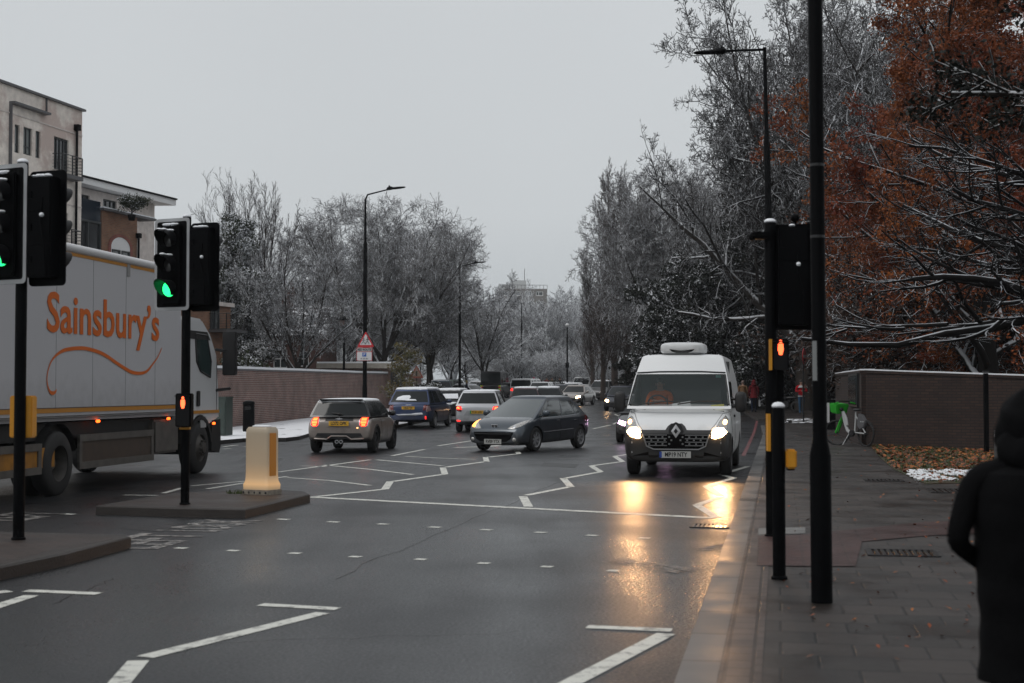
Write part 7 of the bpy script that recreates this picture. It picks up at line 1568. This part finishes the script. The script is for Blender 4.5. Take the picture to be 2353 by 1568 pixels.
# ------------------------------------------------------------------ people
SK = mat('skin', (.30, .17, .12), .5); HAIR = mat('dark_hair', (.012, .010, .009), .6)
def cloth(name, c): return mat('cloth_'+name, c, .9, spec=.1, var=.2, vscale=14, bump=.2, bscale=30)
def person(label, x, Y, face, coat, legs, H=1.75, h0=.13, pose='stand', hood=None, group=None, shoes=None, scale=None, hat=None, skirt=None, X=None, hair=HAIR, arms=None, stride=.12, fingers=True, extra=None):
    """face: heading in degrees; one skinned body, hair or hood as children"""
    s = H/1.75; X = XY(x, Y) if X is None else X
    t = thing('person', label, 'person', (X, Y, gz(Y)+h0), -R(face), group)
    J, E, Rd, Z = [], [], [], []
    def j(p, r, zone, par=None):
        J.append(Vector(p)*s); Rd.append(r*s if not hasattr(r, '__len__') else (r[0]*s, r[1]*s)); Z.append(zone)
        if par is not None: E.append((par, len(J)-1))
        return len(J)-1
    st = stride
    pel = j((0, 0, .95), (.155, .11), 1); sp = j((0, .01, 1.12), (.145, .105), 1, pel); ch = j((0, .0, 1.30), (.165, .115), 1, sp); up = j((0, -.01, 1.42), (.13, .085), 1, ch)
    nk = j((0, .0, 1.50), .055, 0, up); hd = j((0, .02, 1.585), (.072, .085), 0, nk); j((0, .015, 1.68), (.066, .078), 0, hd)
    for sg in (-1, 1):
        hp = j((sg*.09, 0, .88), .095, 2, pel); kn = j((sg*.10, .04+sg*st*.4, .48), .062, 2, hp); an = j((sg*.10, sg*st-.02, .09), .045, 2, kn); j((sg*.105, sg*st+.12, .04), .042, 3, an)
        A = (arms or {}).get(sg, [(sg*.20, 0, 1.40), (sg*.25, -.03, 1.13), (sg*.24, .06, .90)])
        sh = j(A[0], .070, 1, up); el = j(A[1], .052, 1, sh); wr = j(A[2], .036, 1, el)
        d = (Vector(A[2])-Vector(A[1])).normalized(); pm = j(Vector(A[2])+d*.07, (.036, .022), 0, wr)
        if fingers:
            side = d.cross(Vector((0, 0, 1))).normalized() if abs(d.z) < .9 else Vector((0, 1, 0))
            for q, L_ in zip((-.03, -.010, .010, .028), (.062, .075, .072, .055)):
                a = j(Vector(A[2])+d*.095+side*q, .010, 0, pm); b = j(Vector(A[2])+d*(.095+L_*.6)+side*q+Vector((0, 0, -.012)), .0085, 0, a); j(Vector(A[2])+d*(.095+L_)+side*q+Vector((0, 0, -.03)), .0075, 0, b)
            a = j(Vector(A[2])+d*.05+side*.045*sg, .011, 0, pm); j(Vector(A[2])+d*.085+side*.06*sg, .009, 0, a)
    me = bpy.data.meshes.new('body'); me.from_pydata([tuple(v) for v in J], E, []); o = bpy.data.objects.new('body', me); C.objects.link(o)
    m = o.modifiers.new('k', 'SKIN'); m.use_smooth_shade = True
    for i, v in enumerate(me.skin_vertices[0].data):
        r = Rd[i]; v.radius = r if hasattr(r, '__len__') else (r, r); v.use_root = (i == 0)
    m2 = o.modifiers.new('s', 'SUBSURF'); m2.levels = 1; m2.render_levels = 1; bake(o); me = o.data; me.materials.clear()
    for mm in (SK, coat, legs, shoes or PLAST): me.materials.append(mm)
    import mathutils
    idx = []
    for p in me.polygons:
        c = p.center; best, bz = 1e9, 0
        for (a, b) in E:
            q, f_ = mathutils.geometry.intersect_point_line(c, J[a], J[b]); f_ = max(0, min(1, f_)); d_ = (J[a].lerp(J[b], f_)-c).length
            if d_ < best: best, bz = d_, (Z[b] if f_ > .35 or Z[a] == Z[b] else Z[a])
        idx.append(bz)
    me.polygons.foreach_set('material_index', idx); o.parent = t; me.name = 'body'
    f = MB()                                     # face: nose, brows, ears, mouth
    f.ball((0, .115*s, 1.60*s), (.013*s, .022*s, .02*s), 8, 5); [f.ball((sg*.083*s, .015*s, 1.60*s), (.012*s, .02*s, .03*s), 8, 5) for sg in (-1, 1)]
    f.build('face_features', SK, t, smooth=True); f = MB(); [f.ball((sg*.032*s, .096*s, 1.622*s), (.013*s, .01*s, .008*s), 8, 4) for sg in (-1, 1)]; f.box((0, .098*s, 1.555*s), (.045*s, .012*s, .006*s)); f.build('eyes_and_mouth', HAIR, t)
    if hood:
        f = MB(); f.ball((0, -.012*s, 1.63*s), (.112*s, .135*s, .150*s), 30, 20); f.ball((0, -.05*s, 1.50*s), (.135*s, .12*s, .10*s), 24, 12); f.lathe([(.085*s, 1.70*s), (.122*s, 1.62*s), (.128*s, 1.58*s), (.118*s, 1.53*s)], 22, 'z', (0, .03*s, 0)); f.v = [tuple(Vector(q)*(1+.025*noise.noise(Vector(q)*11))) for q in f.v]; f.build('hood', hood, t, smooth=True)
    else:
        f = MB(); f.ball((0, -.012*s, 1.665*s), (.088*s, .10*s, .085*s), 14, 9); f.build('hair' if not hat else 'hat', hat or hair, t, smooth=True)
    if skirt is not None:                        # long coat
        f = MB(); f.lathe([(.165*s, 1.32*s), (.175*s, 1.1*s), (.20*s, .85*s), (.235*s, skirt*s), (.0, skirt*s)], 18); f.build('coat', coat, t, smooth=True)
    if not fingers is False and extra: extra(t, s)
    return t
RJ = cloth('red', (.42, .010, .018)); JN = cloth('jeans', (.025, .065, .12)); TN = cloth('tan', (.17, .10, .055)); DR = cloth('dark_red', (.11, .010, .014)); BKC = cloth('black', (.003, .003, .0035)); NV = cloth('navy', (.012, .018, .035)); GC_ = cloth('grey', (.09, .09, .09)); WC = cloth('white', (.42, .42, .42)); PK = cloth('pink', (.40, .03, .10)); OR_ = cloth('orange', (.50, .11, .015)); OL = cloth('olive', (.05, .045, .03))
def phone(t, s):
    f = MB(); f.box((0, .36*s, 1.20*s), (.075, .012, .15), Matrix.Rotation(R(50), 3, 'X')); f.build('phone', PLAST, t)
    f = MB(); f.lathe([(.14*s, 1.46*s), (.155*s, 1.42*s), (.20*s, 1.36*s), (.185*s, 1.34*s)], 18); f.build('white_yoke', WC, t, smooth=True)
    f = MB(); f.lathe([(.168*s, .90*s), (.17*s, .93*s), (.165*s, .95*s)], 18); f.build('white_hem', WC, t, smooth=True)
person('man in a red and white jacket and blue jeans looking down at a phone', 1840, 72, 180, RJ, JN, 1.76, arms={-1: [(-.20, 0, 1.40), (-.28, .04, 1.15), (-.06, .27, 1.19)], 1: [(.20, 0, 1.40), (.28, .04, 1.15), (.06, .27, 1.19)]}, stride=.16, extra=phone)
person('person in a long tan coat and pale hat seen from behind near the white van', 1706, 78, 10, TN, BKC, 1.70, hat=mat('pale_hat', (.22, .16, .14), .8), skirt=.62)
def bag(t, s):
    f = MB(); f.box((.30, .05, .50), (.10, .24, .34), taper=.7); f.tube([(.30, -.03, .66), (.28, .05, .84), (.30, .13, .66)], .006, 4); f.build('white_bag', mat('carrier_bag', (.38, .38, .39), .5), t, bevel=.02)
person('person in a dark red hooded coat walking away carrying a white bag', 1731, 76, 5, DR, NV, 1.72, hood=DR, skirt=.80, extra=bag)
person('person in dark clothes in the gloom behind the right signal pole', 1785, 74, 20, NV, BKC, 1.78)
# foreground figure
person('black hooded figure walking away, large and out of focus at the right edge', 2352, 5.2, 4, BKC, BKC, 1.51, h0=.12, hood=BKC, X=1.877, arms={-1: [(-.215, 0, 1.40), (-.31, -.05, 1.13), (-.16, .13, 1.02)], 1: [(.215, 0, 1.40), (.31, -.05, 1.13), (.16, .13, 1.02)]}, extra=lambda t, s: (lambda f: (f.lathe([(.0, 1.46*s), (.12*s, 1.455*s), (.20*s, 1.42*s), *[(float(np.interp(z_, [.5, .85, 1.1, 1.34], [.20, .20, .225, .235]))*s+.0025*math.sin(z_*37), z_*s) for z_ in np.linspace(1.34, .55, 34)], (0, .55*s)], 40), f.v.__setitem__(slice(None), [(v[0]*(1+.09*noise.noise(Vector((v[0]*7, v[1]*7, v[2]*5)))), v[1]*(1+.12*noise.noise(Vector((v[0]*6+3, v[1]*7, v[2]*4)))), v[2]) for v in f.v]), f.build('padded_jacket', BKC, t, smooth=True)))(MB()))
# hi-vis rider beside the silver saloon and people waiting along the far kerb
person('rider in orange trousers and dark blue top on a moped beside the dark van', 1072, 108, 100, NV, OR_, 1.6, stride=.2, hat=mat('yellow_helmet', (.35, .3, .08), .4))
person('person in a white padded jacket standing tall among the people at the far kerb', 1054.5+0, 140, 180, WC, BKC, 1.8, X=XY(1451-396+1.2, 140))
crowd = [(1226, PK, 'person with a bright pink hat among the distant walkers', PK), (1212, OL, None, None), (1240, BKC, None, None), (1256, DR, None, None), (1268, OL, None, None), (1286, BKC, None, None), (1200, TN, None, None), (1155, OL, None, None)]
lab = {1212: 'person in olive just left of the pink-hatted walker', 1240: 'person in black just right of the pink-hatted walker', 1256: 'person in dark red between the pink hat and the globe lamp', 1268: 'person in olive nearest the left of the globe lamp post', 1286: 'person in black right below the globe lamp', 1200: 'person in tan at the left end of the distant walkers', 1155: 'person in olive beside the roof of the dark van'}
for x, c, l_, ht in crowd: person(l_ or lab[x], x, 142, 170+x % 30, c, BKC, 1.72+.04*(x % 3), hat=ht, group='walkers beyond the queue', fingers=False)
for x, c, l_ in ((1398, TN, 'person in a tan coat at the left of the group by the far right kerb'), (1409, OL, 'person in olive standing second in the group by the far right kerb'), (1427, GC_, 'person in a grey coat behind the small dark hatchback'), (1436, BKC, 'person in black hard against the left side of the white van'), (1374, BKC, 'person in black left of the thin post and the timber fence')):
    person(l_, x, 122, 190, c, BKC, 1.72, group='people waiting by the far right kerb', fingers=False)
# van driver, seated
dr = person('driver in an orange hi-vis jacket seated behind the windscreen of the white van', 0, 30, 180+11.2, OR_, BKC, 1.72, h0=0, fingers=True, arms={-1: [(-.20, 0, 1.40), (-.24, .22, 1.20), (-.10, .46, 1.26)], 1: [(.20, 0, 1.40), (.24, .22, 1.20), (.10, .46, 1.26)]})
dv = VAN.location+Matrix.Rotation(VAN.rotation_euler.z, 3, 'Z') @ Vector((.46, .93, .17)); dr.location = dv
# ------------------------------------------------------------------ hire bicycle, basket forward, leaning by the wall
LIME = mat('lime_paint', (.02, .36, .02), .4); WFR = mat('bike_white', (.42, .43, .43), .4); RUB = TYRE
bx0 = XY(1946, 41.0); bk = thing('bicycle', 'green and white hire bicycle with a green basket parked at the wall corner', 'bicycle', (XY(1921, 38.8), 38.8, .12), R(-66))
# local: x to the right (rear), bike seen nearly side on, front wheel at left
def ring(name, c, r, w=.022, m=RUB, par=bk, ax='y'):
    f = MB(); k = 32
    for i in range(k):
        pass
    pts = [(c[0]+r*math.cos(2*PI*i/k), c[1], c[2]+r*math.sin(2*PI*i/k)) for i in range(k+1)]; f.tube(pts, w, 8, False)
    o = f.build(name, m, par, smooth=True); f = MB()
    for i in range(14): a = 2*PI*i/14; f.tube([c, (c[0]+r*math.cos(a), c[1], c[2]+r*math.sin(a))], .0025, 3)
    f.lathe([(0, -.04), (.03, -.04), (.03, .04), (0, .04)], 12, 'y', c); f.build('spokes', METAL, o)
    return o
fwl = ring('front_wheel', (0, 0, .34), .325, .026); fwl.rotation_euler = (0, 0, R(42)); ring('rear_wheel', (1.12, .10, .34), .325, .026)
def tb(name, pts, r, m, n=8): f = MB(); f.tube(pts, r, n); return f.build(name, m, bk, smooth=True)
fk = MB(); fk.tube([(0, -.06, .34), (.14, -.05, .66), (.24, 0, .88)], .028, 8); fk.tube([(0, .06, .34), (.14, .05, .66), (.24, 0, .88)], .028, 8); fk.tube([(.21, 0, .80), (.30, 0, 1.06)], .030, 8); fk.build('fork', LIME, bk, smooth=True).rotation_euler = (0, 0, R(20))
tb('frame', [(.27, 0, .92), (.36, 0, .66), (.44, .02, .42), (.58, .04, .33), (.74, .05, .36)], .048, WFR)
fr = MB(); fr.tube([(.30, 0, .90), (.42, 0, .74), (.46, 0, .55)], .035, 8); fr.tube([(.72, .05, .36), (.76, .06, .92)], .024, 8); fr.tube([(.74, .05, .36), (1.12, .10, .34)], .02, 8); fr.tube([(.76, .06, .80), (1.12, .10, .34)], .018, 8); fr.build('rear_frame', WFR, bk, smooth=True)
f = MB(); f.box((.0, 0, .0), (.30, .34, .27), taper=1.25); o = f.build('basket', LIME, bk, bevel=.03); o.location = (.10, 0, 1.0); o.rotation_euler = (0, R(6), 0)
f = MB(); f.tube([(.34, -.30, 1.15), (.30, -.14, 1.20), (.30, .14, 1.20), (.34, .30, 1.15)], .017, 8); o = f.build('handlebar', PLAST, bk, smooth=True); f = MB(); [f.tube([(.335, s*.2, 1.165), (.36, s*.34, 1.13)], .022, 8) for s in (-1, 1)]; f.build('grip', LIME, o)
f = MB(); f.ball((.80, .06, .97), (.14, .08, .04), 12, 6); f.build('saddle', PLAST, bk, smooth=True)
f = MB(); f.prism([(.84, .88), (1.02, .84), (1.16, .66), (1.10, .52), (.90, .44), (.78, .56)], 'y', .05, .15); f.build('skirt_guard', mat('guard_grey', (.10, .10, .105), .5), bk, bevel=.02)
f = MB(); [f.box((.98+.09*i, .045, .66), (.05, .006, .03)) for i in range(2)]; f.build('guard_mark', WFR, bk)
f = MB(); f.lathe([(0, -.06), (.09, -.06), (.09, .0), (0, 0)], 18, 'y', (.72, -.02, .34)); f.tube([(.72, -.08, .34), (.66, -.10, .20)], .012, 6); f.box((.66, -.14, .19), (.09, .08, .02)); f.tube([(.72, .06, .34), (.78, .14, .48)], .012, 6); f.build('crank', PLAST, bk)
f = MB(); f.tube([(.60, -.03, .36), (.54, -.22, .03)], .013, 6); f.build('kickstand', WFR, bk)
f = MB(); f.ball((.28, -.05, .98), (.05, .06, .05), 10, 6); f.build('front_lamp', PLAST, bk); f = MB(); [f.ball((1.12+.34*math.cos(R(a)), .10, .34+.35*math.sin(R(a))), (.04, .03, .02), 6, 4) for a in range(20, 130, 10)]; f.build('mudguard', PLAST, bk)
# parked motorcycles in the gloom
t = thing('motorcycle', 'dark motorcycle parked in the shade to the left of the man in red', 'motorcycle', spot(1800, 76, .13), R(70))
for y in (-.65, .65): f = MB(); f.lathe([(.2, -.06), (.29, -.05), (.31, 0), (.29, .05), (.2, .06)], 20, 'x', (0, y, .31)); f.build('wheel', TYRE, t, smooth=True)
f = MB(); f.ball((0, .1, .75), (.14, .32, .16), 12, 8); f.ball((0, -.4, .78), (.13, .35, .08), 12, 6); f.box((0, 0, .45), (.25, .5, .35)); f.tube([(0, .62, .31), (0, .45, .95)], .04, 8); f.tube([(-.33, .4, 1.02), (0, .45, .98), (.33, .4, 1.02)], .016, 6); f.build('body', PLAST, t, smooth=True)
# ------------------------------------------------------------------ winter air
HAZE_ON = True
if HAZE_ON:
    me = bpy.data.meshes.new('haze'); bm = bmesh.new(); bmesh.ops.create_cube(bm, size=1.0); bm.to_mesh(me); bm.free()
    hz = bpy.data.objects.new('haze', me); C.objects.link(hz); hz.scale = (700, 780, 66); hz.location = (0, 300, 31); tag(hz, kind='stuff')
    m = bpy.data.materials.new('haze'); m.use_nodes = True; n = m.node_tree.nodes; n.clear(); out = n.new('ShaderNodeOutputMaterial'); pv = n.new('ShaderNodeVolumePrincipled')
    pv.inputs['Color'].default_value = (.85, .88, .92, 1); pv.inputs['Density'].default_value = .00028; pv.inputs['Anisotropy'].default_value = .1
    m.node_tree.links.new(pv.outputs[0], out.inputs['Volume']); me.materials.append(m)
    sc.cycles.volume_bounces = 1
